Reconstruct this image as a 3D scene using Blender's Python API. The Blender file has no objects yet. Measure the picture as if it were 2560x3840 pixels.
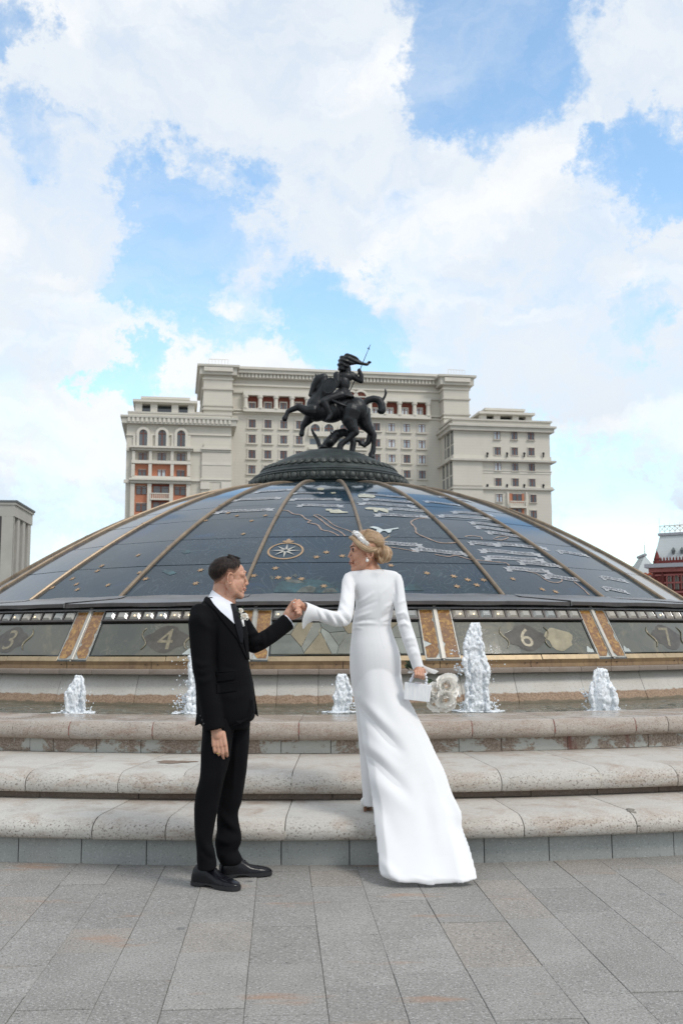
import bpy, bmesh, math, random
import numpy as np
from mathutils import Vector, Matrix, noise, Quaternion
random.seed(7)
S = bpy.context.scene
COL = S.collection
R = math.radians
# ---------------------------------------------------------------- camera
CAMH, PITCH, ROLL, FPX = 1.3265, R(7.3), R(0.25), 3734.0
cam_d = bpy.data.cameras.new('camera'); cam = bpy.data.objects.new('camera', cam_d); COL.objects.link(cam)
cam_d.sensor_fit = 'HORIZONTAL'; cam_d.sensor_width = 24.0; cam_d.lens = 24.0 * FPX / 2560.0
cam_d.clip_start = 0.1; cam_d.clip_end = 5000
CAMM = Matrix.Translation((0, 0, CAMH)) @ Matrix.Rotation(R(90) + PITCH, 4, 'X') @ Matrix.Rotation(-ROLL, 4, 'Z')
cam.matrix_world = CAMM
cam_d.dof.use_dof = True; cam_d.dof.focus_distance = 5.9; cam_d.dof.aperture_fstop = 5.6
S.camera = cam
S.render.engine = 'CYCLES'
S.cycles.use_denoising = True
S.cycles.max_bounces = 8; S.cycles.diffuse_bounces = 6; S.cycles.glossy_bounces = 3; S.cycles.transmission_bounces = 4
S.cycles.transparent_max_bounces = 6
S.cycles.caustics_reflective = False; S.cycles.caustics_refractive = False
S.view_settings.view_transform = 'Standard'; S.view_settings.look = 'None'
S.view_settings.exposure = 0.52; S.view_settings.gamma = 1.0
S.view_settings.use_curve_mapping = False
CR = CAMM.to_3x3()
def ray(sx, sy):
    """direction of the view ray through photo pixel (2560 x 3840)"""
    return (CR @ Vector(((sx - 1280.0) / FPX, -(sy - 1920.0) / FPX, -1.0)))
def at(sx, sy, Y):
    d = ray(sx, sy); k = Y / d.y
    return Vector((d.x * k, Y, CAMH + d.z * k))
def ground_at(sx, sy, z=0.0):
    d = ray(sx, sy); k = (z - CAMH) / d.z
    return Vector((d.x * k, d.y * k, z))
# ---------------------------------------------------------------- world: sky with broken cloud
SUN_EL, SUN_AZ = R(50), R(128)      # azimuth clockwise from +Y: behind the camera, to the right
W = bpy.data.worlds.new('World'); S.world = W; W.use_nodes = True
wt = W.node_tree; wt.nodes.clear()
def wn(t, **k):
    n = wt.nodes.new(t)
    for a, b in k.items(): setattr(n, a, b)
    return n
def wl(a, b): wt.links.new(a, b)
def wmath(op, a, b=None, c=None, clamp=False):
    n = wn('ShaderNodeMath', operation=op, use_clamp=clamp)
    for i, v in enumerate((a, b, c)):
        if v is None: continue
        if isinstance(v, (int, float)): n.inputs[i].default_value = v
        else: wl(v, n.inputs[i])
    return n.outputs[0]
def wvec(op, a, b=None, s=None):
    n = wn('ShaderNodeVectorMath', operation=op)
    for i, v in enumerate((a, b)):
        if v is None: continue
        if isinstance(v, (tuple, Vector)): n.inputs[i].default_value = tuple(v)
        else: wl(v, n.inputs[i])
    if s is not None: n.inputs['Scale'].default_value = s
    return n.outputs['Value'] if op == 'DOT_PRODUCT' else n.outputs[0]
def wmap(v, a, b, c=0.0, d=1.0, smooth=True):
    n = wn('ShaderNodeMapRange'); n.interpolation_type = 'SMOOTHSTEP' if smooth else 'LINEAR'
    wl(v, n.inputs[0])
    for i, x in enumerate((a, b, c, d)): n.inputs[i + 1].default_value = x
    return n.outputs[0]
def wnoise(vec, sc, det, rough, dist=0.0):
    n = wn('ShaderNodeTexNoise'); wl(vec, n.inputs['Vector'])
    n.inputs['Scale'].default_value = sc; n.inputs['Detail'].default_value = det
    n.inputs['Roughness'].default_value = rough; n.inputs['Distortion'].default_value = dist
    return n
tc = wn('ShaderNodeTexCoord')
dirv = wvec('NORMALIZE', tc.outputs['Generated'])
warpn = wnoise(dirv, 4.2, 10, 0.66)
warp = wvec('SCALE', wvec('SUBTRACT', warpn.outputs['Color'], (0.5, 0.5, 0.5)), s=0.17)
wd = wvec('NORMALIZE', wvec('ADD', dirv, warp))
wdh = wvec('NORMALIZE', wvec('ADD', dirv, wvec('SCALE', wvec('SUBTRACT', wnoise(dirv, 6.5, 9, 0.70).outputs['Color'], (0.5, 0.5, 0.5)), s=0.30)))
flat = wvec('MULTIPLY', wd, (1.0, 1.0, 1.7))
nbig = wnoise(flat, 2.6, 10, 0.60).outputs['Fac']
nfin = wnoise(flat, 10.0, 8, 0.66, 0.4).outputs['Fac']
# openings of blue between the clouds (photo position in 896-wide pixels, radius, strength)
HOLES = [(655, 20, 95, 1.0), (640, 95, 85, 1.0), (585, 120, 55, .8), (690, 110, 45, .8), (560, 30, 50, .6), (520, 215, 70, .45), (465, 255, 55, .4),
         (250, 305, 80, 1.0), (205, 270, 50, .8), (225, 370, 70, .95), (290, 255, 50, .7), (310, 350, 65, .85), (365, 320, 55, .6), (180, 350, 40, .7), (120, 350, 40, .3), (330, 400, 50, .55), (430, 425, 55, .9), (380, 405, 40, .7), (490, 430, 45, .6), (545, 400, 45, .45),
         (10, 45, 40, .6), (55, 190, 45, .55), (110, 215, 30, .35), (860, 220, 52, .9), (820, 255, 35, .6), (885, 180, 40, .7), (835, 420, 50, .55), (800, 470, 45, .4), (885, 300, 30, .4), (150, 505, 32, .8), (190, 540, 24, .5), (90, 690, 70, .6), (810, 695, 80, .75), (760, 720, 50, .6), (870, 660, 50, .4), (730, 380, 60, .25), (620, 330, 60, .3)]
hole = None
for (hx, hy, hr, hs) in HOLES:
    c = ray(hx * 2.857, hy * 2.857).normalized()
    ang = hr / 1307.0
    v = wmap(wvec('DOT_PRODUCT', wdh, c), math.cos(ang * 1.75), math.cos(ang * 0.15), 0.0, hs)
    hole = v if hole is None else wmath('MAXIMUM', hole, v)
cov = wmath('ADD', wmath('MULTIPLY', nbig, 0.95), wmath('MULTIPLY', nfin, 0.62))
cov = wmath('SUBTRACT', cov, wmath('MULTIPLY', hole, 0.62))
cloud = wmath('MULTIPLY', wmap(cov, 0.26, 0.66), wmap(wnoise(flat, 7.5, 10, 0.68, 0.5).outputs['Fac'], 0.30, 0.62, 0.70, 1.0))
thin = wmap(wnoise(flat, 5.5, 10, 0.70, 0.6).outputs['Fac'], 0.38, 0.78, 0.02, 0.46)
cloud = wmath('MAXIMUM', cloud, thin)
sky = wn('ShaderNodeTexSky', sky_type='NISHITA'); sky.sun_disc = False
sky.sun_elevation = SUN_EL; sky.sun_rotation = SUN_AZ; sky.air_density = 1.0; sky.dust_density = 0.6; sky.ozone_density = 1.5
sepz = wn('ShaderNodeSeparateXYZ'); wl(dirv, sepz.inputs[0])
low = wmap(sepz.outputs['Z'], 0.02, 0.30, 0.0, 1.0)
shade = wmap(wnoise(wvec('MULTIPLY', wd, (1, 1, 3.0)), 3.4, 8, 0.55).outputs['Fac'], 0.36, 0.62)
shade2 = wmath('MAXIMUM', shade, wmath('MULTIPLY', low, 0.55))
cmix = wn('ShaderNodeMix', data_type='RGBA'); wl(shade2, cmix.inputs['Factor'])
cmix.inputs['A'].default_value = (4.7, 5.4, 6.2, 1); cmix.inputs['B'].default_value = (6.8, 6.95, 7.1, 1)
skym = wn('ShaderNodeMix', data_type='RGBA', blend_type='MULTIPLY'); skym.inputs['Factor'].default_value = 1.0
wl(sky.outputs[0], skym.inputs['A']); skym.inputs['B'].default_value = (1.95, 2.10, 1.95, 1)
mix = wn('ShaderNodeMix', data_type='RGBA'); wl(cloud, mix.inputs['Factor']); wl(skym.outputs['Result'], mix.inputs['A']); wl(cmix.outputs['Result'], mix.inputs['B'])
bg = wn('ShaderNodeBackground'); wl(mix.outputs['Result'], bg.inputs['Color']); bg.inputs['Strength'].default_value = 0.1
wo = wn('ShaderNodeOutputWorld'); wl(bg.outputs[0], wo.inputs[0])
sun_d = bpy.data.lights.new('sun', 'SUN'); sun = bpy.data.objects.new('sun', sun_d); COL.objects.link(sun)
sun_d.energy = 1.25; sun_d.angle = R(16); sun_d.color = (1.0, 0.95, 0.88)
sv = Vector((math.sin(SUN_AZ) * math.cos(SUN_EL), math.cos(SUN_AZ) * math.cos(SUN_EL), math.sin(SUN_EL)))
sun.rotation_euler = (-sv).to_track_quat('-Z', 'Y').to_euler()
# ---------------------------------------------------------------- object helpers
def tag(o, label=None, cat=None, group=None, kind=None):
    if label: o['label'] = label
    if cat: o['category'] = cat
    if group: o['group'] = group
    if kind: o['kind'] = kind
    return o
def empty(name, loc, label=None, cat=None, group=None, rz=0.0):
    o = bpy.data.objects.new(name, None); o.location = loc; o.rotation_euler = (0, 0, rz); COL.objects.link(o)
    o.empty_display_size = 0.1
    return tag(o, label, cat, group)
def link(name, me, parent=None, loc=None, world=True):
    """link a mesh whose vertices are in world space (or local if world=False)"""
    o = bpy.data.objects.new(name, me); COL.objects.link(o)
    if parent is not None:
        o.parent = parent
        if world: o.matrix_parent_inverse = parent_inv(parent)
    if loc is not None: o.location = loc
    return o
def parent_inv(p):
    m = Matrix.Identity(4); q = p
    chain = []
    while q is not None: chain.append(q); q = q.parent
    for q in reversed(chain):
        m = m @ (q.matrix_parent_inverse if q.parent else Matrix.Identity(4)) @ q.matrix_basis
    return m.inverted()
def setmats(me, mats):
    for m in (mats if isinstance(mats, (list, tuple)) else [mats]): me.materials.append(m)
class MB:
    """collects verts and faces"""
    def __init__(s): s.v = []; s.f = []; s.mi = []; s.m = 0
    def add(s, vs, fs):
        b = len(s.v); s.v += [tuple(p) for p in vs]
        for f in fs: s.f.append(tuple(i + b for i in f)); s.mi.append(s.m)
    def box(s, x0, x1, y0, y1, z0, z1, M=None):
        vs = [Vector((x, y, z)) for z in (z0, z1) for y in (y0, y1) for x in (x0, x1)]
        if M is not None: vs = [M @ v for v in vs]
        s.add(vs, [(0, 2, 3, 1), (4, 5, 7, 6), (0, 1, 5, 4), (2, 6, 7, 3), (0, 4, 6, 2), (1, 3, 7, 5)])
    def grid(s, rows, closed_u=False, closed_v=False, cap=False):
        """rows: list of equal-length point lists"""
        n, m = len(rows), len(rows[0]); vs = [p for r in rows for p in r]; fs = []
        for i in range(n if closed_v else n - 1):
            for j in range(m if closed_u else m - 1):
                a = i * m + j; b = i * m + (j + 1) % m; c = ((i + 1) % n) * m + (j + 1) % m; d = ((i + 1) % n) * m + j
                fs.append((a, b, c, d))
        if cap and closed_u:
            fs.append(tuple(reversed(range(m)))); fs.append(tuple(range((n - 1) * m, n * m)))
        s.add(vs, fs)
    def tube(s, pts, radii, n=8, cap=True, flatten=None):
        pts = [Vector(p) for p in pts]; rows = []
        if not isinstance(radii, (list, tuple)): radii = [radii] * len(pts)
        up = None
        for i, p in enumerate(pts):
            t = (pts[min(i + 1, len(pts) - 1)] - pts[max(i - 1, 0)]).normalized()
            if up is None:
                up = Vector((0, 0, 1)) if abs(t.z) < .9 else Vector((0, 1, 0))
            a = (up - t * up.dot(t)).normalized(); b = t.cross(a); up = a
            r = radii[i]; ra, rb = (r if isinstance(r, (tuple, list)) else (r, r))
            rows.append([p + a * (ra * math.cos(2 * math.pi * k / n)) + b * (rb * math.sin(2 * math.pi * k / n)) for k in range(n)])
        s.grid(rows, closed_u=True, cap=cap)
    def sphere(s, c, r, nu=10, nv=7):
        rr = r if isinstance(r, (tuple, list)) else (r, r, r)
        rows = []
        for i in range(1, nv):
            th = math.pi * i / nv
            rows.append([Vector((c[0] + rr[0] * math.sin(th) * math.cos(2 * math.pi * k / nu), c[1] + rr[1] * math.sin(th) * math.sin(2 * math.pi * k / nu), c[2] - rr[2] * math.cos(th))) for k in range(nu)])
        s.grid(rows, closed_u=True, cap=True)
    def mesh(s, name, mats=None, smooth=False):
        me = bpy.data.meshes.new(name); me.from_pydata(s.v, [], s.f)
        if mats is not None: setmats(me, mats)
        if isinstance(mats, (list, tuple)) and len(mats) > 1: me.polygons.foreach_set('material_index', s.mi)
        if smooth: me.polygons.foreach_set('use_smooth', [True] * len(me.polygons))
        me.validate(); fixn(me); me.update()
        return me
    def build(s, name, mats=None, parent=None, smooth=False, world=True):
        return link(name, s.mesh(name, mats, smooth), parent, world=world)
def fixn(me):
    bm = bmesh.new(); bm.from_mesh(me); bmesh.ops.recalc_face_normals(bm, faces=bm.faces); bm.to_mesh(me); bm.free()
def autosmooth(me, deg=35):
    bm = bmesh.new(); bm.from_mesh(me); a = R(deg)
    for e in bm.edges: e.smooth = (len(e.link_faces) == 2 and e.calc_face_angle(0) < a)
    for f in bm.faces: f.smooth = True
    bm.to_mesh(me); bm.free()
def bevel(me, w, seg=1, deg=30):
    bm = bmesh.new(); bm.from_mesh(me); a = R(deg)
    es = [e for e in bm.edges if len(e.link_faces) == 2 and e.calc_face_angle(0) > a]
    if es: bmesh.ops.bevel(bm, geom=es, offset=w, segments=seg, affect='EDGES', profile=0.6, clamp_overlap=True)
    bm.to_mesh(me); bm.free()
# ---- smooth union of rounded primitives into one continuous skin
def cap_prim(p0, r0, p1, r1, n=14):
    p0 = Vector(p0); p1 = Vector(p1); ax = p1 - p0; L = ax.length
    q = ax.to_track_quat('Z', 'Y') if L > 1e-6 else Quaternion()
    rows = []
    for i in range(1, 6):
        th = math.pi / 2 * i / 5 ; rows.append((r0 * math.sin(th), -r0 * math.cos(th)))
    for i in range(0, 5):
        th = math.pi / 2 * i / 5; rows.append((r1 * math.cos(th), L + r1 * math.sin(th)))
    vs = [p0 + q @ Vector((rr * math.cos(2 * math.pi * k / n), rr * math.sin(2 * math.pi * k / n), zz)) for rr, zz in rows for k in range(n)]
    m = len(rows); fs = [(i * n + k, i * n + (k + 1) % n, (i + 1) * n + (k + 1) % n, (i + 1) * n + k) for i in range(m - 1) for k in range(n)]
    vs.append(p0 + q @ Vector((0, 0, -r0))); vs.append(p1 + q @ Vector((0, 0, r1)))
    for k in range(n):
        fs.append((len(vs) - 2, (k + 1) % n, k)); fs.append((len(vs) - 1, (m - 1) * n + k, (m - 1) * n + (k + 1) % n))
    return vs, fs
def ell_prim(c, r, M=None, n=20, m=12):
    vs = []; fs = []
    M = M or Matrix.Identity(3); c = Vector(c)
    for i in range(1, m):
        th = math.pi * i / m
        for k in range(n):
            a = 2 * math.pi * k / n
            vs.append(c + M @ Vector((r[0] * math.sin(th) * math.cos(a), r[1] * math.sin(th) * math.sin(a), -r[2] * math.cos(th))))
    for i in range(m - 2):
        for k in range(n): fs.append((i * n + k, i * n + (k + 1) % n, (i + 1) * n + (k + 1) % n, (i + 1) * n + k))
    vs.append(c + M @ Vector((0, 0, -r[2]))); vs.append(c + M @ Vector((0, 0, r[2])))
    for k in range(n):
        fs.append((len(vs) - 2, (k + 1) % n, k)); fs.append((len(vs) - 1, (m - 2) * n + k, (m - 2) * n + (k + 1) % n))
    return vs, fs
def loft_prim(rows):
    mb = MB(); mb.grid(rows, closed_u=True, cap=True); return mb.v, mb.f
def union(name, prims, voxel, smooth=4, factor=0.5):
    """joins closed primitives and re-skins them as one surface"""
    mb = MB()
    for vs, fs in prims: mb.add(vs, fs)
    me = bpy.data.meshes.new(name); me.from_pydata(mb.v, [], mb.f); fixn(me)
    o = bpy.data.objects.new('union_tmp', me); COL.objects.link(o)
    m = o.modifiers.new('r', 'REMESH'); m.mode = 'VOXEL'; m.voxel_size = voxel; m.adaptivity = 0.0
    if smooth:
        s = o.modifiers.new('s', 'SMOOTH'); s.factor = factor; s.iterations = smooth
    dg = bpy.context.evaluated_depsgraph_get(); dg.update()
    out = bpy.data.meshes.new_from_object(o.evaluated_get(dg)); out.name = name
    bpy.data.objects.remove(o); bpy.data.meshes.remove(me)
    out.polygons.foreach_set('use_smooth', [True] * len(out.polygons))
    return out
def vnoise(P, sc, seed=0.0, octv=3):
    """cheap vectorised value noise, P (n,3) -> (n,) in about -1..1"""
    out = np.zeros(len(P)); amp = 1.0; tot = 0.0
    for o in range(octv):
        Q = P * sc * (2 ** o) + seed * 17.31 + o * 5.7
        i = np.floor(Q).astype(np.int64); f = Q - i; f = f * f * (3 - 2 * f)
        def hsh(a, b, c):
            h = (a * 374761393 + b * 668265263 + c * 2147483647 + 1013904223) & 0xffffffff
            h = ((h ^ (h >> 13)) * 1274126177) & 0xffffffff
            return ((h ^ (h >> 16)) & 0xffff) / 32767.5 - 1.0
        r = 0
        for dx in (0, 1):
            for dy in (0, 1):
                for dz in (0, 1):
                    w = (f[:, 0] if dx else 1 - f[:, 0]) * (f[:, 1] if dy else 1 - f[:, 1]) * (f[:, 2] if dz else 1 - f[:, 2])
                    r = r + w * hsh(i[:, 0] + dx, i[:, 1] + dy, i[:, 2] + dz)
        out += amp * r; tot += amp; amp *= 0.5
    return out / tot
def getco(me):
    a = np.empty(len(me.vertices) * 3); me.vertices.foreach_get('co', a); return a.reshape(-1, 3)
def getno(me):
    a = np.empty(len(me.vertices) * 3); me.vertices.foreach_get('normal', a); return a.reshape(-1, 3)
def setco(me, a): me.vertices.foreach_set('co', a.reshape(-1)); me.update()
# ---------------------------------------------------------------- material helpers
class MT:
    def __init__(s, name):
        s.m = bpy.data.materials.new(name); s.m.use_nodes = True; s.t = s.m.node_tree
        s.b = s.t.nodes['Principled BSDF']; s.out = s.t.nodes['Material Output']
        s._pos = None
    def n(s, t, **k):
        x = s.t.nodes.new(t)
        for a, b in k.items(): setattr(x, a, b)
        return x
    def l(s, a, b): s.t.links.new(a, b)
    def pos(s):
        if s._pos is None: s._pos = s.n('ShaderNodeNewGeometry').outputs['Position']
        return s._pos
    def obj(s): return s.n('ShaderNodeTexCoord').outputs['Object']
    def rnd(s): return s.n('ShaderNodeObjectInfo').outputs['Random']
    def noise(s, sc, det=4, rough=0.6, dist=0.0, vec=None, scale3=None, col=False):
        x = s.n('ShaderNodeTexNoise'); v = vec or s.pos()
        if scale3 is not None:
            mm = s.n('ShaderNodeVectorMath', operation='MULTIPLY'); s.l(v, mm.inputs[0]); mm.inputs[1].default_value = scale3; v = mm.outputs[0]
        s.l(v, x.inputs['Vector'])
        x.inputs['Scale'].default_value = sc; x.inputs['Detail'].default_value = det; x.inputs['Roughness'].default_value = rough; x.inputs['Distortion'].default_value = dist
        return x.outputs['Color' if col else 'Fac']
    def voro(s, sc, feature='F1', vec=None):
        x = s.n('ShaderNodeTexVoronoi', feature=feature); s.l(vec or s.pos(), x.inputs['Vector']); x.inputs['Scale'].default_value = sc
        return x
    def map(s, v, a, b, c=0.0, d=1.0):
        x = s.n('ShaderNodeMapRange'); s.l(v, x.inputs[0])
        for i, q in enumerate((a, b, c, d)): x.inputs[i + 1].default_value = q
        return x.outputs[0]
    def math(s, op, a, b=None):
        x = s.n('ShaderNodeMath', operation=op)
        for i, v in enumerate((a, b)):
            if v is None: continue
            if isinstance(v, (int, float)): x.inputs[i].default_value = v
            else: s.l(v, x.inputs[i])
        return x.outputs[0]
    def mix(s, f, a, b, blend='MIX'):
        x = s.n('ShaderNodeMix', data_type='RGBA', blend_type=blend)
        if isinstance(f, (int, float)): x.inputs['Factor'].default_value = f
        else: s.l(f, x.inputs['Factor'])
        for k, v in (('A', a), ('B', b)):
            if isinstance(v, (tuple, list)): x.inputs[k].default_value = (v[0], v[1], v[2], 1)
            else: s.l(v, x.inputs[k])
        return x.outputs['Result']
    def col(s, c):
        if isinstance(c, (tuple, list)): s.b.inputs['Base Color'].default_value = (c[0], c[1], c[2], 1)
        else: s.l(c, s.b.inputs['Base Color'])
        return s
    def set(s, **k):
        for a, v in k.items():
            i = s.b.inputs[a.replace('_', ' ')]
            if isinstance(v, (int, float)): i.default_value = v
            elif isinstance(v, (tuple, list)): i.default_value = (v[0], v[1], v[2], 1) if len(v) == 3 else v
            else: s.l(v, i)
        return s
    def bump(s, h, strength=0.3, dist=0.01):
        x = s.n('ShaderNodeBump'); s.l(h, x.inputs['Height']); x.inputs['Strength'].default_value = strength; x.inputs['Distance'].default_value = dist
        s.l(x.outputs[0], s.b.inputs['Normal']); return s
def plain(name, c, rough=0.6, metal=0.0, var=0.12, vs=6.0, bump=0.0, bs=60.0, spec=0.5):
    m = MT(name)
    v = m.map(m.noise(vs, 5, 0.65), 0.3, 0.7, 1 - var, 1 + var)
    m.col(m.mix(1.0, c, v, 'MULTIPLY'))
    m.set(Roughness=rough, Metallic=metal, Specular_IOR_Level=spec)
    if bump: m.bump(m.noise(bs, 3, 0.6), bump, 0.005)
    return m.m
def granite(name, base, dark, light, sc=90.0, rough=0.75, stain=None, tone=0.12, wet=False, seams=0.0):
    m = MT(name)
    c = m.mix(m.map(m.noise(1.7, 4, 0.6), 0.35, 0.65), [x * (1 - tone) for x in base], [x * (1 + tone) for x in base])
    c = m.mix(m.map(m.rnd(), 0, 1, 0.0, 0.3), c, [x * 0.82 for x in base])
    c = m.mix(m.map(m.noise(sc, 3, 0.7), 0.56, 0.66, 0.0, 0.8), c, light)
    c = m.mix(m.map(m.noise(sc * 0.8, 3, 0.75, vec=None, scale3=(1, 1, 1.01)), 0.40, 0.33, 0.0, 0.85), c, dark)
    if stain is not None:
        c = m.mix(m.map(m.noise(2.2, 6, 0.7, 0.6), 0.55, 0.75, 0.0, 0.75), c, stain)
    m.col(c); m.set(Roughness=rough, Specular_IOR_Level=0.4)
    m.bump(m.noise(sc * 0.7, 4, 0.7), 0.35, 0.004)
    return m.m
# ================================================================ plaza and fountain
CX, CY = -0.226, 17.8
def pol(r, a, z): return Vector((CX + r * math.sin(a), CY - r * math.cos(a), z))
def phi_s(sx, r, z):
    """angle round the fountain axis of the point of ring (r, z) seen at photo column sx"""
    lo, hi = -1.0, 1.0
    inv = CAMM.inverted()
    for _ in range(50):
        m = (lo + hi) / 2; q = inv @ pol(r, m, z); x = 1280 + FPX * q.x / -q.z
        if x < sx: lo = m
        else: hi = m
    return lo
# ---- ground sheet and paving stones
M_ground = granite('ground_mat', (0.24, 0.235, 0.22), (0.10, 0.10, 0.10), (0.40, 0.39, 0.37), 70)
mb = MB(); mb.box(-3.45, 3.45, 1.6, 7.4, -0.028, -0.0065); tag(mb.build('joint_filling', plain('joint_sand', (0.15, 0.14, 0.125), .95, var=.35, vs=25)), kind='structure')
mb = MB(); mb.box(-700, 700, -300, 1100, -0.6, -0.03)
tag(mb.build('plaza_ground', M_ground), kind='structure')
def paving_mat():
    m = MT('paving_stone_mat')
    r = m.rnd()
    c = m.mix(r, (0.245, 0.236, 0.220), (0.320, 0.309, 0.289))
    warm = m.map(m.noise(0.55, 2, 0.5), 0.60, 0.66)
    c = m.mix(m.math('MULTIPLY', m.map(m.math('FRACT', m.math('MULTIPLY', r, 7.31)), 0.90, 0.93), 0.45), c, (0.30, 0.245, 0.20))
    c = m.mix(m.map(m.noise(3.0, 5, 0.65), 0.38, 0.66, 0.0, 0.5), c, (0.205, 0.195, 0.18))
    c = m.mix(m.map(m.noise(0.9, 6, 0.7, 0.8), 0.52, 0.72, 0.0, 0.45), c, (0.37, 0.36, 0.335))
    gum = m.voro(2.6); c = m.mix(m.math('MULTIPLY', m.map(gum.outputs['Distance'], 0.075, 0.055), m.map(m.noise(1.7, 1, .5), .52, .56)), c, (0.16, 0.155, 0.15))
    c = m.mix(m.map(m.noise(110, 3, 0.75), 0.55, 0.64, 0.0, 0.85), c, (0.50, 0.49, 0.47))
    c = m.mix(m.map(m.noise(95, 3, 0.75, scale3=(1, 1.1, 1)), 0.46, 0.35, 0.0, 0.9), c, (0.09, 0.087, 0.083))
    rust = m.math('MULTIPLY', m.map(m.noise(1.25, 4, 0.6, scale3=(1, 3.2, 1)), 0.61, 0.74), 0.6)
    c = m.mix(rust, c, (0.36, 0.185, 0.095))
    m.col(c); m.set(Roughness=0.8, Specular_IOR_Level=0.35)
    m.bump(m.noise(80, 4, 0.75), 0.4, 0.004)
    return m.m
M_pave = paving_mat()
pav = empty('pavement', (0, 0, 0)); tag(pav, kind='structure')
def slab_mesh(w, l):
    mb = MB(); mb.box(-w / 2 + .0012, w / 2 - .0012, .0012, l - .0012, -0.06, 0); me = mb.mesh('paving_stone', M_pave); bevel(me, 0.0016); return me
slabs = {}
ang = math.atan(0.062)          # rows run a little to the left of the view axis
ca, sa = math.cos(ang), math.sin(ang)
rng = random.Random(5)
rows_ = []; u_ = -3.5
while u_ < 3.7:
    w_ = rng.choice((0.25, 0.28, 0.30, 0.30, 0.32)); rows_.append((u_ + w_ / 2, w_)); u_ += w_
for ux, w_ in rows_:
    v = 1.7 + rng.random() * 0.7
    while v < 7.2:
        l = rng.choice((0.56, 0.66, 0.78, 0.66, 0.46, 0.36, 0.56))
        x = ux * ca - (v - 4) * sa - 0.02; y = ux * sa + v * ca
        far = math.hypot(x - CX, y - CY)
        if far > 11.55 - l * 0.9 and abs(x) < 3.4:
            if (w_, l) not in slabs: slabs[(w_, l)] = slab_mesh(w_, l)
            o = bpy.data.objects.new('paving_stone', slabs[(w_, l)]); COL.objects.link(o); o.parent = pav
            o.location = (x, y, -0.001 - rng.random() * 0.0035)
            o.rotation_euler = (R(rng.uniform(-.15, .15)), R(rng.uniform(-.25, .25)), ang + R(rng.uniform(-.14, .14)))
        v += l
# paving farther to the sides and behind the camera, where single stones are not told apart
def far_pave_mat():
    m = MT('far_paving_mat')
    b = m.n('ShaderNodeTexBrick'); m.l(m.pos(), b.inputs['Vector']); b.inputs['Scale'].default_value = 1.0
    b.inputs['Brick Width'].default_value = 0.8; b.inputs['Row Height'].default_value = 0.29; b.inputs['Mortar Size'].default_value = 0.006
    b.inputs['Color1'].default_value = (0.235, 0.228, 0.215, 1); b.inputs['Color2'].default_value = (0.28, 0.27, 0.25, 1); b.inputs['Mortar'].default_value = (0.09, 0.085, 0.08, 1)
    m.col(m.mix(m.map(m.noise(90, 3, 0.7), 0.55, 0.65, 0, 0.5), b.outputs['Color'], (0.42, 0.41, 0.39))); m.set(Roughness=0.85)
    return m.m
mb = MB()
for s in (-1, 1): mb.box(*sorted((s * 3.3, s * 60)), -30, 60, -0.025, -0.006)
mb.box(-3.3, 3.3, -30, 1.9, -0.025, -0.006)
tag(mb.build('square_paving', far_pave_mat()), kind='structure')
# ---- fountain
FT = empty('fountain', (CX, CY, 0), 'round granite fountain basin with bullnosed steps in front of the glass dome', 'fountain')
STAIN = (0.20, 0.125, 0.075)
def step_mat(name, top, nose, stain, sc, wet=0):
    m = MT(name)
    c = m.mix(m.map(m.noise(1.4, 5, 0.65), 0.35, 0.68), top, [x * 0.84 for x in top])
    c = m.mix(m.map(m.rnd(), 0, 1, 0, 0.45), c, nose)
    z = m.n('ShaderNodeSeparateXYZ'); m.l(m.pos(), z.inputs[0])
    c = m.mix(m.map(m.noise(3.2, 6, 0.72, 0.5, scale3=(1, 1, 4)), 0.48, 0.70, 0, 0.75), c, stain)
    c = m.mix(m.map(m.noise(9, 5, 0.75, scale3=(1, 1, .25)), 0.60, 0.74, 0, 0.45), c, [q * .55 for q in stain])
    c = m.mix(m.map(m.noise(2.3, 5, 0.7), 0.62, 0.76, 0, 0.5), c, (0.56, 0.54, 0.50))
    # the flat treads are worn smooth and pale, the noses keep a coarse pick-hammered speckle
    nrm = m.n('ShaderNodeSeparateXYZ'); m.l(m.n('ShaderNodeNewGeometry').outputs['True Normal'], nrm.inputs[0])
    tread = m.map(nrm.outputs['Z'], 0.80, 0.97)
    speck = m.math('MULTIPLY', m.map(m.noise(sc, 3, 0.75), 0.45, 0.36), m.math('SUBTRACT', 0.9, m.math('MULTIPLY', tread, 0.65)))
    c = m.mix(speck, c, (0.12, 0.09, 0.07))
    c = m.mix(m.math('MULTIPLY', m.map(m.noise(sc * 1.1, 3, 0.7, scale3=(1.1, 1, 1)), 0.56, 0.66), 0.6), c, (0.62, 0.60, 0.56))
    m.col(c); m.set(Roughness=0.72 if not wet else m.map(m.math('MULTIPLY', tread, m.map(m.noise(2.5, 4, .6), .3, .55)), 0, 1, .7, .12), Specular_IOR_Level=0.4)
    m.bump(m.noise(sc * 0.8, 4, 0.75), 0.55 if not wet else .3, 0.006)
    return m.m
M_step = step_mat('step_granite', (0.52, 0.50, 0.46), (0.46, 0.41, 0.355), (0.30, 0.215, 0.155), 75)
M_rim = step_mat('rim_granite', (0.41, 0.365, 0.32), (0.365, 0.30, 0.245), (0.27, 0.17, 0.12), 95, 1)
M_riser = granite('riser_granite', (0.35, 0.365, 0.35), (0.17, 0.18, 0.175), (0.50, 0.51, 0.50), 100)
M_dark = granite('dark_riser_granite', (0.20, 0.155, 0.125), (0.09, 0.07, 0.06), (0.32, 0.27, 0.23), 90, stain=(0.10, 0.06, 0.045))
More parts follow.
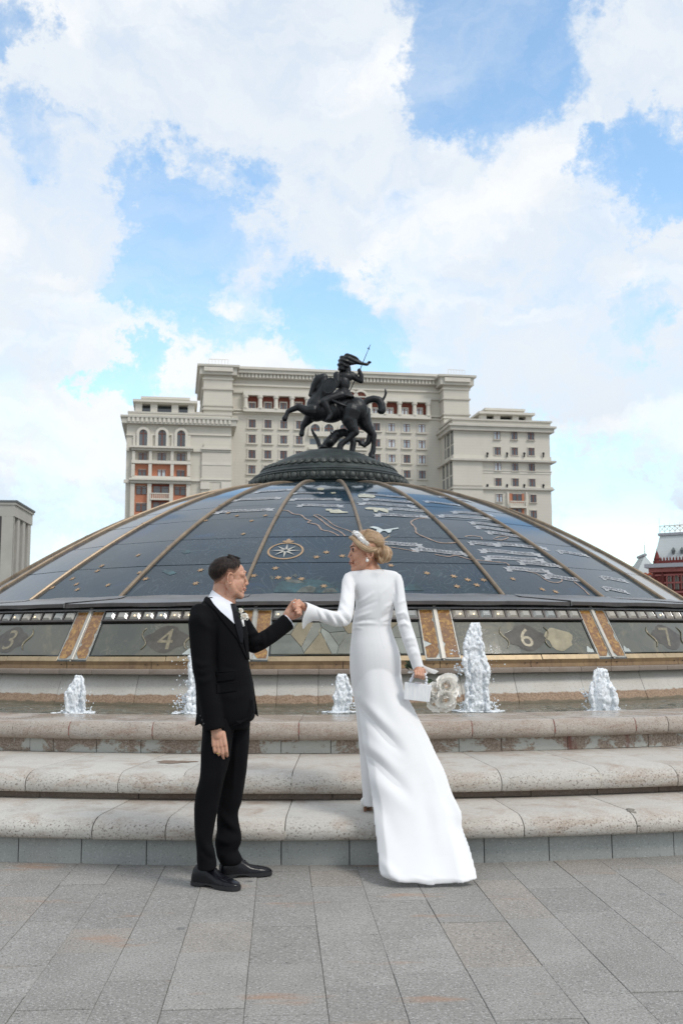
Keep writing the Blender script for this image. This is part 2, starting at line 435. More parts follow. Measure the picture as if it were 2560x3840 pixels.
def patch_mat():
    m = MT('repaired_riser_granite')
    c = m.mix(m.map(m.noise(80, 3, 0.7), 0.40, 0.6), (0.19, 0.145, 0.11), (0.36, 0.30, 0.25))
    lime = m.map(m.noise(2.6, 7, 0.75, 0.4, scale3=(1, 1, 1.4)), 0.50, 0.54)
    c = m.mix(m.math('MULTIPLY', lime, 0.85), c, (0.47, 0.49, 0.46))
    red = m.map(m.noise(3.4, 3, 0.5, scale3=(1, 1, 0.1)), 0.66, 0.72)
    c = m.mix(m.math('MULTIPLY', red, 0.8), c, (0.17, 0.05, 0.04))
    m.col(c); m.set(Roughness=0.8); m.bump(m.noise(60, 4, 0.7), 0.4, 0.005); return m.m
M_patch = patch_mat()
M_mortar = plain('joint_mortar', (0.13, 0.115, 0.10), 0.9)
M_redseal = plain('red_joint_sealant', (0.21, 0.085, 0.065), 0.6, var=0.3)
M_paleseal = plain('pale_joint_mortar', (0.47, 0.44, 0.38), 0.9, var=0.2)
rngf = random.Random(11)
def arc_stone(name, prof, a0, a1, mat, parent=FT, gap=0.0025, wob=0.002, bev=0.004):
    rr = max(p[0] for p in prof); g = gap / rr
    n = max(2, int(math.ceil((a1 - a0) / R(1.3)))) + 1
    d = rngf.uniform(-wob, wob); dz = rngf.uniform(-wob, wob) * 0.6
    rows = [[pol(r + d, a0 + g + (a1 - a0 - 2 * g) * i / (n - 1), z + dz) for (r, z) in prof] for i in range(n)]
    mb = MB(); mb.grid(rows, closed_u=True, cap=True)
    me = mb.mesh(name, mat)
    if bev: bevel(me, bev, 2, 40)
    autosmooth(me, 50)
    return link(name, me, parent)
def nose_prof(r_in, r_out, z0, z1, nr, lip=0.02):
    """slab with a full rounded front edge"""
    pts = [(r_in, z0), (r_in, z1)]
    for i in range(9):
        t = math.pi / 2 * i / 8
        pts.append((r_out - nr + nr * math.sin(t), z1 - (z1 - z0) * 0.62 * (1 - math.cos(t))))
    zc = z1 - (z1 - z0) * 0.62
    for i in range(1, 5):
        t = math.pi / 2 * i / 4
        pts.append((r_out - lip * (1 - math.cos(t)) , zc - (zc - z0) * math.sin(t)))
    return pts
def joint_angles(pix, r, z, step, lim):
    a = [phi_s(x, r, z) for x in pix]
    while a[0] > -lim: a.insert(0, a[0] - step * rngf.uniform(.88, 1.1))
    while a[-1] < lim: a.append(a[-1] + step * rngf.uniform(.88, 1.1))
    return a
def seal(prof_pts, a, w, mat, r_add, name):
    """a thin smear of mortar or sealant left over a joint"""
    mb = MB(); rows = []
    for k, (r, z) in enumerate(prof_pts):
        ww = w * (0.55 + 0.45 * math.sin(k * 1.7 + a * 90)) / r
        rows.append([pol(r - 0.006, a - ww, z), pol(r + r_add, a - ww * .5, z), pol(r + r_add, a + ww * .5, z), pol(r - 0.006, a + ww, z)])
    mb.grid(rows); return link(name, mb.mesh(name, mat, True), FT)
LIM = R(24)
# bottom riser
aj = joint_angles([69, 305, 549, 790, 1054, 1310, 1565, 1815, 2058, 2294, 2525], 11.68, 0.08, R(1.95), LIM)
for a, b in zip(aj[:-1], aj[1:]): arc_stone('riser_stone', [(11.30, 0.0), (11.30, 0.150), (11.68, 0.150), (11.68, -0.02)], a, b, M_riser)
# step 1
P1 = nose_prof(10.95, 11.765, 0.152, 0.274, 0.155)
aj = joint_angles([-60, 345, 620, 1068, 1530, 1965, 2387], 11.76, 0.2, R(3.4), LIM)
for a, b in zip(aj[:-1], aj[1:]): arc_stone('step_stone', P1, a, b, M_step)
for i in (3, 4, 5): pass
# riser 2
aj = joint_angles([150, 520, 880, 1246, 1990, 2238, 2470], 11.02, 0.3, R(2.9), LIM)
for a, b in zip(aj[:-1], aj[1:]): arc_stone('riser_stone', [(10.7, 0.276), (10.7, 0.318), (11.02, 0.318), (11.02, 0.276)], a, b, M_dark, bev=0.002)
# step 2
P2 = nose_prof(9.85, 11.10, 0.320, 0.454, 0.16)
aj2 = joint_angles([100, 445, 685, 1094, 1480, 1878, 2250], 11.08, 0.38, R(3.3), LIM)
for a, b in zip(aj2[:-1], aj2[1:]): arc_stone('step_stone', P2, a, b, M_step)
# riser 3
aj = joint_angles([112, 200, 362, 528, 760, 1054, 1240, 1460, 1720, 1880, 2128, 2430], 9.96, 0.5, R(1.6), LIM)
for i, (a, b) in enumerate(zip(aj[:-1], aj[1:])): arc_stone('riser_stone', [(9.6, 0.456), (9.6, 0.557), (9.96, 0.557), (9.96, 0.456)], a, b, M_patch, bev=0.002)
# rim
P3 = nose_prof(9.29, 10.045, 0.560, 0.70, 0.055, lip=0.05)
ajr = joint_angles([-50, 258, 571, 845, 1120, 1440, 1770, 2080, 2384], 10.04, 0.62, R(1.9), LIM)
for a, b in zip(ajr[:-1], ajr[1:]): arc_stone('rim_stone', P3, a, b, M_rim)
for x in (258, 571, 1120, 1770, 2080, 2384): seal(P3[4:12], phi_s(x, 10.04, .62), 0.010, M_redseal, 0.0015, 'joint_sealant')
for x in (685, 1094, 2250): seal(P2[6:14], phi_s(x, 11.08, .38), 0.010, M_paleseal, 0.0015, 'joint_mortar')
seal(P2[5:12], phi_s(100, 11.08, .38), 0.008, M_mortar, 0.0012, 'joint_mortar')
seal(P1[9:15], phi_s(1068, 11.76, .2), 0.010, M_paleseal, 0.0015, 'joint_mortar')
seal(P1[4:12], phi_s(345, 11.76, .2), 0.007, M_mortar, 0.0012, 'joint_mortar')
# a broken corner with old mortar at the joint right of the bride
abk = phi_s(2390, 11.74, 0.25); mb = MB()
for k in range(14):
    t = k / 13; rr = 11.62 + 0.135 * t; zz = 0.2745 - 0.075 * t * t
    c = pol(rr, abk + math.sin(k * 1.3) * 0.0008, zz); mb.sphere(c, (0.016 + 0.012 * math.sin(k * 2.1) ** 2, 0.012, 0.007 + 0.004 * t), 7, 5)
mb.build('joint_mortar', plain('chipped_mortar', (0.22, 0.20, 0.175), 0.95, var=.35, vs=60), FT, True)
# wet patch left of the groom on the upper step, kept as a dark damp film
mb = MB(); pc = ground_at(655, 2858, 0.4555); n = 26; ring = []
for k in range(n):
    a = 2 * math.pi * k / n; rr = 1 + 0.22 * math.sin(3 * a + 1) + 0.12 * math.sin(7 * a) + 0.08 * math.sin(11 * a + 2)
    ring.append(Vector((pc.x + 0.135 * rr * math.cos(a), pc.y + 0.085 * rr * math.sin(a), 0.4562)))
mb.add(ring, [tuple(range(n))]); mb.build('damp_patch', plain('damp_granite', (0.22, 0.155, 0.115), 0.35, var=.2, vs=40), FT)
# basin floor, inner wall and water
mb = MB(); mb.grid([[pol(r, R(-40 + 80 * i / 60), z) for (r, z) in ((7.2, 0.30), (9.32, 0.30), (9.32, 0.555), (9.5, 0.555), (9.5, -.3))] for i in range(61)])
mb.build('basin', plain('basin_mat', (0.11, 0.11, 0.085), 0.8, var=.4), FT)
def water_mat():
    m = MT('pool_water_mat')
    m.col(m.mix(m.map(m.noise(3.2, 5, 0.6, 0.8, scale3=(1, 2.5, 1)), 0.35, 0.68), (0.055, 0.06, 0.042), (0.16, 0.155, 0.12)))
    foam = m.math('MULTIPLY', m.map(m.noise(14, 6, 0.72, 0.5, scale3=(1, 2.0, 1)), 0.60, 0.68), m.map(m.noise(1.1, 2, 0.5), 0.46, 0.58))
    m.set(Roughness=0.06, IOR=1.33)
    c = m.mix(foam, m.b.inputs['Base Color'].links[0].from_socket, (0.75, 0.77, 0.78)); m.col(c)
    m.bump(m.noise(24, 4, 0.6, 0.6, scale3=(1, 1.6, 1)), 0.5, 0.02); return m.m
nr_, na_ = 46, 620
wp = np.array([tuple(pol(7.3 + (9.35 - 7.3) * j / (nr_ - 1), R(-31 + 62 * i / na_), 0.668)) for i in range(na_ + 1) for j in range(nr_)])
wp[:, 2] += 0.013 * vnoise(wp * np.array([1, 1.6, 0]), 5.0, 2, 3) + 0.006 * vnoise(wp * np.array([1, 1.6, 0]), 15.0, 5, 2)
wv = [Vector(p) for p in wp]; rows = [wv[i * nr_:(i + 1) * nr_] for i in range(na_ + 1)]
mb = MB(); mb.grid(rows); tag(mb.build('pool_water', water_mat(), smooth=True), kind='structure')
# sloped inner basin wall of pale granite panels
def wall_mat():
    m = MT('basin_wall_granite')
    z = m.n('ShaderNodeSeparateXYZ'); m.l(m.pos(), z.inputs[0])
    c = m.mix(m.map(m.noise(1.6, 5, 0.65), 0.35, 0.68), (0.47, 0.44, 0.39), (0.55, 0.53, 0.49))
    c = m.mix(m.map(m.noise(1.3, 5, 0.7, 0.5), 0.60, 0.74, 0, 0.6), c, (0.42, 0.29, 0.17))
    c = m.mix(m.map(m.noise(95, 3, 0.7), 0.45, 0.36, 0, 0.5), c, (0.20, 0.17, 0.14))
    zz = m.math('ADD', z.outputs['Z'], m.map(m.noise(9, 4, 0.7), 0.3, 0.7, -0.012, 0.012))
    c = m.mix(m.map(zz, 0.775, 0.762), c, m.mix(m.map(m.noise(60, 4, 0.7), 0.4, 0.6), (0.20, 0.125, 0.075), (0.36, 0.25, 0.17)))
    c = m.mix(m.map(zz, 0.697, 0.685, 0, 0.8), c, (0.10, 0.09, 0.055))
    m.col(c); m.set(Roughness=0.65); m.bump(m.noise(80, 4, 0.7), 0.3, 0.004); return m.m
M_wall = wall_mat()
aj = joint_angles([-330, -10, 220, 510, 800, 1038, 1193, 1420, 1730, 1935, 2185, 2410, 2640], 7.6, 0.85, R(2.6), R(40))
for a, b in zip(aj[:-1], aj[1:]): arc_stone('basin_wall_stone', [(7.30, 0.5), (7.30, 0.974), (7.53, 0.974), (7.745, 0.5)], a, b, M_wall, gap=0.0018)
M_corn = granite('cornice_granite', (0.265, 0.215, 0.18), (0.12, 0.10, 0.085), (0.38, 0.33, 0.29), 95, stain=(0.20, 0.14, 0.10))
aj = joint_angles([-200, 112, 222, 344, 560, 720, 880, 1042, 1195, 1400, 1560, 1640, 1820, 1925, 2060, 2178, 2290, 2395, 2500, 2700], 7.64, 1.0, R(1.45), R(44))
for a, b in zip(aj[:-1], aj[1:]): arc_stone('cornice_stone', [(7.2, 0.977), (7.2, 1.031), (7.63, 1.031), (7.645, 1.026), (7.645, 0.977)], a, b, M_corn, gap=0.0015, bev=0.003)
# ================================================================ glass dome
DM = empty('glass_dome', (CX, CY, 1.0), 'low ribbed glass dome painted with a dark blue star map behind the couple', 'dome')
B0, B1, B2 = (6.09, 1.843), (3.22, 3.87), (1.36, 3.915)
def prof(t):
    u = 1 - t
    return (u * u * B0[0] + 2 * u * t * B1[0] + t * t * B2[0], u * u * B0[1] + 2 * u * t * B1[1] + t * t * B2[1])
def prof_n(t):
    u = 1 - t; dr = 2 * u * (B1[0] - B0[0]) + 2 * t * (B2[0] - B1[0]); dz = 2 * u * (B1[1] - B0[1]) + 2 * t * (B2[1] - B1[1])
    l = math.hypot(dr, dz); return (dz / l, -dr / l)
BAY = R(15); RIB0 = R(5.92)
def facet(a):
    """radius factor of the flat panes between two ribs"""
    d = (a - RIB0) % BAY - BAY / 2
    return math.cos(BAY / 2) / math.cos(d)
def dome_pt(t, a, off=0.0):
    r, z = prof(t); nr, nz = prof_n(t); k = facet(a)
    return pol(r * k + nr * off, a, z + nz * off)
INV = CAMM.inverted()
def to_px(p):
    q = INV @ p; return (1280 + FPX * q.x / -q.z, 1920 - FPX * q.y / -q.z)
def dome_hit(sx, sy):
    """(t, angle) of the dome point seen at a photo pixel: Newton from a coarse search"""
    best = None
    for i in range(25):
        t = i / 24
        for j in range(-30, 31):
            a = R(j * 2.2); x, y = to_px(dome_pt(t, a)); e = (x - sx) ** 2 + (y - sy) ** 2
            if best is None or e < best[0]: best = (e, t, a)
    _, t, a = best; st, sa_ = 0.02, R(1.2)
    for _ in range(70):
        imp = False
        for dt, da in ((st, 0), (-st, 0), (0, sa_), (0, -sa_)):
            x, y = to_px(dome_pt(t + dt, a + da)); e = (x - sx) ** 2 + (y - sy) ** 2
            if e < best[0]: best = (e, t + dt, a + da); imp = True
        _, t, a = best
        if not imp: st *= .6; sa_ *= .6
    return t, a
def t_at(sy):
    lo, hi = 0.0, 1.0
    for _ in range(40):
        m = (lo + hi) / 2
        if to_px(dome_pt(m, R(-1.6)))[1] > sy: lo = m
        else: hi = m
    return lo
def pane_mat():
    m = MT('painted_dome_glass')
    P = m.pos()
    big = m.noise(0.55, 4, 0.6, 0.6)
    c = m.mix(m.map(big, 0.36, 0.66), (0.012, 0.028, 0.040), (0.010, 0.031, 0.056))
    c = m.mix(m.map(m.noise(0.9, 4, 0.6, 1.2), 0.60, 0.74, 0, 0.75), c, (0.010, 0.042, 0.105))
    c = m.mix(m.map(m.noise(1.3, 5, 0.65, 1.5, scale3=(1, 1, 1.6)), 0.60, 0.76, 0, 0.6), c, (0.035, 0.085, 0.095))
    # engraved contour lines of the map
    f = m.noise(0.85, 3, 0.5, 1.3)
    line = m.math('ABSOLUTE', m.math('SUBTRACT', m.math('FRACT', m.math('MULTIPLY', f, 26.0)), 0.5))
    c = m.mix(m.math('MULTIPLY', m.map(line, 0.10, 0.0), m.map(m.noise(0.7, 2, 0.5), 0.40, 0.60, 0.08, 0.36)), c, (0.11, 0.14, 0.16))
    f2 = m.noise(1.9, 4, 0.6, 2.2)
    line2 = m.math('ABSOLUTE', m.math('SUBTRACT', m.math('FRACT', m.math('MULTIPLY', f2, 17.0)), 0.5))
    c = m.mix(m.math('MULTIPLY', m.map(line2, 0.13, 0.0), m.map(m.noise(0.9, 2, 0.5, scale3=(1.2, 1, 1)), 0.50, 0.62, 0.0, 0.30)), c, (0.13, 0.18, 0.20))
    m.col(c)
    m.set(Roughness=0.09, Specular_IOR_Level=0.5, IOR=1.5)
    m.bump(m.noise(5, 3, 0.5), 0.04, 0.02)
    return m.m
M_pane = pane_mat()
M_joint = plain('pane_joint', (0.045, 0.05, 0.055), 0.5)
def brass(name, c, c2, rough=0.42, metal=0.75):
    m = MT(name); q = m.mix(m.map(m.noise(3.5, 6, 0.7), 0.35, 0.68), c, c2)
    q = m.mix(m.map(m.noise(11, 6, 0.75, 0.3, scale3=(1, 1, .3)), 0.52, 0.72, 0, .65), q, [x * .45 for x in c2]); m.col(q); m.set(Metallic=metal, Roughness=rough)
    m.bump(m.noise(25, 4, 0.6), 0.08, 0.004); return m.m
M_rib = brass('rib_bronze', (0.33, 0.25, 0.17), (0.22, 0.17, 0.125), 0.45, 0.55)
M_zinc = brass('skirt_zinc', (0.27, 0.265, 0.26), (0.19, 0.185, 0.185), 0.38, 0.65)
M_lip = brass('lip_zinc', (0.105, 0.09, 0.085), (0.07, 0.065, 0.065), 0.5, 0.5)
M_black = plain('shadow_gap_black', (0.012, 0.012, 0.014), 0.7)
M_gold = brass('gilt_trim', (0.42, 0.325, 0.20), (0.30, 0.23, 0.145), 0.48, 0.45)
M_fascia = brass('tarnished_fascia', (0.30, 0.20, 0.105), (0.20, 0.125, 0.075), 0.55, 0.45)
ROWS = [0.0] + [t_at(y) for y in (2110, 2013, 1938, 1890, 1843)] + [0.985]
def pane(k, i):
    a0 = RIB0 + k * BAY + R(0.10); a1 = a0 + BAY - R(0.20); t0, t1 = ROWS[i] + 0.0012, ROWS[i + 1] - 0.0012
    tilt = rngf.uniform(-.004, .004); tw = rngf.uniform(-.003, .003)
    nt, na = 6, 4; rows = []; back = []
    for ii in range(nt + 1):
        t = t0 + (t1 - t0) * ii / nt; row = []; rb = []
        for j in range(na + 1):
            a = a0 + (a1 - a0) * j / na
            o = tilt * (ii / nt - .5) + tw * (j / na - .5)
            row.append(dome_pt(t, a, o)); rb.append(dome_pt(t, a, o - 0.02))
        rows.append(row); back.append(rb)
    mb = MB(); mb.grid(rows)
    b = len(mb.v); mb.grid(back)
    m_ = na + 1
    for ii in range(nt):
        for j in (0, na): mb.f.append((ii * m_ + j, (ii + 1) * m_ + j, b + (ii + 1) * m_ + j, b + ii * m_ + j)); mb.mi.append(0)
    for j in range(na):
        for ii in (0, nt): mb.f.append((ii * m_ + j, ii * m_ + j + 1, b + ii * m_ + j + 1, b + ii * m_ + j)); mb.mi.append(0)
    me = mb.mesh('glass_pane', M_pane); autosmooth(me, 40)
    return link('glass_pane', me, DM)
for k in range(-8, 8):
    for i in range(len(ROWS) - 1): pane(k, i)
# dark backing under the panes, also closes the far side of the dome
mb = MB(); mb.grid([[pol(prof(t)[0] * .985, 2 * math.pi * j / 96, prof(t)[1] - 0.05) for j in range(96)] for t in [q / 20 for q in range(21)]], closed_u=True)
mb.build('dome_backing', M_joint, DM, True)
for k in range(-7, 8):
    a = RIB0 + k * BAY; mb = MB(); rows = []
    for i in range(33):
        t = -0.006 + 1.0 * i / 32; r, z = prof(min(max(t, 0), 1)); nr, nz = prof_n(min(max(t, 0), 1))
        if t < 0: r += 0.03; z -= 0.02
        w = 0.021; row = []
        for (dx, dn) in ((-1, -0.02), (-1, 0.020), (-.55, 0.036), (.55, 0.036), (1, 0.020), (1, -0.02)):
            row.append(pol(r + nr * dn, a + w * dx / max(r, .8), z + nz * dn))
        rows.append(row)
    mb.grid(rows, closed_u=True, cap=True); me = mb.mesh('rib', M_rib); autosmooth(me, 30); rb = link('rib', me, DM)
    # coupling sleeves and the black end cap of each rib
    mb = MB()
    tj = ROWS[3] if k % 2 else ROWS[4]
    r, z = prof(tj); nr, nz = prof_n(tj)
    rows = []
    for t in (tj - .004, tj + .004):
        r, z = prof(t); nr, nz = prof_n(t)
        rows.append([pol(r + nr * dn, a + 0.0245 * dx / r, z + nz * dn) for (dx, dn) in ((-1, -.01), (-1, .022), (-.55, .040), (.55, .040), (1, .022), (1, -.01))])
    mb.grid(rows, closed_u=True, cap=True); link('coupling', mb.mesh('coupling', M_rib), rb)
    mb = MB(); r, z = prof(0); mb.sphere(pol(r + .045, a, z - .012), (.042, .042, .03), 8, 6); link('end_cap', mb.mesh('end_cap', M_lip, True), rb)
# zinc skirt below the glass: one sheet per bay, standing lip, black gap
for k in range(-7, 8):
    a0 = RIB0 + k * BAY + R(1.2); a1 = a0 + BAY
    mb = MB(); n = 7
    bow = lambda j: 0.985 + 0.015 * abs(2 * j / (n - 1) - 1)
    rows = [[pol(r * (1 if q < 2 else 1), a0 + (a1 - a0 - R(.06)) * j / (n - 1), z + 0.006 * math.sin(j * 1.9 + k)) for j in range(n)] for q, (r, z) in enumerate(((6.13, 1.862), (6.27, 1.828), (7.27, 1.738), (7.305, 1.730), (7.305, 1.690), (7.28, 1.687)))]
    mb.grid(rows); me = mb.mesh('skirt_sheet', M_zinc); autosmooth(me, 25)
    sk = link('skirt_sheet', me, DM)
    mb = MB(); mb.grid([[pol(r, a0 + (a1 - a0 - R(.12)) * j / (n - 1), z) for j in range(n)] for (r, z) in ((7.300, 1.7285), (7.309, 1.7275), (7.310, 1.692), (7.300, 1.688))])
    link('lip', mb.mesh('lip', M_lip), sk)
    mb = MB(); c = [pol(7.312, a1, z) for z in (1.737, 1.684)]
    mb.tube([pol(6.32, a1, 1.826), pol(7.30, a1, 1.742), pol(7.318, a1, 1.735), pol(7.318, a1, 1.684)], 0.006, 6); link('seam', mb.mesh('seam', M_zinc), sk)
def ring_part(name, pts, mat, a0=R(-66), a1=R(66), n=66, smooth=True):
    mb = MB(); mb.grid([[pol(r, a0 + (a1 - a0) * i / n, z) for i in range(n + 1)] for (r, z) in pts]); me = mb.mesh(name, mat)
    autosmooth(me, 30); return link(name, me, DM)
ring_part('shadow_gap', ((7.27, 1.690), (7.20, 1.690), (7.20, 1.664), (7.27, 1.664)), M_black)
ring_part('eaves_strip', ((7.20, 1.668), (7.262, 1.667), (7.268, 1.650), (7.22, 1.640)), M_zinc)
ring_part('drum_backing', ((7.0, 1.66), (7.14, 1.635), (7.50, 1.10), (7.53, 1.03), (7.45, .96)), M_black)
# drum: pilasters of gilt glass, lens blocks, numbered clock panels
DT, DB = (7.233, 1.648), (7.586, 1.113)
dl = math.hypot(DB[0] - DT[0], DB[1] - DT[1]); DN = ((DT[1] - DB[1]) / dl, (DB[0] - DT[0]) / dl)
def drum(s, a, off=0.0): return pol(DT[0] + (DB[0] - DT[0]) * s + DN[0] * off, a, DT[1] + (DB[1] - DT[1]) * s + DN[1] * off)
def plate(name, s0, s1, a0, a1, off, th, mat, parent, bev=0.003, n=2):
    rows = []
    for j in range(n):
        a = a0 + (a1 - a0) * j / (n - 1)
        rows.append([drum(s0, a, off), drum(s1, a, off), drum(s1, a, off - th), drum(s0, a, off - th)])
    mb = MB(); mb.grid(rows, closed_u=True, cap=True); me = mb.mesh(name, mat)
    if bev: bevel(me, bev, 1, 30)
    return link(name, me, parent)
def frame_strip(s0, s1, a0, a1, off, w, mat, parent, name='frame'):
    mb = MB()
    def bar(sa, sb, aa, ab):
        vs = [drum(s, a, o) for o in (off, off - .02) for a in (aa, ab) for s in (sa, sb)]
        mb.add(vs, [(0, 2, 3, 1), (4, 5, 7, 6), (0, 1, 5, 4), (2, 6, 7, 3), (0, 4, 6, 2), (1, 3, 7, 5)])
    wa = w / 7.4; ws = w / dl
    bar(s0, s0 + ws, a0, a1); bar(s1 - ws, s1, a0, a1); bar(s0 + ws, s1 - ws, a0, a0 + wa); bar(s0 + ws, s1 - ws, a1 - wa, a1)
    return link(name, mb.mesh(name, mat), parent)
def gilt_glass(name, seed, clean):
    m = MT(name)
    o = m.n('ShaderNodeVectorMath', operation='ADD'); m.l(m.pos(), o.inputs[0]); o.inputs[1].default_value = (seed * 3.1, seed * 1.7, seed)
    v = o.outputs[0]
    leaf = m.noise(13, 5, 0.7, 1.8, vec=v)
    c = m.mix(m.map(leaf, 0.47, 0.60), (0.20, 0.095, 0.035), (0.42, 0.235, 0.065))
    c = m.mix(m.map(m.noise(3.5, 5, 0.7, vec=v), 0.50, 0.72, 0, 0.75), c, (0.165, 0.085, 0.05))
    m.col(c); m.set(Roughness=0.12, Coat_Weight=0.5, Coat_Roughness=0.05, Specular_IOR_Level=0.5)
    return m.m
M_gilt = [gilt_glass('gilt_glass_a', 1, .5), gilt_glass('gilt_glass_b', 4, .5), gilt_glass('gilt_glass_c', 9, .5)]
M_peel = plain('peeled_silver_glass', (0.42, 0.45, 0.43), 0.25, var=.2, vs=18)
M_post = plain('pale_metal_post', (0.42, 0.40, 0.36), 0.4, 0.3)
M_frame = plain('dark_glazing_frame', (0.025, 0.03, 0.03), 0.45)
def number_glass(name, seed):
    m = MT(name)
    o = m.n('ShaderNodeVectorMath', operation='ADD'); m.l(m.pos(), o.inputs[0]); o.inputs[1].default_value = (seed * 5.3, seed * 2.1, seed * 3.3); v = o.outputs[0]
    c = m.mix(m.map(m.noise(1.4, 5, 0.65, 0.8, vec=v), 0.35, 0.66), (0.070, 0.076, 0.062), (0.125, 0.118, 0.088))
    c = m.mix(m.map(m.noise(2.6, 5, 0.65, 1.4, vec=v), 0.56, 0.68, 0, 0.7), c, (0.17, 0.148, 0.098))
    f = m.noise(3.2, 4, 0.6, 2.4, vec=v); line = m.math('ABSOLUTE', m.math('SUBTRACT', m.math('FRACT', m.math('MULTIPLY', f, 9.0)), 0.5))
    c = m.mix(m.math('MULTIPLY', m.map(line, 0.16, 0.0), m.map(m.noise(1.9, 2, 0.5, vec=v), 0.48, 0.6, 0, 0.5)), c, (0.26, 0.24, 0.17))
    m.col(c); m.set(Roughness=0.10, Coat_Weight=0.6, Coat_Roughness=0.03); return m.m
M_num = [number_glass('clock_glass_%s' % c, i) for i, c in enumerate('abcde')]
M_lens = MT('lens_glass'); M_lens.col(M_lens.mix(M_lens.map(M_lens.rnd(), 0, 1), (0.30, 0.31, 0.30), (0.40, 0.36, 0.30))); M_lens.set(Roughness=0.12, Coat_Weight=.7, Coat_Roughness=0.03); M_lens.bump(M_lens.noise(45, 3, .6), .15, .004)
M_lens = M_lens.m
M_lamp = MT('warm_lamp'); M_lamp.col((1, .8, .5)); M_lamp.set(Emission_Color=(1.0, 0.68, 0.34), Emission_Strength=1.6); M_lamp = M_lamp.m
M_mold = plain('numeral_gilt', (0.23, 0.20, 0.135), 0.2, 0.1, var=.35, vs=22)
M_plum = plain('plum_cartouche', (0.078, 0.070, 0.058), 0.10, var=.3, vs=9)
P0 = R(-5.41); PW = R(1.42)
def text_mesh(txt, size=1.0, bold=0.0):
    cu = bpy.data.curves.new('txt', 'FONT'); cu.body = txt; cu.size = size; cu.extrude = 0.0; cu.resolution_u = 3; cu.offset = bold
    cu.align_x = 'CENTER'; cu.align_y = 'CENTER'
    o = bpy.data.objects.new('txt', cu); COL.objects.link(o)
    dg = bpy.context.evaluated_depsgraph_get(); dg.update()
    me = bpy.data.meshes.new_from_object(o.evaluated_get(dg)); bpy.data.objects.remove(o); bpy.data.curves.remove(cu)
    return me
def lens_mesh_at(a, w):
    """square glass block with a raised bevelled face"""
    s0, s1 = 0.022, 0.205; am = w / 2; mb = MB()
    def ring(k, off): return [drum(s0 + (s1 - s0) * (.5 + .5 * ky * k), a + am * kx * k, off) for (kx, ky) in ((-1, -1), (1, -1), (1, 1), (-1, 1))]
    rows = [ring(0.84, -0.01), ring(0.84, 0.010), ring(0.50, 0.030), ring(0.44, 0.028)]
    mb.grid(rows, closed_u=True, cap=True); return mb.mesh('lens_block', M_lens)
lit = {(-1, 4), (-1, 5), (-1, 6), (-1, 7), (-1, 2), (-1, 3), (1, 1), (1, 3), (1, 0), (0, 0), (0, 1), (2, 5), (-2, 4), (-2, 6)}
for k in range(-4, 6):
    ap = P0 + k * BAY
    pl = plate('pilaster', -0.03, 1.0, ap - PW, ap + PW, 0.004, 0.05, M_peel, DM, 0.002)
    for s in (-1, 1):
        aa, ab = sorted((ap + s * R(.19), ap + s * (PW - R(.10))))
        # gilding still clings to the middle of each pane and has peeled at its edges
        mb = MB(); rows = []; n = 15; sd = k * 2 + (s > 0)
        wear = 0.05 + abs(math.sin(sd * 2.3)) ** 3 * 0.20
        for i in range(n):
            ss = 0.03 + 0.93 * i / (n - 1); q_ = noise.noise(Vector((i * .55, sd * 3.1, 0))); q2 = noise.noise(Vector((i * .5, sd * 3.1, 7))); e0 = .01 + max(0, q_ - .1) * wear * 4; e1 = .01 + max(0, q2 - .15) * wear * 3
            if i == n - 1 and sd % 3: e0, e1 = (.34, .05) if s > 0 else (.05, .34)
            if i == n - 2 and sd % 3: e0 = max(e0, .13 if s > 0 else .02); e1 = max(e1, .13 if s < 0 else .02)
            rows.append([drum(ss, aa + (ab - aa) * e0, .0075), drum(ss, ab - (ab - aa) * e1, .0075)])
        mb.grid(rows); link('gilt_panel', mb.mesh('gilt_panel', M_gilt[(k * 2 + (s > 0)) % 3]), pl)
        frame_strip(-0.025, 0.985, *sorted((ap + s * R(.16), ap + s * (PW - .0004))), 0.011, 0.009, M_post, pl, 'bead')
    plate('post', -0.04, 1.0, ap - R(.16), ap + R(.16), 0.028, 0.03, M_post, pl, 0.004)
    plate('sill', 1.0, 1.03, ap - PW, ap + PW, 0.012, 0.03, M_frame, pl, 0.002)
    mb = MB(); mb.sphere(drum(1.02, ap, .02), .012, 8, 6); link('bolt', mb.mesh('bolt', M_post, True), pl)
    if k == 5: continue
    a0 = ap + PW; a1 = ap + BAY - PW
    # lens row
    plate('lens_rail', -0.02, 0.013, a0, a1, 0.02, 0.03, M_zinc, DM, 0.002, 8)
    plate('lens_bed', 0.014, 0.21, a0, a1, -0.012, 0.02, M_black, DM, 0, 8)
    plate('lens_ledge', 0.213, 0.240, a0, a1, 0.026, 0.04, M_lip, DM, 0.003, 8)
    nl = 10; w = (a1 - a0) / nl
    for j in range(nl):
        am = a0 + w * (j + .5)
        lb = link('lens_block', lens_mesh_at(am, w * 0.97), DM)
        frame_strip(0.012, 0.212, am - w * .5, am + w * .5, 0.018, 0.010, M_lip, lb)
        if (k, j) in lit:
            mb = MB(); mb.sphere(drum(.135, am + w * rngf.uniform(-.15, .1), .0285), (.008, .005, .010), 8, 6); link('lamp', mb.mesh('lamp', M_lamp, True), lb)
    # clock panel
    np_ = link('clock_panel', None or plate('tmp', 0.262, 0.885, a0 + R(.10), a1 - R(.10), -0.006, 0.02, M_num[k % 5], None, 0.002, 8).data, DM)
    frame_strip(0.235, 0.91, a0, a1, 0.004, 0.012, M_frame, np_)
    plate('gilt_trim', 0.925, 1.02, a0 - R(.02), a0 + (a1 - a0) * .56, 0.012, 0.02, M_gold, DM, 0.003, 6)
    plate('gilt_trim', 0.923, 1.018, a0 + (a1 - a0) * .565, a1 + R(.02), 0.013, 0.02, M_gold, DM, 0.003, 6)
for o in [o for o in COL.objects if o.name.startswith('tmp')]: bpy.data.objects.remove(o)
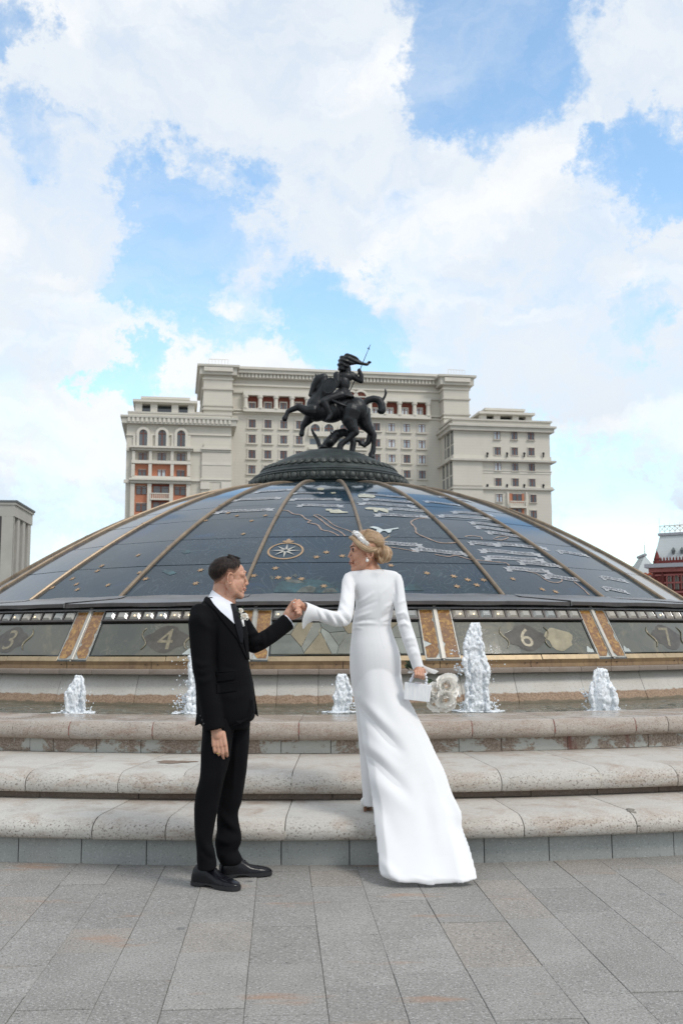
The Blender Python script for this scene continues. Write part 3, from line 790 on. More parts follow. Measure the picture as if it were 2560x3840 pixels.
nf = 0
for k in range(-10, 12):
    a0 = P0 + R(-.3) + k * BAY / 2; 
    mb = MB(); mb.grid([[pol(r, a0 + (BAY / 2 - R(.05)) * j / 4, z) for j in range(5)] for (r, z) in ((7.55, 1.108), (7.612, 1.106), (7.606, 1.070), (7.612, 1.033))]); me = mb.mesh('fascia_plate', M_fascia); fp = link('fascia_plate', me, DM)
    mb = MB()
    for e in (.07, .93): mb.sphere(pol(7.614, a0 + BAY / 2 * e, 1.075), .007, 6, 4)
    link('rivet', mb.mesh('rivet', M_black), fp)
def on_drum(sc, ac, h, txt, mat, parent, off=0.0, name='numeral', flipw=1.0):
    me = text_mesh(txt, 1.0); co = getco(me); out = np.empty_like(co)
    hy = co[:, 1].max() - co[:, 1].min(); my = (co[:, 1].max() + co[:, 1].min()) / 2
    for i, (x, y, z) in enumerate(co):
        p = drum(sc - (y - my) / hy * h, ac + x / hy * h * dl / 7.42 * flipw, off); out[i] = p
    setco(me, out); me.name = name; setmats(me, mat); return link(name, me, parent)
def blob_on_drum(pts, mat, parent, off, name):
    mb = MB(); vs = [drum(s, a, off) for (s, a) in pts]; mb.add(vs, [tuple(range(len(vs)))]); return link(name, mb.mesh(name, mat), parent)
panels = [o for o in COL.objects if o.name.split('.')[0] == 'clock_panel']
for k, txt in ((-3, '2'), (-2, '3'), (-1, '4'), (0, '5'), (1, '6'), (2, '7'), (3, '8')):
    pa = panels[k + 4]; ac = P0 + k * BAY + BAY * (.5 if k != -1 else .52); rg = random.Random(k + 40)
    # plum cartouche and scrolls flanking the hour
    n = 22; pts = []
    for i in range(n):
        th = 2 * math.pi * i / n; q = 1 + .12 * math.cos(4 * th) + .05 * math.sin(7 * th + k)
        pts.append((0.575 - 0.255 * math.sin(th) * min(q, 1.05), ac + R(1.75) * math.cos(th) * q))
    if k != 0: blob_on_drum(pts, M_plum, pa, -.0045, 'cartouche')
    if k != 0: on_drum(0.575, ac, 0.40 if k != 1 else .36, txt, M_mold, pa, -.003)
    for s in (-1, 1):
        mb = MB(); q = []
        for i in range(16):
            u = i / 15; th = 5.5 * u; q.append(drum(0.36 + 0.42 * u, ac + s * (R(1.95) + R(.28) * math.sin(th * 1.15)), 0.0))
        mb.tube(q, [(.004, .010 * math.sin(math.pi * (i + .6) / 16.5) + .002) for i in range(16)], 5); link('scroll', mb.mesh('scroll', M_mold, True), pa)
    if k == 1:   # corroded patch right of the 6
        n = 24; pts = [(0.60 - 0.22 * math.sin(t) * (1 + .18 * math.sin(3 * t + 1)), ac + R(3.1) + R(1.25) * math.cos(t) * (1 + .15 * math.sin(5 * t))) for t in [2 * math.pi * i / n for i in range(n)]]
        blob_on_drum(pts, plain('corroded_gilding', (0.29, 0.255, 0.17), .15, var=.25, vs=8), pa, -.0036, 'peeled_patch')
    if k in (-1, 1, 2, -2):   # peeled corners
        e = ac + (R(2.6) if k == -1 else R(5.6) if k in (1,) else -R(5.6)); n = 16
        pts = [(0.872 - abs(math.sin(t)) * 0.10 * (1 + .3 * math.sin(4 * t)), e + R(.9 if k == -1 else .35) * math.cos(t)) for t in [math.pi * i / (n - 1) for i in range(n)]]
        blob_on_drum(pts, M_peel, pa, -.0033, 'peeled_patch')
# the broken pane under the clasped hands: cobbled grey shards with lead lines between
pa = panels[4]; ac = P0 + BAY / 2; M_lead = plain('crack_line', (0.05, 0.06, 0.055), .6)
seeds = [(rngf.uniform(0, 1), rngf.uniform(0, 1)) for _ in range(17)]
M_sh = [plain('shard_glass_%s' % c, col, 0.14, var=.25, vs=4) for c, col in zip('abcd', ((0.19, 0.195, 0.165), (0.24, 0.25, 0.22), (0.225, 0.19, 0.125), (0.15, 0.16, 0.14)))]
def clip_cell(i):
    W_ = 11.9; H_ = 3.2; poly = [(0, 0), (W_, 0), (W_, H_), (0, H_)]; px, py = seeds[i][0] * W_, seeds[i][1] * H_
    for j, (x, y) in enumerate(seeds):
        if j == i: continue
        qx, qy = x * W_, y * H_; mx, my = (px + qx) / 2, (py + qy) / 2; nx, ny = qx - px, qy - py; L = math.hypot(nx, ny); nx /= L; ny /= L; out = []
        for u in range(len(poly)):
            A, B = poly[u], poly[(u + 1) % len(poly)]; da = (A[0] - mx) * nx + (A[1] - my) * ny + .025; db = (B[0] - mx) * nx + (B[1] - my) * ny + .025
            if da <= 0: out.append(A)
            if da * db < 0: s = da / (da - db); out.append((A[0] + (B[0] - A[0]) * s, A[1] + (B[1] - A[1]) * s))
        poly = out
        if len(poly) < 3: return None
    return poly
for i in range(len(seeds)):
    po = clip_cell(i)
    if not po: continue
    pts = [(0.272 + 0.60 * y / 3.2, ac + R(x - 5.95)) for x, y in po]; off = 0.001 + .003 * rngf.random()
    top = [drum(s, a, off) for s, a in pts]; bot = [drum(s, a, -.006) for s, a in pts]; n = len(pts); mb = MB()
    mb.add(top + bot, [tuple(range(n))] + [(q, (q + 1) % n, n + (q + 1) % n, n + q) for q in range(n)])
    link('glass_shard', mb.mesh('glass_shard', M_sh[i % 4]), pa)
# ================================================================ painted figures on the dome: ribbons with city names, stars, compass, coast lines
def dec(t, a, off=0.006): return dome_pt(t, a, off)
M_ribbon = plain('ribbon_paint', (0.30, 0.31, 0.325), 0.15, var=.14, vs=9)
M_ink = plain('ribbon_ink', (0.05, 0.055, 0.075), 0.3)
M_star = plain('star_gilt', (0.36, 0.235, 0.13), 0.3, 0.1, var=.2, vs=14)
M_coast = plain('coast_line_paint', (0.25, 0.175, 0.135), 0.15, var=.25, vs=8)
M_beast = plain('beast_paint', (0.40, 0.39, 0.30), 0.15, var=.3, vs=14)
M_blue = plain('deep_blue_enamel', (0.008, 0.035, 0.105), 0.15, var=.4, vs=3)
M_teal = plain('teal_enamel', (0.020, 0.055, 0.066), 0.1, var=.8, vs=6)
M_sand = plain('sand_enamel', (0.075, 0.085, 0.075), 0.1, var=.7, vs=9)
def scale_ta(t):
    r, z = prof(t); r2, z2 = prof(t + .01); return math.hypot(r2 - r, z2 - z) / .01, r
def banner(x0, y0, x1, y1, h, txt):
    """ribbon between two photo pixels, h = height in metres on the glass"""
    t0, a0 = dome_hit(x0, y0); t1, a1 = dome_hit(x1, y1); mt, mr = scale_ta((t0 + t1) / 2)
    h *= 1.65
    L = math.hypot((a1 - a0) * mr, (t1 - t0) * mt); ux, uy = (a1 - a0) / L, (t1 - t0) / L
    def P(u, v, off):   # u along, v up (metres)
        return dec(t0 + uy * u + v / mt, a0 + ux * u + 0 * v, off)
    mb = MB(); n = 9
    wave = lambda q: 0.012 * math.sin(q * 2 * math.pi)
    u0, u1 = L * .07, L * .93
    mb.grid([[P(u0 + (u1 - u0) * i / n, -h / 2 + wave(i / n), .006), P(u0 + (u1 - u0) * i / n, h / 2 + wave(i / n), .006)] for i in range(n + 1)])
    tl = L * .07 + .03
    for s, ub, ue in ((-1, u0 + .02, u0 - tl), (1, u1 - .02, u1 + tl)):
        d = -h * .32
        mb.add([P(ub, h / 2 + d, .004), P(ue, h / 2 + d + .01, .004), P(ue + (ub - ue) * .32, d, .004), P(ue, -h / 2 + d, .004), P(ub, -h / 2 + d, .004)], [(0, 1, 2, 3, 4)])
    b = link('banner', mb.mesh('banner', M_ribbon), DM)
    if txt:
        me = text_mesh(txt, 1.0, .022); co = getco(me); w = co[:, 0].max() - co[:, 0].min(); hy = co[:, 1].max() - co[:, 1].min(); mx = (co[:, 0].max() + co[:, 0].min()) / 2; my = (co[:, 1].max() + co[:, 1].min()) / 2
        tw = (u1 - u0) * .88; out = np.empty_like(co)
        for i, (x, y, z) in enumerate(co):
            q = .5 + (x - mx) / w * .88
            out[i] = P((u0 + u1) / 2 + (x - mx) / w * tw, (y - my) / hy * h * .66 + wave(q), .0085)
        setco(me, out); me.name = 'lettering'; setmats(me, M_ink); link('lettering', me, b)
for b in ((1545, 2060, 1752, 2077, .062, 'ГВАТЕМАЛА'), (1405, 2036, 1578, 2044, .062, 'МЕХИКО'), (1758, 2036, 1856, 2042, .058, 'РОЗО'), (1852, 2040, 2046, 2057, .058, 'ПОРТ О ПРЕНС'),
          (1795, 2064, 2022, 2080, .062, 'ТЕГУСИГАЛЬПА'), (1812, 2091, 2034, 2100, .062, 'САН-САЛЬВАДОР'), (1944, 2109, 2098, 2122, .056, 'МАНАГУА'), (1894, 2132, 2054, 2142, .062, 'САН-ХОСЕ'), (2036, 2160, 2178, 2176, .062, 'ПАНАМА'),
          (1405, 1930, 1600, 1937, .062, 'ШРИВПОРТ'), (1452, 1908, 1600, 1917, .058, 'ДАЛЛАС'), (1345, 1888, 1552, 1899, .06, 'АЛЬБУКЕРКЕ'), (1360, 1872, 1556, 1884, .058, 'ОКЛАХОМА'),
          (1118, 1895, 1283, 1897, .06, 'ФИНИКС'), (1090, 1873, 1275, 1872, .058, 'ЛАС-ВЕГАС'), (1100, 1850, 1210, 1848, .055, 'САКРАМЕНТО'), (1350, 1852, 1530, 1866, .055, 'КОЛОРАДО'),
          (810, 1922, 1025, 1909, .06, 'ГОНОЛУЛУ'), (880, 1876, 1052, 1867, .06, 'САН-ФРАНЦИСКО'), (960, 1846, 1090, 1836, .055, 'СИЭТЛ'),
          (1760, 1960, 1896, 1974, .058, 'ХЬЮСТОН'), (1780, 1976, 1920, 1992, .058, 'НАССАУ'), (1824, 1996, 1948, 2012, .058, 'ГАВАНА'), (1692, 1920, 1842, 1932, .058, 'ТАЛЛАХАССИ'), (1640, 1934, 1832, 1944, .058, 'ДЖЕКСОНВИЛЛ'),
          (1590, 1880, 1720, 1894, .055, 'АТЛАНТА'), (1640, 1862, 1760, 1880, .055, 'НЭШВИЛЛ'), (2088, 2068, 2196, 2082, .056, 'КАРАКАС'), (2252, 2166, 2342, 2178, .056, 'БОГОТА'), (2260, 2206, 2344, 2218, .056, 'КИТО')):
    banner(*b)
def star(x, y, r=0.055, pts=6, rot=None):
    t, a = dome_hit(x, y); mt, mr = scale_ta(t); rot = rngf.uniform(0, 1) if rot is None else rot; n = pts * 2; mb = MB()
    vs = [dec(t, a, .012)]
    for i in range(n):
        th = rot + 2 * math.pi * i / n; rr = r if i % 2 == 0 else r * .42
        vs.append(dec(t + rr * math.sin(th) / mt, a + rr * math.cos(th) / mr, .006))
    mb.add(vs, [(0, i + 1, (i + 1) % n + 1) for i in range(n)]); link('star', mb.mesh('star', M_star), DM)
for x, y in ((1186, 2090), (1223, 2072), (1283, 2086), (1032, 2132), (951, 2160), (1043, 2167), (1081, 2170), (1130, 2172), (1214, 2199), (1465, 2121),
             (1600, 2150), (1700, 2162), (1753, 2175), (1812, 2176), (1713, 2200), (1786, 2195), (1922, 2172), (2032, 2211), (2082, 2220),
             (752, 2139), (734, 2189), (546, 2172), (523, 2148), (632, 2052), (912, 2003), (716, 1983), (772, 1953), (856, 1924), (888, 1935), (943, 1954), (995, 1934), (518, 2083), (382, 2123), (365, 2142), (287, 2192), (272, 2171), (197, 2205), (290, 2212), (405, 2195)):
    star(x, y, .052 if y > 2050 else .044)
def coast(px, w=0.016, mat=None, name='coastline'):
    ta = [dome_hit(x, y) for x, y in px]; mb = MB(); rows = []
    q = []
    for i in range(len(ta) - 1):
        for s in range(5):
            u = s / 5; j = i; p0 = ta[max(j - 1, 0)]; p1 = ta[j]; p2 = ta[j + 1]; p3 = ta[min(j + 2, len(ta) - 1)]
            q.append(tuple(.5 * ((2 * p1[k]) + (-p0[k] + p2[k]) * u + (2 * p0[k] - 5 * p1[k] + 4 * p2[k] - p3[k]) * u * u + (-p0[k] + 3 * p1[k] - 3 * p2[k] + p3[k]) * u ** 3) for k in (0, 1)))
    q.append(ta[-1])
    for i, (t, a) in enumerate(q):
        mt, mr = scale_ta(t); t2, a2 = q[min(i + 1, len(q) - 1)]; t1, a1 = q[max(i - 1, 0)]
        dx, dy = (a2 - a1) * mr, (t2 - t1) * mt; L = math.hypot(dx, dy) or 1; nx, ny = -dy / L, dx / L; ww = w * (.7 + .5 * math.sin(i * .9) ** 2) / 2
        rows.append([dec(t + ny * ww / mt, a + nx * ww / mr, .005), dec(t - ny * ww / mt, a - nx * ww / mr, .005)])
    mb.grid(rows); link(name, mb.mesh(name, mat or M_coast), DM)
coast([(1048, 1914), (1078, 1916), (1100, 1928), (1128, 1932), (1148, 1948), (1165, 1953), (1155, 1960), (1188, 1968), (1200, 1980), (1208, 1988), (1240, 1995), (1270, 2010)], .026)
coast([(1176, 1933), (1200, 1948), (1235, 1975), (1275, 1995), (1294, 2011)], .026)
coast([(1176, 1932), (1192, 1931), (1225, 1950), (1255, 1972), (1310, 1992), (1330, 2005)], .018)
coast([(1600, 1942), (1560, 1947), (1540, 1960), (1556, 1980), (1562, 2000), (1600, 2018), (1650, 2036), (1712, 2035), (1718, 2026)], .026)
coast([(1462, 2052), (1510, 2060), (1560, 2068)], .018)
coast([(1630, 2080), (1680, 2088), (1710, 2084), (1760, 2098), (1800, 2102), (1860, 2108), (1896, 2112), (1908, 2122)], .02)
coast([(1968, 2142), (2010, 2152), (2050, 2178), (2085, 2186), (2106, 2178), (2090, 2160)], .018)
coast([(2150, 2182), (2180, 2205), (2208, 2232)], .022)
coast([(1742, 2014), (1760, 2010), (1800, 2014), (1806, 2024)], .022)
coast([(1856, 2018), (1880, 2012), (1905, 2016), (1880, 2026), (1856, 2024), (1850, 2020)], .018)
def patch(px, mat, name, off=.0035):
    vs = [dec(*dome_hit(x, y), off) for x, y in px]; c = sum(vs, Vector()) / len(vs); mb = MB()
    mb.add(vs + [c], [(i, (i + 1) % len(vs), len(vs)) for i in range(len(vs))]); link(name, mb.mesh(name, mat), DM)
# beasts
def beast(px): patch(px, M_beast, 'beast_figure', .007)
patch([(1384, 1978), (1400, 1975), (1416, 1978), (1424, 1986), (1440, 1989), (1462, 1988), (1492, 1980), (1494, 1984), (1470, 1988), (1464, 1998), (1455, 2000), (1450, 1993), (1434, 1992), (1424, 2000), (1410, 1996), (1412, 1986), (1398, 1982)], plain('pale_beast_paint', (0.45, 0.50, 0.50), .3, var=.2, vs=15), 'beast_figure', .007)
beast([(1367, 1906), (1385, 1903), (1410, 1905), (1440, 1907), (1455, 1913), (1455, 1924), (1448, 1923), (1444, 1916), (1420, 1914), (1412, 1922), (1404, 1921), (1398, 1912), (1372, 1911)])
beast([(1220, 1910), (1240, 1909), (1244, 1914), (1270, 1911), (1285, 1919), (1305, 1921), (1304, 1924), (1282, 1925), (1262, 1926), (1238, 1924), (1234, 1917), (1222, 1916)])
beast([(1340, 1857), (1365, 1853), (1400, 1857), (1408, 1864), (1398, 1868), (1370, 1866), (1345, 1866)])
beast([(1188, 1832), (1205, 1829), (1216, 1833), (1212, 1839), (1192, 1839)])
beast([(1240, 1848), (1256, 1846), (1260, 1851), (1244, 1853)])
# the sea monster in the lowest pane: teal and sand enamels
for px, mt_ in (([(1025, 2222), (1040, 2190), (1060, 2180), (1110, 2178), (1165, 2172), (1220, 2180), (1262, 2200), (1275, 2225)], M_teal), ([(1060, 2165), (1080, 2172), (1120, 2176), (1140, 2186), (1110, 2189), (1075, 2183)], M_sand),
                ([(1110, 2222), (1130, 2205), (1160, 2196), (1185, 2204), (1175, 2224)], M_sand), ([(1205, 2224), (1220, 2208), (1250, 2206), (1268, 2222)], M_sand), ([(1010, 2165), (1018, 2158), (1026, 2168), (1022, 2176)], M_sand), ([(1095, 2160), (1108, 2152), (1116, 2160), (1108, 2168)], M_sand),
                ([(606, 2144), (640, 2136), (662, 2150), (636, 2158)], M_teal), ([(680, 2070), (710, 2063), (716, 2072), (690, 2078)], M_teal), ([(1510, 2215), (1530, 2192), (1565, 2192), (1590, 2216)], M_teal)):
    patch(px, mt_, 'enamel_figure', .0030 + .001 * (mt_ is M_sand))
# compass rose
tc_, ac_ = dome_hit(1071, 2066); mt, mr = scale_ta(tc_); rc = 0.222
def cp(r, th, off): return dec(tc_ + r * math.sin(th) / mt, ac_ + r * math.cos(th) / mr, off)
mb = MB(); mb.grid([[cp(rc * .93, 2 * math.pi * i / 40, .006), cp(rc * 1.05, 2 * math.pi * i / 40, .006)] for i in range(41)])
cr = link('compass_rose', mb.mesh('compass_rose', M_star), DM)
for s, nm, mt_ in ((0, 'bright_ray', plain('compass_silver', (.52, .50, .44), .3)), (1, 'shaded_ray', plain('compass_grey', (.24, .24, .23), .3))):
    mb = MB()
    for i in range(8):
        th = math.pi / 2 + math.pi / 4 * i; L = rc * (.88 if i % 2 == 0 else .8); h = math.pi / 8 * (1 if s else -1)
        mb.add([cp(.02, th, .008), cp(L, th, .008), cp(rc * .22, th + h, .008)], [(0, 1, 2)])
    link(nm, mb.mesh(nm, mt_), cr)
mb = MB()
for (dx, dy, r1, r2) in ((0, 1.32, .030, .055), (-.13, 1.22, .035, .018), (.13, 1.22, .035, .018), (0, 1.12, .06, .012)):
    n = 10; mb.add([dec(tc_ + (dy * rc + r2 * math.sin(2 * math.pi * i / n)) / mt, ac_ + (dx * rc * 1.6 + r1 * math.cos(2 * math.pi * i / n)) / mr, .007) for i in range(n)], [tuple(range(n))])
link('fleur', mb.mesh('fleur', M_star), cr)
# ================================================================ bronze pedestal and statue
PD = empty('pedestal', (CX, CY, 3.9), 'dark bronze domed pedestal ringed by two rows of egg mouldings under the statue', 'pedestal')
def bronze(name, c, c2, rough=0.5, metal=0.35):
    m = MT(name); c_ = m.mix(m.map(m.noise(5, 6, 0.7), 0.36, 0.66), c, c2)
    m.col(c_); m.set(Metallic=metal, Roughness=rough, Specular_IOR_Level=0.45); m.bump(m.noise(30, 5, 0.65), 0.15, 0.006); return m.m
M_ped = bronze('pedestal_patina', (0.020, 0.027, 0.026), (0.048, 0.060, 0.057), 0.55)
M_egg = bronze('egg_patina', (0.030, 0.036, 0.034), (0.085, 0.092, 0.085), 0.5)
def lathe_part(name, pts, mat, parent, n=96, sm=30):
    mb = MB(); mb.grid([[pol(r, 2 * math.pi * i / n, z) for i in range(n)] for (r, z) in pts], closed_u=True); me = mb.mesh(name, mat); autosmooth(me, sm); return link(name, me, parent)
lathe_part('base_ring', [(1.30, 3.88), (1.395, 3.93), (1.405, 3.965), (1.44, 3.985), (1.445, 4.0), (1.435, 4.02), (1.43, 4.12), (1.40, 4.135)], M_ped, PD)
lathe_part('torus_band', [(1.42, 4.13), (1.425, 4.145), (1.405, 4.158), (1.38, 4.16), (1.365, 4.175), (1.37, 4.192), (1.355, 4.205), (1.325, 4.21), (1.30, 4.235), (1.26, 4.25)], M_ped, PD)
lathe_part('crown_cap', [(1.28, 4.24), (1.27, 4.27), (1.13, 4.37), (.96, 4.47), (.94, 4.49), (.92, 4.485), (.80, 4.555), (.65, 4.625), (.48, 4.68), (.25, 4.72), (.001, 4.73)], M_ped, PD)
def egg_mesh(w, h, d):
    mb = MB(); mb.sphere((0, 0, 0), (w * .36, d, h * .46), 12, 9)
    rows = []
    for i in range(17):
        th = math.pi * (i / 16 - 0) + math.pi; a = th
        x, z = w * .46 * math.cos(a), h * .52 * math.sin(a) + h * .06
        if i in (0, 16): z = h * .42
        rows.append([Vector((x * q, -d * e, z * q)) for q, e in ((1.06, .1), (1.04, .62), (.93, .62), (.90, .1))])
    mb.grid(rows, closed_u=True, cap=True)
    mb.add([Vector((w * .5 - .012, -d * .1, h * .4)), Vector((w * .5 + .012, -d * .1, h * .4)), Vector((w * .5, -d * .6, h * .3)), Vector((w * .5, -d * .1, -h * .5))], [(0, 1, 2), (0, 2, 3), (1, 3, 2)])
    return mb.mesh('egg', M_egg, True)
for (r, z, tilt, w, h, d, n) in ((1.428, 4.062, R(4), 0.165, 0.135, .038, 54), (1.165, 4.345, R(52), 0.136, 0.175, .040, 54)):
    me = egg_mesh(w, h, d)
    for i in range(n):
        a = 2 * math.pi * (i + .5) / n
        if math.cos(a) < -0.25: continue
        o = bpy.data.objects.new('egg', me); COL.objects.link(o); o.parent = PD; o.matrix_parent_inverse = parent_inv(PD)
        o.matrix_basis = Matrix.Translation(pol(r, a, z)) @ Matrix.Rotation(a, 4, 'Z') @ Matrix.Rotation(-tilt, 4, 'X')
# statue ------------------------------------------------------------------
M_br = bronze('statue_bronze', (0.009, 0.010, 0.011), (0.026, 0.028, 0.031), 0.42, 0.35)
YS = CY - 0.05; ZP = 0.00217
ST = empty('statue', (CX, CY, 4.6), 'black bronze statue of a spearman on a rearing horse above a slain dragon', 'statue')
def sp(zx, zy, dy=0.0): return at(900 + zx / 2.24, 1250 + zy / 2.24, YS + dy)
def chain(pts, n=12):
    """pts: (zx, zy, depth, radius in zoom px)"""
    out = []
    for (a, b) in zip(pts[:-1], pts[1:]): out.append(cap_prim(sp(*a[:3]), a[3] * ZP, sp(*b[:3]), b[3] * ZP, n))
    return out
def ellp(zx, zy, dy, rx, rd, rz, rot=0.0): return ell_prim(sp(zx, zy, dy), (rx * ZP, rd * ZP, rz * ZP), Matrix.Rotation(-rot, 3, 'Y'))
horse = [ellp(650, 640, 0, 92, 92, 105, R(-20)), ellp(760, 655, 0, 130, 105, 98), ellp(880, 640, 0, 120, 108, 95), ellp(975, 640, 0, 100, 108, 108, R(20))]
horse += chain([(640, 600, 0, 84), (685, 520, 0, 62), (708, 450, 0, 50), (705, 388, 0, 40)]) + chain([(700, 372, 0, 40), (655, 390, 0, 40), (622, 440, 0, 31), (602, 488, 0, 22), (592, 516, 0, 20)]) + chain([(655, 395, 0, 34), (650, 455, 0, 22)])
horse += chain([(640, 360, -.03, 12), (632, 335, -.03, 4)]) + chain([(660, 355, .04, 12), (652, 338, .04, 4)])
horse += chain([(690, 352, 0, 16), (716, 358, 0, 15), (732, 390, 0, 14), (738, 440, 0, 13)])   # mane
horse += chain([(610, 650, -.10, 62), (560, 650, -.12, 42), (490, 618, -.13, 29), (440, 638, -.13, 24), (402, 655, -.13, 20), (388, 690, -.13, 19), (375, 716, -.13, 25)])
horse += chain([(600, 690, .10, 60), (560, 740, .12, 36), (530, 775, .12, 26), (522, 815, .12, 20), (517, 845, .12, 25)])
horse += chain([(930, 660, -.12, 90), (915, 720, -.14, 68), (945, 790, -.15, 46), (968, 828, -.15, 34), (920, 875, -.15, 25), (870, 915, -.15, 23), (842, 940, -.15, 27), (835, 975, -.15, 30)])
horse += chain([(1010, 680, .10, 92), (1050, 760, .12, 60), (1095, 820, .12, 36), (1122, 850, .12, 28), (1122, 930, .12, 20), (1116, 990, .12, 24), (1100, 1020, .12, 26), (1104, 1040, .12, 30)])
link('horse', union('horse', horse, 0.008, 9), ST).data.materials.append(M_br)
tail = chain([(1040, 590, .02, 26), (1075, 560, .02, 30), (1120, 548, .02, 30), (1165, 560, .02, 32), (1188, 600, .02, 34), (1192, 640, .02, 36)], 10) + chain([(1195, 560, .02, 14), (1215, 530, .02, 10), (1224, 500, .02, 12), (1220, 478, .02, 9), (1217, 458, .02, 2)], 8) + [ellp(1186, 652, .02, 36, 34, 28)]
link('horse_tail', union('horse_tail', tail, 0.0085, 2), ST).data.materials.append(M_br)
dragon = [ellp(700, 960, -.02, 40, 60, 26), ellp(755, 915, -.02, 42, 60, 46, R(-40)), ellp(815, 850, 0, 38, 50, 40, R(-35))] + chain([(700, 960, -.02, 30), (755, 910, -.02, 46), (815, 848, 0, 42), (870, 830, .03, 34)]) + chain([(640, 985, -.05, 14), (720, 980, -.05, 22), (800, 980, -.05, 26)])
dragon += chain([(597, 798, .03, 5), (615, 838, .03, 13), (645, 885, .03, 17), (662, 930, .03, 18), (675, 970, .03, 20)]) + chain([(757, 815, -.05, 3), (768, 850, -.05, 11), (760, 890, -.05, 18)]) + chain([(790, 808, .04, 3), (798, 850, .04, 11)])
dragon += chain([(870, 830, .05, 34), (930, 860, .06, 30), (950, 920, .05, 26), (940, 992, .04, 26)]) + chain([(1080, 640, .16, 16), (1078, 760, .17, 20), (1090, 850, .17, 24), (1078, 910, .17, 24), (1045, 942, .16, 18), (1012, 925, .15, 16), (1000, 900, .14, 16), (965, 895, .12, 18)])
link('dragon', union('dragon', dragon, 0.0085, 2), ST).data.materials.append(M_br)
rider = [ellp(868, 420, -.02, 58, 55, 78), ellp(880, 365, -.02, 72, 48, 45), ellp(862, 500, -.02, 62, 62, 45)] + chain([(812, 350, -.12, 32), (815, 400, -.15, 26), (808, 440, -.15, 22)]) + chain([(938, 352, .06, 34), (985, 385, .03, 26), (1015, 398, 0, 24), (1018, 355, -.02, 19), (1003, 318, -.03, 17)])
rider += [ellp(1000, 312, -.03, 17, 17, 20)] + chain([(905, 330, 0, 30), (898, 290, 0, 32)]) + chain([(845, 520, -.14, 46), (760, 545, -.20, 40), (705, 572, -.24, 34)]) + chain([(705, 572, -.24, 34), (735, 630, -.24, 29), (762, 685, -.23, 22), (740, 715, -.25, 18), (725, 728, -.26, 12)])
rider += chain([(845, 520, .14, 44), (770, 545, .20, 38), (720, 580, .22, 30), (745, 690, .22, 20)])
rd_ = link('rider', union('rider', rider, 0.0075, 4), ST); rd_.data.materials.append(M_br)
# pleated skirt of the rider
mb = MB(); rows = []
for i in range(8):
    u = i / 7; row = []
    for k in range(40):
        a = 2 * math.pi * k / 40; rr = (1 + .75 * u) * (1 + .10 * u * math.sin(a * 9)); c = sp(862, 478 + 68 * u, -.02)
        row.append(c + Vector((58 * ZP * rr * math.cos(a) * 1.0, 60 * ZP * rr * math.sin(a), 0.0)))
    rows.append(row)
mb.grid(rows, closed_u=True, cap=True); link('tunic_skirt', mb.mesh('tunic_skirt', M_br, True), ST)
cloak = chain([(850, 318, .02, 24), (852, 270, .02, 36), (868, 225, .02, 42), (905, 205, .02, 38), (945, 212, .02, 34), (985, 238, .02, 24), (1030, 253, .02, 17), (1062, 256, .02, 14), (1086, 246, .02, 13)], 12) + chain([(870, 240, -.04, 40), (900, 225, -.04, 38), (950, 240, -.03, 24), (1000, 252, -.02, 12)], 12) + chain([(888, 190, .02, 16), (890, 172, .02, 3)]) + chain([(852, 300, -.03, 26), (880, 275, -.05, 28), (915, 262, -.04, 18)])
cl = union('cloak', cloak, 0.0075, 2); co = getco(cl); no = getno(cl)
co += no * (0.012 * np.sin((co[:, 2] * 70 + co[:, 0] * 26) + 2 * vnoise(co, 4)))[:, None] * .8; setco(cl, co)
link('cloak', cl, ST).data.materials.append(M_br)
c = sp(752, 440, -.24); ax = Vector((-.45, -.85, .1)).normalized(); q = ax.to_track_quat('Z', 'Y'); mb = MB()
rows = [[c + q @ Vector((r * ZP * math.cos(2 * math.pi * k / 28), r * ZP * math.sin(2 * math.pi * k / 28), z)) for k in range(28)] for r, z in ((2, .035), (30, .03), (55, .012), (62, .010), (66, .016), (70, .012), (70, -.005), (2, -.006))]
mb.grid(rows, closed_u=True, cap=True); link('shield', mb.mesh('shield', M_br, True), ST)
mb = MB(); mb.tube([sp(1095, 90, -.04), sp(1003, 312, -.04), sp(912, 500, .08)], [.004, .009, .009], 8); mb.tube([sp(1068, 122, -.04), sp(1088, 134, -.04)], .008, 6); mb.tube([sp(1078, 128, -.04), sp(1094, 90, -.04)], [.010, .001], 6)
link('spear', mb.mesh('spear', M_br, True), ST)
mb = MB(); mb.tube([sp(755, 552, -.26), sp(840, 592, -.28), sp(925, 625, -.26)], [.024, .026, .018], 8); mb.tube([sp(740, 545, -.26), sp(760, 535, -.26)], .012, 6); link('scabbard', mb.mesh('scabbard', M_br, True), ST)
mb = MB()   # saddle cloth edge and girth straps
for off in (0, 1):
    mb.tube([sp(800 + off * 30, 560, -.235), sp(830 + off * 40, 650, -.245), sp(840 + off * 40, 720, -.21)], .010, 6)
mb.tube([sp(905, 590, -.225), sp(960, 582, -.22), sp(1010, 588, -.19)], .012, 6); link('harness', mb.mesh('harness', M_br, True), ST)
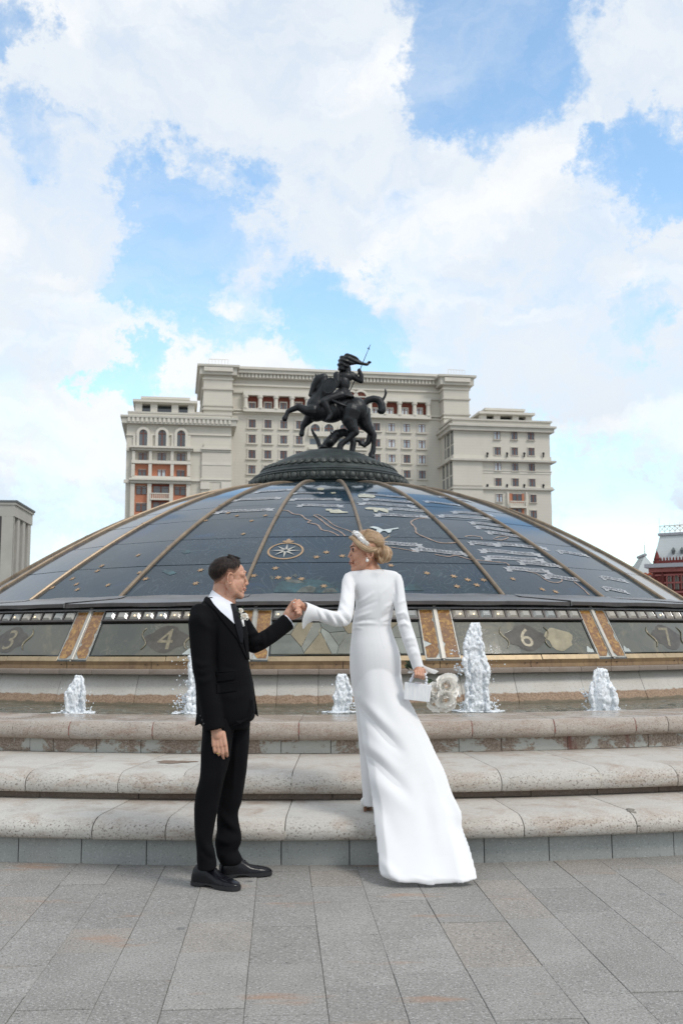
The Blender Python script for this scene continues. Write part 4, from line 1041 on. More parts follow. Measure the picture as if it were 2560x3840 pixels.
# ================================================================ buildings across the square
def frame_of(origin, ang):
    """local building frame: x along the facade, y into the building, z up"""
    return Matrix.Translation(origin) @ Matrix.Rotation(ang, 4, 'Z')
class Bld:
    def __init__(s, name, sx, sy, Y, ang, label, cat='building'):
        p = at(sx, sy, Y); s.M = frame_of((p.x, p.y, 0), ang); s.I = s.M.inverted()
        s.e = empty(name, (p.x, p.y, 0), label, cat, rz=ang)
        s.o0 = s.I @ Vector((0, 0, CAMH))
    def hit(s, sx, sy, c):
        """local (u, z) of the photo pixel on the facade plane y = c"""
        d = s.I.to_3x3() @ ray(sx, sy); k = (c - s.o0.y) / d.y; p = s.o0 + d * k; return p.x, p.z
    def part(s, name, mb_or_me, mat=None, parent=None, smooth=False):
        me = mb_or_me.mesh(name, mat, smooth) if isinstance(mb_or_me, MB) else mb_or_me
        o = bpy.data.objects.new(name, me); COL.objects.link(o); o.parent = parent or s.e; return o
def stone_courses(name, base, line=0.62, warm=0.0):
    m = MT(name)
    z = m.n('ShaderNodeSeparateXYZ'); m.l(m.obj(), z.inputs[0])
    fr = m.math('FRACT', m.math('MULTIPLY', z.outputs['Z'], 1 / line))
    c = m.mix(m.map(m.noise(0.12, 4, 0.6), 0.35, 0.65), base, [x * 0.93 for x in base])
    c = m.mix(m.map(m.noise(0.35, 4, 0.65, scale3=(1, 1, 0.25)), 0.5, 0.75, 0, 0.35), c, [x * 0.82 for x in base])
    g = m.map(m.math('ABSOLUTE', m.math('SUBTRACT', fr, 0.5)), 0.40, 0.5)
    c = m.mix(m.math('MULTIPLY', g, 0.22), c, [x * 0.6 for x in base])
    m.col(c); m.set(Roughness=0.85, Specular_IOR_Level=0.3); return m.m
BEI = (0.61, 0.575, 0.505)
M_beige = stone_courses('hotel_stone', BEI)
M_pale = plain('hotel_trim', (0.62, 0.585, 0.515), 0.8, var=.06, vs=.5)
M_corng = plain('hotel_cornice', (0.50, 0.475, 0.42), 0.8, var=.08, vs=.5)
M_terra = plain('hotel_terracotta', (0.52, 0.21, 0.125), 0.85, var=.08, vs=.5)
M_redin = plain('loggia_red', (0.20, 0.055, 0.035), 0.85, var=.1, vs=.5)
M_mull = plain('window_mullion', (0.16, 0.062, 0.042), 0.5)
M_pane_w = MT('window_glass'); M_pane_w.col(M_pane_w.mix(M_pane_w.rnd(), (0.018, 0.025, 0.034), (0.085, 0.11, 0.13))); M_pane_w.set(Roughness=0.06, Specular_IOR_Level=0.9, Coat_Weight=.5); M_pane_w = M_pane_w.m
M_pane_b = MT('pale_window_glass'); M_pane_b.col(M_pane_b.mix(M_pane_b.rnd(), (0.30, 0.37, 0.42), (0.60, 0.66, 0.70))); M_pane_b.set(Roughness=0.06, Specular_IOR_Level=0.9, Coat_Weight=.5); M_pane_b = M_pane_b.m  # pale blue-grey pane colour, varied from pane to pane
HO = Bld('hotel_building', 890, 1600, 210.0, R(9.5), 'long beige stone hotel block with two cornice towers standing behind the dome')
# depth planes of the wings (local y): solved from the side face of the right wing
def plane_for(sx_back, sx_front, sy):
    u0, _ = HO.hit(sx_back, sy, 0.0); lo, hi = -60.0, 0.0
    for _ in range(50):
        m = (lo + hi) / 2
        if HO.hit(sx_front, sy, m)[0] < u0: lo = m
        else: hi = m
    return lo
CW = plane_for(1652, 1698, 1640)
CT = plane_for(1650, 1665, 1460)
CL = CW * 0.9
def zat(sx, sy, c): return HO.hit(sx, sy, c)[1]
def uat(sx, sy, c): return HO.hit(sx, sy, c)[0]
winshare = {}
def window(B, sx, sy, w, h, c, kind='cross', bright=0.0, sur=0.32, parent=None, terr=None):
    """sx, sy: photo pixel of the window centre on plane c; w, h in photo px"""
    u0, z1 = B.hit(sx - w / 2, sy - h / 2, c); u1, z0 = B.hit(sx + w / 2, sy + h / 2, c); W_, H_ = u1 - u0, abs(z1 - z0)
    key = (round(W_, 1), round(H_, 1), kind, bright > .5, sur)
    if key not in winshare:
        a, b = key[0] / 2, key[1] / 2; mb = MB()
        s = sur
        if s > 0:
            mb.box(-a - s, a + s, -.22, 0, b, b + s * 1.2); mb.box(-a - s * 1.5, a + s * 1.5, -.34, 0, -b - s, -b); mb.box(-a - s, -a, -.16, 0, -b, b); mb.box(a, a + s, -.16, 0, -b, b)
        else: mb.box(-a, a, -.06, 0, b, b + .1)
        fr = mb.mesh('window', M_beige if kind != 'arch' else M_pale)
        mb = MB(); mb.add([(-a, -.02, -b), (a, -.02, -b), (a, -.02, b), (-a, -.02, b)], [(0, 1, 2, 3)]); pn = mb.mesh('pane', M_pane_b if bright > .5 else M_pane_w)
        mb = MB(); q = .09
        mb.box(-a, -a + q, -.08, -.021, -b, b); mb.box(a - q, a, -.08, -.021, -b, b); mb.box(-a + q, a - q, -.08, -.021, b - q, b); mb.box(-a + q, a - q, -.08, -.021, -b, -b + q)
        mb.box(-.17 * min(1, a), .17 * min(1, a), -.10, -.021, -b + q, b - q)
        if kind in ('cross',): mb.box(-a + q, a - q, -.09, -.021, b * .42, b * .42 + .09)
        mu = mb.mesh('mullion', M_mull); winshare[key] = (fr, pn, mu)
    fr, pn, mu = winshare[key]
    o = B.part('window', fr, parent=parent); o.location = ((u0 + u1) / 2, c - .01, (z0 + z1) / 2)
    for n_, me in (('pane', pn), ('mullion', mu)):
        k = bpy.data.objects.new(n_, me); COL.objects.link(k); k.parent = o
    return o
def lbox(B, name, mat, sx0, sy0, sx1, sy1, c, d_out, d_in=0.3, parent=None, z0=None):
    """box on plane c covering a photo rectangle, standing d_out proud of it"""
    u0, z1 = B.hit(sx0, sy0, c); u1, zz = B.hit(sx1, sy1, c)
    _, zb = B.hit((sx0 + sx1) / 2, sy1, c); _, zt = B.hit((sx0 + sx1) / 2, sy0, c)
    mb = MB(); mb.box(u0, u1, c - d_out, c + d_in, (zb if z0 is None else z0), zt); return B.part(name, mb, mat, parent)
def Z1(zx, zy): return 400 + zx * .5740, 1250 + zy * .5740      # first enlargement of the photo
def Z2(zx, zy): return 1200 + zx * .6122, 1250 + zy * .6122     # second enlargement
def zcent(c, sx, sy): return HO.hit(sx, sy, c)[1]
def band(name, mat, u0, u1, c, z0, z1, out, inn=0.3):
    mb = MB(); mb.box(u0, u1, c - out, c + inn, z0, z1); return HO.part(name, mb, mat)
# --- main body
uL = uat(*Z1(820, 400), 0); uR = uat(*Z2(760, 420), 0)
ztop = zcent(0, *Z1(1100, 272)) + .4
mb = MB(); mb.box(uL - 2, uR + 2, 0, 22, 0, ztop); HO.part('wall', mb, M_beige)
def main_band(name, mat, zy0, zy1, out):
    z1 = zcent(0, *Z1(1100, zy0)); z0 = zcent(0, *Z1(1100, zy1)); band(name, mat, uL, uR, 0, z0, z1, out)
zc1 = zcent(0, *Z1(1100, 254)); zc0 = zcent(0, *Z1(1100, 276))
band('cornice', M_corng, uL, uR, 0, zc0, zc1, 1.6, 2); band('cornice', M_corng, uL, uR, 0, zc0 - 1.0, zc0 - .02, .9); band('cornice', M_pale, uL, uR, 0, zc1 + .01, zc1 + .55, 1.9, 4)
for zy0, zy1, o_ in ((338, 350, .35), (392, 400, .45), (503, 514, .5), (524, 532, .3)): main_band('string_course', M_corng if zy0 in (392,) else M_pale, zy0, zy1, o_)
nd = 60
mb = MB()
for i in range(nd):
    u = uL + (uR - uL) * (i + .5) / nd; mb.box(u - .22, u + .22, -1.25, -.9, zc0 - .85, zc0 - .03)
HO.part('dentils', mb, M_pale)
# loggia
def loggia(xs0, xs1, ZZ, cols, ya, yb):
    sx0, s0 = ZZ(xs0, ya); sx1, s1 = ZZ(xs1, ya); u0, z1 = HO.hit(sx0, s0, 0); u1, _ = HO.hit(sx1, s1, 0)
    xm, ym = (xs0 + xs1) / 2, 0
    z1 = HO.hit(*ZZ(xm, ya), 0)[1]; z0 = HO.hit(*ZZ(xm, yb), 0)[1]
    mb = MB(); mb.add([(u0, -.012, z0), (u1, -.012, z0), (u1, -.012, z1), (u0, -.012, z1)], [(0, 1, 2, 3)]); lo = HO.part('loggia', mb, M_redin)
    mb = MB(); mb.box(u0 - .5, u1 + .5, -1.3, -.3, z1, z1 + .9); HO.part('lintel', mb, M_pale)
    mb = MB(); mb.box(u0 - .5, u1 + .5, -1.3, -.02, z0 - .7, z0); HO.part('balcony_slab', mb, M_pale)
    for cx in cols:
        u = HO.hit(*ZZ(cx, (ya + yb) / 2), 0)[0]; mb = MB(); n = 12
        mb.grid([[Vector((u + r * math.cos(2 * math.pi * k / n), -.85 + r * math.sin(2 * math.pi * k / n), z)) for k in range(n)] for r, z in ((.62, z0), (.62, z0 + .3), (.50, z0 + .4), (.44, z1 - .7), (.62, z1 - .5), (.66, z1 - .01))], closed_u=True, cap=True)
        HO.part('column', mb, M_pale)
    return z0, z1
loggia(905, 1330, Z1, (905, 1000, 1103, 1207, 1306), 417, 503)
loggia(300, 655, Z2, (300, 388, 480, 572, 655), 425, 508)
for zx in (948, 1052, 1153, 1253): window(HO, *Z1(zx, 478), 24, 28, -.03, bright=.2, sur=.18)
for zx in (330, 424, 516, 604): window(HO, *Z2(zx, 480), 24, 24, -.03, bright=1, sur=.18)
# arched openings in the centre bay, part hidden by the statue
def arch(B, sx, sy, r, h, c, bright=0.0, mat=M_pane_w, sur=.45, out=.4):
    u, z = B.hit(sx, sy, c); rr = abs(B.hit(sx + r, sy, c)[0] - u); hh = abs(B.hit(sx, sy + h, c)[1] - z); n = 14
    op = [Vector((u + rr * math.cos(math.pi * i / n), c - .03, z + rr * math.sin(math.pi * i / n))) for i in range(n + 1)] + [Vector((u - rr, c - .03, z - hh)), Vector((u + rr, c - .03, z - hh))]
    R2 = rr + sur
    ou = [Vector((u + R2 * math.cos(math.pi * i / n), c - .03, z + R2 * math.sin(math.pi * i / n))) for i in range(n + 1)] + [Vector((u - R2, c - .03, z - hh)), Vector((u + R2, c - .03, z - hh))]
    mb = MB(); rows = [[p + Vector((0, -dy, 0)) for p in L] for L, dy in ((op, 0), (op, out), (ou, out), (ou, 0))]
    mb.grid([[rows[j][i] for j in range(4)] for i in range(n + 2)]); mb.grid([[rows[j][i] for j in range(4)] for i in (n + 2, 0)])
    w = B.part('window', mb, M_pale)
    mb = MB(); mb.add(op, [tuple(range(len(op)))]); k = B.part('pane', mb, mat, w)
    mb = MB(); q = .12; mb.box(u - q, u + q, c - .14, c - .04, z - hh, z + rr * .95); mb.box(u - rr, u + rr, c - .13, c - .04, z - .05, z + .15); B.part('mullion', mb, M_mull, w)
    return w
for zx in (188, 248): arch(HO, *Z2(zx, 392), 20, 8, 0, mat=M_redin)
for sx in (1181, 1232, 1290, 1346): arch(HO, sx, 1608, 17, 22, 0, sur=.35)
lbox(HO, 'balcony', M_pale, 1155, 1622, 1375, 1640, 0, .8)
for sx in (1181, 1232, 1290, 1346): lbox(HO, 'balcony_opening', M_pane_w, sx - 20, 1645, sx + 20, 1666, 0, .03)
lbox(HO, 'string_course', M_pale, 1155, 1680, 1375, 1688, 0, .5)
# window grid of the main front
rng3 = random.Random(3)
for iy, zy in enumerate((590, 690, 790, 890, 992)):
    for ix, zx in enumerate((950, 1053, 1156, 1258)):
        x, y = Z1(zx - iy * .8 + 0, zy + (ix - 0) * 3.0 * (1 - iy * .12)); window(HO, x, y, 26, 31, 0, bright=0.0)
for iy, zy in enumerate((577, 675, 767, 860, 950, 1042)):
    for ix, zx in enumerate((250, 345, 436, 528, 621)):
        x, y = Z2(zx + iy * 1.1, zy + (ix - 2) * 3.2); window(HO, x, y, 25, 30, 0, bright=1.0 if (ix >= 2 and iy < 3 and rng3.random() < .8) else 0.0)
# --- towers
def tower(ZZ, x0, x1, ytop, ybot, cor, side_l, lines, ctop):
    c = CT; u0 = HO.hit(*ZZ(x0, ybot - 60), c)[0]; u1 = HO.hit(*ZZ(x1, ybot - 60), c)[0]; xm = (x0 + x1) / 2
    zt = HO.hit(*ZZ(xm, ytop), c)[1]
    mb = MB(); mb.box(u0, u1, c, 20, 0, zt - .2); HO.part('tower', mb, M_beige)
    za, zb = HO.hit(*ZZ(xm, cor[0]), c)[1], HO.hit(*ZZ(xm, cor[1]), c)[1]
    o_ = 1.4
    mb = MB(); mb.box(u0 - o_, u1 + o_, c - o_, 20, za - .45, za); mb.box(u0 - o_ + .4, u1 + o_ - .4, c - o_ + .4, 20, zb + .3, za - .451); HO.part('cornice', mb, M_corng)
    mb = MB(); mb.box(u0 - .9, u1 + .9, c - .9, 20, zb - 1.2, zb + .29); HO.part('cornice', mb, M_corng)
    mb = MB()
    n = 13
    for i in range(n):
        u = u0 + (u1 - u0) * (i + .5) / n; mb.box(u - .25, u + .25, c - 1.35, c - .91, zb - .6, zb + .28)
    HO.part('dentils', mb, M_pale)
    for ya, yb, o2, mt_ in lines:
        za, zb = HO.hit(*ZZ(xm, ya), c)[1], HO.hit(*ZZ(xm, yb), c)[1]
        mb = MB(); mb.box(u0 - o2, u1 + o2, c - o2, 19.8, zb, za); HO.part('string_course', mb, mt_)
    mb = MB(); mb.box(u0 + 2, u1 - 2, c + 1, 18, zt, zt + .5); HO.part('roof_cap', mb, M_pale)
    # thin rail on the roof
    mb = MB()
    for i in range(7): u = u0 + 1 + (u1 - u0 - 2) * i / 6; mb.box(u - .03, u + .03, c - .5, c - .44, zt, zt + 1.5)
    mb.box(u0 + 1, u1 - 1, c - .5, c - .44, zt + 1.42, zt + 1.5); HO.part('roof_rail', mb, M_pale)
tower(Z1, 632, 820, 217, 545, (212, 238), 602, ((292, 303, .25, M_pale), (360, 369, .3, M_corng), (468, 476, .2, M_corng), (495, 503, .3, M_corng), (545, 553, .3, M_pale)), 0)
tower(Z2, 758, 914, 266, 575, (262, 288), 712, ((336, 346, .25, M_pale), (398, 406, .3, M_corng), (493, 501, .25, M_corng), (515, 522, .2, M_pale)), 0)
# --- right wing
c = CW; xm = 1110
u0 = HO.hit(*Z2(818, 760), c)[0]; u1 = HO.hit(*Z2(1408, 760), c)[0]
zp = HO.hit(*Z2(xm, 540), c)[1]; zc = HO.hit(*Z2(xm, 572), c)[1]; zd = HO.hit(*Z2(xm, 594), c)[1]
mb = MB(); mb.box(u0, u1, c, 24, 0, zc); HO.part('wing_wall', mb, M_beige)
mb = MB(); mb.box(u0 - .2, u1 + .2, c - .2, 24, zc + .01, zp); HO.part('parapet', mb, M_beige)
mb = MB(); mb.box(u0 - .5, u1 + .5, c - .5, 24, zp, zp + .35); mb.box(u0 - 1.2, u1 + 1.2, c - 1.2, 23.9, zd + .55, zc + .2); mb.box(u0 - .8, u1 + .8, c - .8, 23.8, zd - .3, zd + .549); HO.part('cornice', mb, M_corng)
def wing_band(ya, yb, out, mat, x0=None, x1=None, nm='string_course'):
    za, zb = HO.hit(*Z2(xm, ya), c)[1], HO.hit(*Z2(xm, yb), c)[1]
    a = u0 - out if x0 is None else HO.hit(*Z2(x0, ya), c)[0]; b = u1 + out if x1 is None else HO.hit(*Z2(x1, ya), c)[0]
    mb = MB(); mb.box(a, b, c - out, (23.7 if x0 is None else c + .3), zb, za); HO.part(nm, mb, mat)
wing_band(750, 776, .18, M_pale); wing_band(777, 788, 1.0, M_corng); wing_band(840, 845, .2, M_corng); wing_band(846, 858, .1, M_pale)
wing_band(936, 945, .35, M_pale); wing_band(946, 958, .55, M_corng); wing_band(614, 618, .12, M_corng, 818, 1058)
# slightly projecting plain bay at the left end of the wing
for ya, yb in ((788, 1300),):
    za = HO.hit(*Z2(xm, ya), c)[1]; ub = HO.hit(*Z2(992, 850), c)[0]; mb = MB(); mb.box(u0 - .35, ub, c - .35, 10, 0, za); HO.part('corner_bay', mb, M_beige)
for iy, zy in enumerate((628, 724, 820, 914, 1011, 1108)):
    for ix, zx in enumerate((1082, 1187, 1289)):
        if zy in (1011, 1108) and ix == 1: continue
        if zy == 1108 and ix == 0: continue
        x, y = Z2(zx + iy * 2.6 + (4 if iy > 3 else 0), zy + (ix - 1) * 2.2); window(HO, x, y, 25, 30, c, bright=1.0 if rng3.random() < .35 else 0.0, sur=.12)
for yy in (1005, 1095):
    x, y = Z2(1206, yy); u_, z_ = HO.hit(x, y, c)
    lbox(HO, 'loggia', M_terra, Z2(1158, yy - 22)[0], Z2(0, yy - 24)[1], Z2(1250, 0)[0], Z2(0, yy + 34)[1], c, .04)
    window(HO, x, y, 36, 26, c - .05, bright=0.0, sur=.0)
for xx in (1148, 1262):
    lbox(HO, 'pilaster', M_pale, Z2(xx - 7, 0)[0], Z2(0, 975)[1], Z2(xx + 7, 0)[0], Z2(0, 1190)[1], c, .5)
def balustrade(B, sx0, sy0, sx1, sy1, c, out=1.2):
    u0_, z1 = B.hit(sx0, sy0, c); u1_, _ = B.hit(sx1, sy0, c); z0 = B.hit(sx0, sy1, c)[1]; mb = MB(); h = z1 - z0
    mb.box(u0_, u1_, c - out, c - out + .3, z1 - .22 * h * .6, z1); mb.box(u0_, u1_, c - out, c - .02, z0, z0 + .22 * h)
    n = max(6, int((u1_ - u0_) / .42))
    for i in range(n + 1):
        u = u0_ + .1 + (u1_ - u0_ - .2) * i / n; mb.box(u - .08, u + .08, c - out + .08, c - out + .22, z0 + .22 * h, z1 - .22 * h * .6)
    B.part('balustrade', mb, M_pale)
balustrade(HO, *Z2(1153, 1030), *Z2(1252, 1072), c)
# side windows of the right wing: narrow dark openings on its left flank
for yy in (630, 724, 820, 914):
    for k_, sxb in enumerate((1662, 1676, 1690)):
        z_ = HO.hit(*Z2(815, yy), c)[1]; dpt = c + (k_ * -1 + 2.35) * (abs(c) / 3.3)
        mb = MB(); mb.box(u0 - .36 if yy > 788 else u0 - .06, u0 - .0, dpt - .9, dpt + .9, z_ - 1.5, z_ + 1.5); HO.part('window', mb, M_pane_w)
# floodlights along the ledges
mb = MB()
for zx in (1020, 1140, 1245, 1362):
    for zy, in ((738,), (932,)):
        u_, z_ = HO.hit(*Z2(zx, zy), c); mb.sphere((u_, c - .5, z_), .28, 6, 5); mb.box(u_ - .12, u_ + .12, c - .5, c - .3, z_ - .8, z_)
HO.part('floodlights', mb, M_black)
def pavilion(ZZ, x0, x1, ytop, y_sl, y_bot, cols, c, att):
    xm_ = (x0 + x1) / 2; a = HO.hit(*ZZ(x0, y_bot), c)[0]; b = HO.hit(*ZZ(x1, y_bot), c)[0]
    z0 = HO.hit(*ZZ(xm_, y_bot), c)[1]; z1 = HO.hit(*ZZ(xm_, y_sl[1]), c)[1]; z2 = HO.hit(*ZZ(xm_, y_sl[0]), c)[1]; z3 = HO.hit(*ZZ(xm_, ytop), c)[1]
    mb = MB(); mb.box(a - .3, b + .3, c - .3, c + 9, z1, z2 - .5); mb.box(a - .8, b + .8, c - .8, c + 9.5, z2 - .5, z2); HO.part('pavilion_roof', mb, M_pale)
    ua, ub = HO.hit(*ZZ(att[0], ytop), c)[0], HO.hit(*ZZ(att[1], ytop), c)[0]
    mb = MB(); mb.box(ua, ub, c + .6, c + 8, z2, z3 - .5); mb.box(ua - .4, ub + .4, c + .2, c + 8.4, z3 - .5, z3); HO.part('pavilion_attic', mb, M_pale)
    mb = MB(); mb.box(a + .4, b - .4, c + 2.0, c + 8, z0 - 1, z1); HO.part('pavilion_glazing', mb, M_pane_w)
    for cx in cols:
        u = HO.hit(*ZZ(cx, y_bot), c)[0]; mb = MB(); mb.box(u - .7, u + .7, c, c + 1.3, z0 - 1, z1); HO.part('column', mb, M_pale)
pavilion(Z2, 990, 1288, 458, (486, 505), 545, (1000, 1084, 1197, 1278), c + .6, (1022, 1246))
lbox(HO, 'roof_deck', M_pale, *Z2(920, 512), *Z2(990, 528), c, -3, 6)
# --- left wing
c = CL; xm = 470
u0 = HO.hit(*Z1(131, 640), c)[0]; u1 = HO.hit(*Z1(815, 640), c)[0]
zp = HO.hit(*Z1(xm, 527), c)[1]; zc = HO.hit(*Z1(xm, 560), c)[1]; zd = HO.hit(*Z1(xm, 585), c)[1]
mb = MB(); mb.box(u0, u1, c, 24, 0, zc); HO.part('wing_wall', mb, M_beige)
mb = MB(); mb.box(u0 + .2, u1 - .1, c + .2, 24, zc + .01, zp); HO.part('parapet', mb, M_beige)
mb = MB(); mb.box(u0 + .1, u1 + .1, c + .1, 24, zp, zp + .35); mb.box(u0 - 1.25, u1 + 1.25, c - 1.3, 24.1, zd + .7, zc + .3); mb.box(u0 - 1.0, u1 + 1.0, c - 1.0, 23.8, zd - .5, zd + .699); HO.part('cornice', mb, M_corng)
mb = MB()
for i in range(24):
    u = u0 + (u1 - u0) * (i + .5) / 24; mb.box(u - .24, u + .24, c - 1.22, c - 1.01, zd - .2, zd + .69)
HO.part('dentils', mb, M_pale)
def lw(nm, x0, ya, x1, yb, out, mat): return lbox(HO, nm, mat, Z1(x0, 0)[0], Z1(0, ya)[1], Z1(x1, 0)[0], Z1(0, yb)[1], c, out)
for zx in (240, 363, 487): 
    x, y = Z1(zx, 655 + (zx - 240) * .025); arch(HO, x, y, 15, 46, c, sur=.55, out=.5)
for x0, x1 in ((127, 205), (278, 328), (402, 452), (526, 815)): lw('string_course', x0, 659, x1, 668, .3, M_pale)
for zx in (182, 291, 432, 539): lw('pilaster', zx - 8, 668, zx + 8, 742, .3, M_pale)
lw('balcony_slab', 150, 745, 565, 757, 1.6, M_pale); lw('balcony_slab', 160, 758, 560, 772, 1.1, M_corng)
lw('string_course', 128, 750, 150, 770, .6, M_pale); lw('string_course', 565, 752, 620, 776, .5, M_pale)
for zx in (177, 287, 428, 536): lw('pilaster', zx - 9, 773, zx + 9, 836, .9, M_pale)
for zx in (236, 360, 485): window(HO, *Z1(zx, 806 + (zx - 240) * .02), 31, 31, c, bright=.0, sur=.05)
lw('balcony_slab', 163, 837, 550, 857, 1.1, M_pale)
lw('loggia', 184, 858, 525, 938, .06, M_terra)
for zx in (173, 284, 427, 535): lw('pilaster', zx - 10, 858, zx + 10, 938, 1.0, M_pale)
for zx in (231, 358, 483): window(HO, *Z1(zx, 913 + (zx - 240) * .02), 30, 26, c - .07, bright=.6 if zx == 358 else 0, sur=.0)
lw('balcony_slab', 165, 938, 545, 956, 1.0, M_pale); lw('balcony_slab', 148, 957, 555, 968, 1.8, M_pale); lw('balcony_slab', 155, 969, 550, 986, 1.3, M_corng)
lw('string_course', 112, 957, 150, 978, .5, M_pale); lw('string_course', 545, 953, 615, 968, .4, M_pale)
lw('loggia', 178, 987, 523, 1290, .06, M_terra)
for zx in (167, 277, 420, 530): lw('pilaster', zx - 10, 986, zx + 10, 1290, 1.0, M_pale)
for (zx, zy, w_, h_) in ((227, 1026, 40, 32), (354, 1022, 58, 28), (479, 1031, 40, 32), (225, 1137, 40, 32), (348, 1125, 52, 30), (478, 1140, 40, 32)): window(HO, *Z1(zx, zy), w_, h_, c - .07, bright=.2, sur=.0)
lw('lintel', 288, 988, 410, 1000, .3, M_redin); lw('lintel', 288, 1092, 408, 1106, .3, M_redin)
balustrade(HO, *Z1(286, 1047), *Z1(412, 1092), c, 1.2)
# projecting plain bay with entablature at the right end of the left wing
for (ya, yb, o_, mt_, x0, x1) in ((722, 752, .4, M_beige, 634, 800), (752, 764, .9, M_pale, 618, 812), (765, 778, .6, M_corng, 620, 812), (779, 1300, .45, M_beige, 622, 812), (846, 864, .55, M_pale, 620, 812), (952, 962, .7, M_pale, 612, 812), (963, 975, .55, M_corng, 615, 812)): lw('entablature', x0, ya, x1, yb, o_, mt_)
for x0, x1 in ((612, 672), (748, 812)): lw('capital', x0, 976, x1, 1020, .8, M_pale)
pavilion(Z1, 196, 566, 413, (440, 463), 522, (208, 308, 446, 552), c + .6, (236, 532))
lbox(HO, 'roof_deck', M_pale, *Z1(566, 492), *Z1(630, 520), c, -3, 6)
# --- grey concrete block at the far left edge
DU = Bld('office_block', 46, 2000, 150.0, R(95.4), 'grey concrete office block with tall ribs at the left edge of the square')
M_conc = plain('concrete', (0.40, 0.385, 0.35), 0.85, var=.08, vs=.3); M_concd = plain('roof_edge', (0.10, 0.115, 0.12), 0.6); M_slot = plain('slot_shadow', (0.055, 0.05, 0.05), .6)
zt = 1.3265 + 150 * math.tan(R(7.3) + math.atan((1920 - 1871) / FPX)); zs = 1.3265 + 150 * math.tan(R(7.3) + math.atan((1920 - 1930) / FPX))
L = 12.7
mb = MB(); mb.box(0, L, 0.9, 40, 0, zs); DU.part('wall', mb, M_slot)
mb = MB(); mb.box(-.0, L, -.25, 40.2, zs, zt - .7); DU.part('attic', mb, M_conc)
mb = MB(); mb.box(-.15, L + .15, -.45, 40.4, zt - .68, zt - .3); DU.part('attic_band', mb, M_conc)
mb = MB(); mb.box(-.25, L + .25, -.6, 40.5, zt - .3, zt); DU.part('roof_edge', mb, M_concd)
for x0, x1 in ((0, .55), (2.9, 4.5), (6.6, 8.3), (10.3, 12.4)):
    mb = MB(); mb.box(x0, x1, -.1, 1.0, 0, zs - .02); DU.part('pier', mb, M_conc)
for y0, y1 in [(-.1, 1.6)] + [(3.2 * q, 3.2 * q + 1.8) for q in range(1, 13)]:
    mb = MB(); mb.box(-.12, .9, y0 + .0, y1, 0, zs - .03); DU.part('pier', mb, M_conc)
mb = MB()
for i in range(9):
    z_ = zs - 3.5 - i * 2.3; mb.box(.4, L - .3, .55, .92, z_ - .5, z_)
DU.part('spandrels', mb, M_conc)
# --- red brick museum at the far right edge
def brickish(name, a, b):
    m = MT(name); z = m.n('ShaderNodeSeparateXYZ'); m.l(m.obj(), z.inputs[0])
    fr = m.math('FRACT', m.math('MULTIPLY', z.outputs['Z'], 2.6)); c_ = m.mix(m.map(m.noise(.6, 5, .7), .35, .65), a, b)
    c_ = m.mix(m.math('MULTIPLY', m.map(fr, .0, .18, 1, 0), .3), c_, (0.22, 0.10, 0.09)); m.col(c_); m.set(Roughness=.85); return m.m
M_brick = brickish('museum_brick', (0.155, 0.027, 0.021), (0.11, 0.019, 0.017))
M_brick2 = plain('museum_trim', (0.30, 0.10, 0.09), .8, var=.2, vs=1.0)
M_roofw = stone_courses('museum_roof', (0.52, 0.555, 0.56), .5); M_roofg = plain('museum_ledge', (0.36, 0.36, 0.39), .6)
RX = Bld('museum_building', 2446, 2130, 180.0, R(-30), 'dark red brick museum with pale pitched roofs at the right edge of the square')
h0 = zc = RX.hit(2450, 2124, 0)[1]
mb = MB(); mb.box(0, 60, 0, 30, 0, zc - .3); RX.part('wall', mb, M_brick)
mb = MB(); mb.box(-1.2, 61, -1.2, 31, zc - .3, zc + .4); RX.part('cornice', mb, M_roofg)
mb = MB(); mb.box(-.6, 60.5, -.6, 30.5, zc - 1.1, zc - .31); RX.part('cornice', mb, M_brick2)
mb = MB(); mb.box(.1, 60, .1, .8, zc + .4, zc + 1.0); RX.part('parapet', mb, M_brick)
for i in range(26):
    u = .35 + i * .55
    mb = MB(); mb.box(u - .13, u + .13, .2, .5, zc + 1.0, zc + 1.35); mb.add([(u - .13, .2, zc + 1.35), (u + .13, .2, zc + 1.35), (u + .13, .5, zc + 1.35), (u - .13, .5, zc + 1.35), (u, .35, zc + 1.7)], [(0, 1, 4), (1, 2, 4), (2, 3, 4), (3, 0, 4)]); RX.part('merlon', mb, M_brick)
mb = MB(); n = 8
mb.grid([[Vector((.75 + r * math.cos(2 * math.pi * k / n), .4 + r * math.sin(2 * math.pi * k / n), z)) for k in range(n)] for r, z in ((.48, zc + .4), (.48, zc + 1.2), (.60, zc + 1.35), (.46, zc + 1.7), (.22, zc + 2.5), (.02, zc + 2.9))], closed_u=True, cap=True); RX.part('pinnacle', mb, M_brick)
mb = MB(); mb.tube([(.75, .4, zc + 2.8), (.75, .4, zc + 3.3)], [.07, .02], 6); RX.part('finial', mb, M_black)
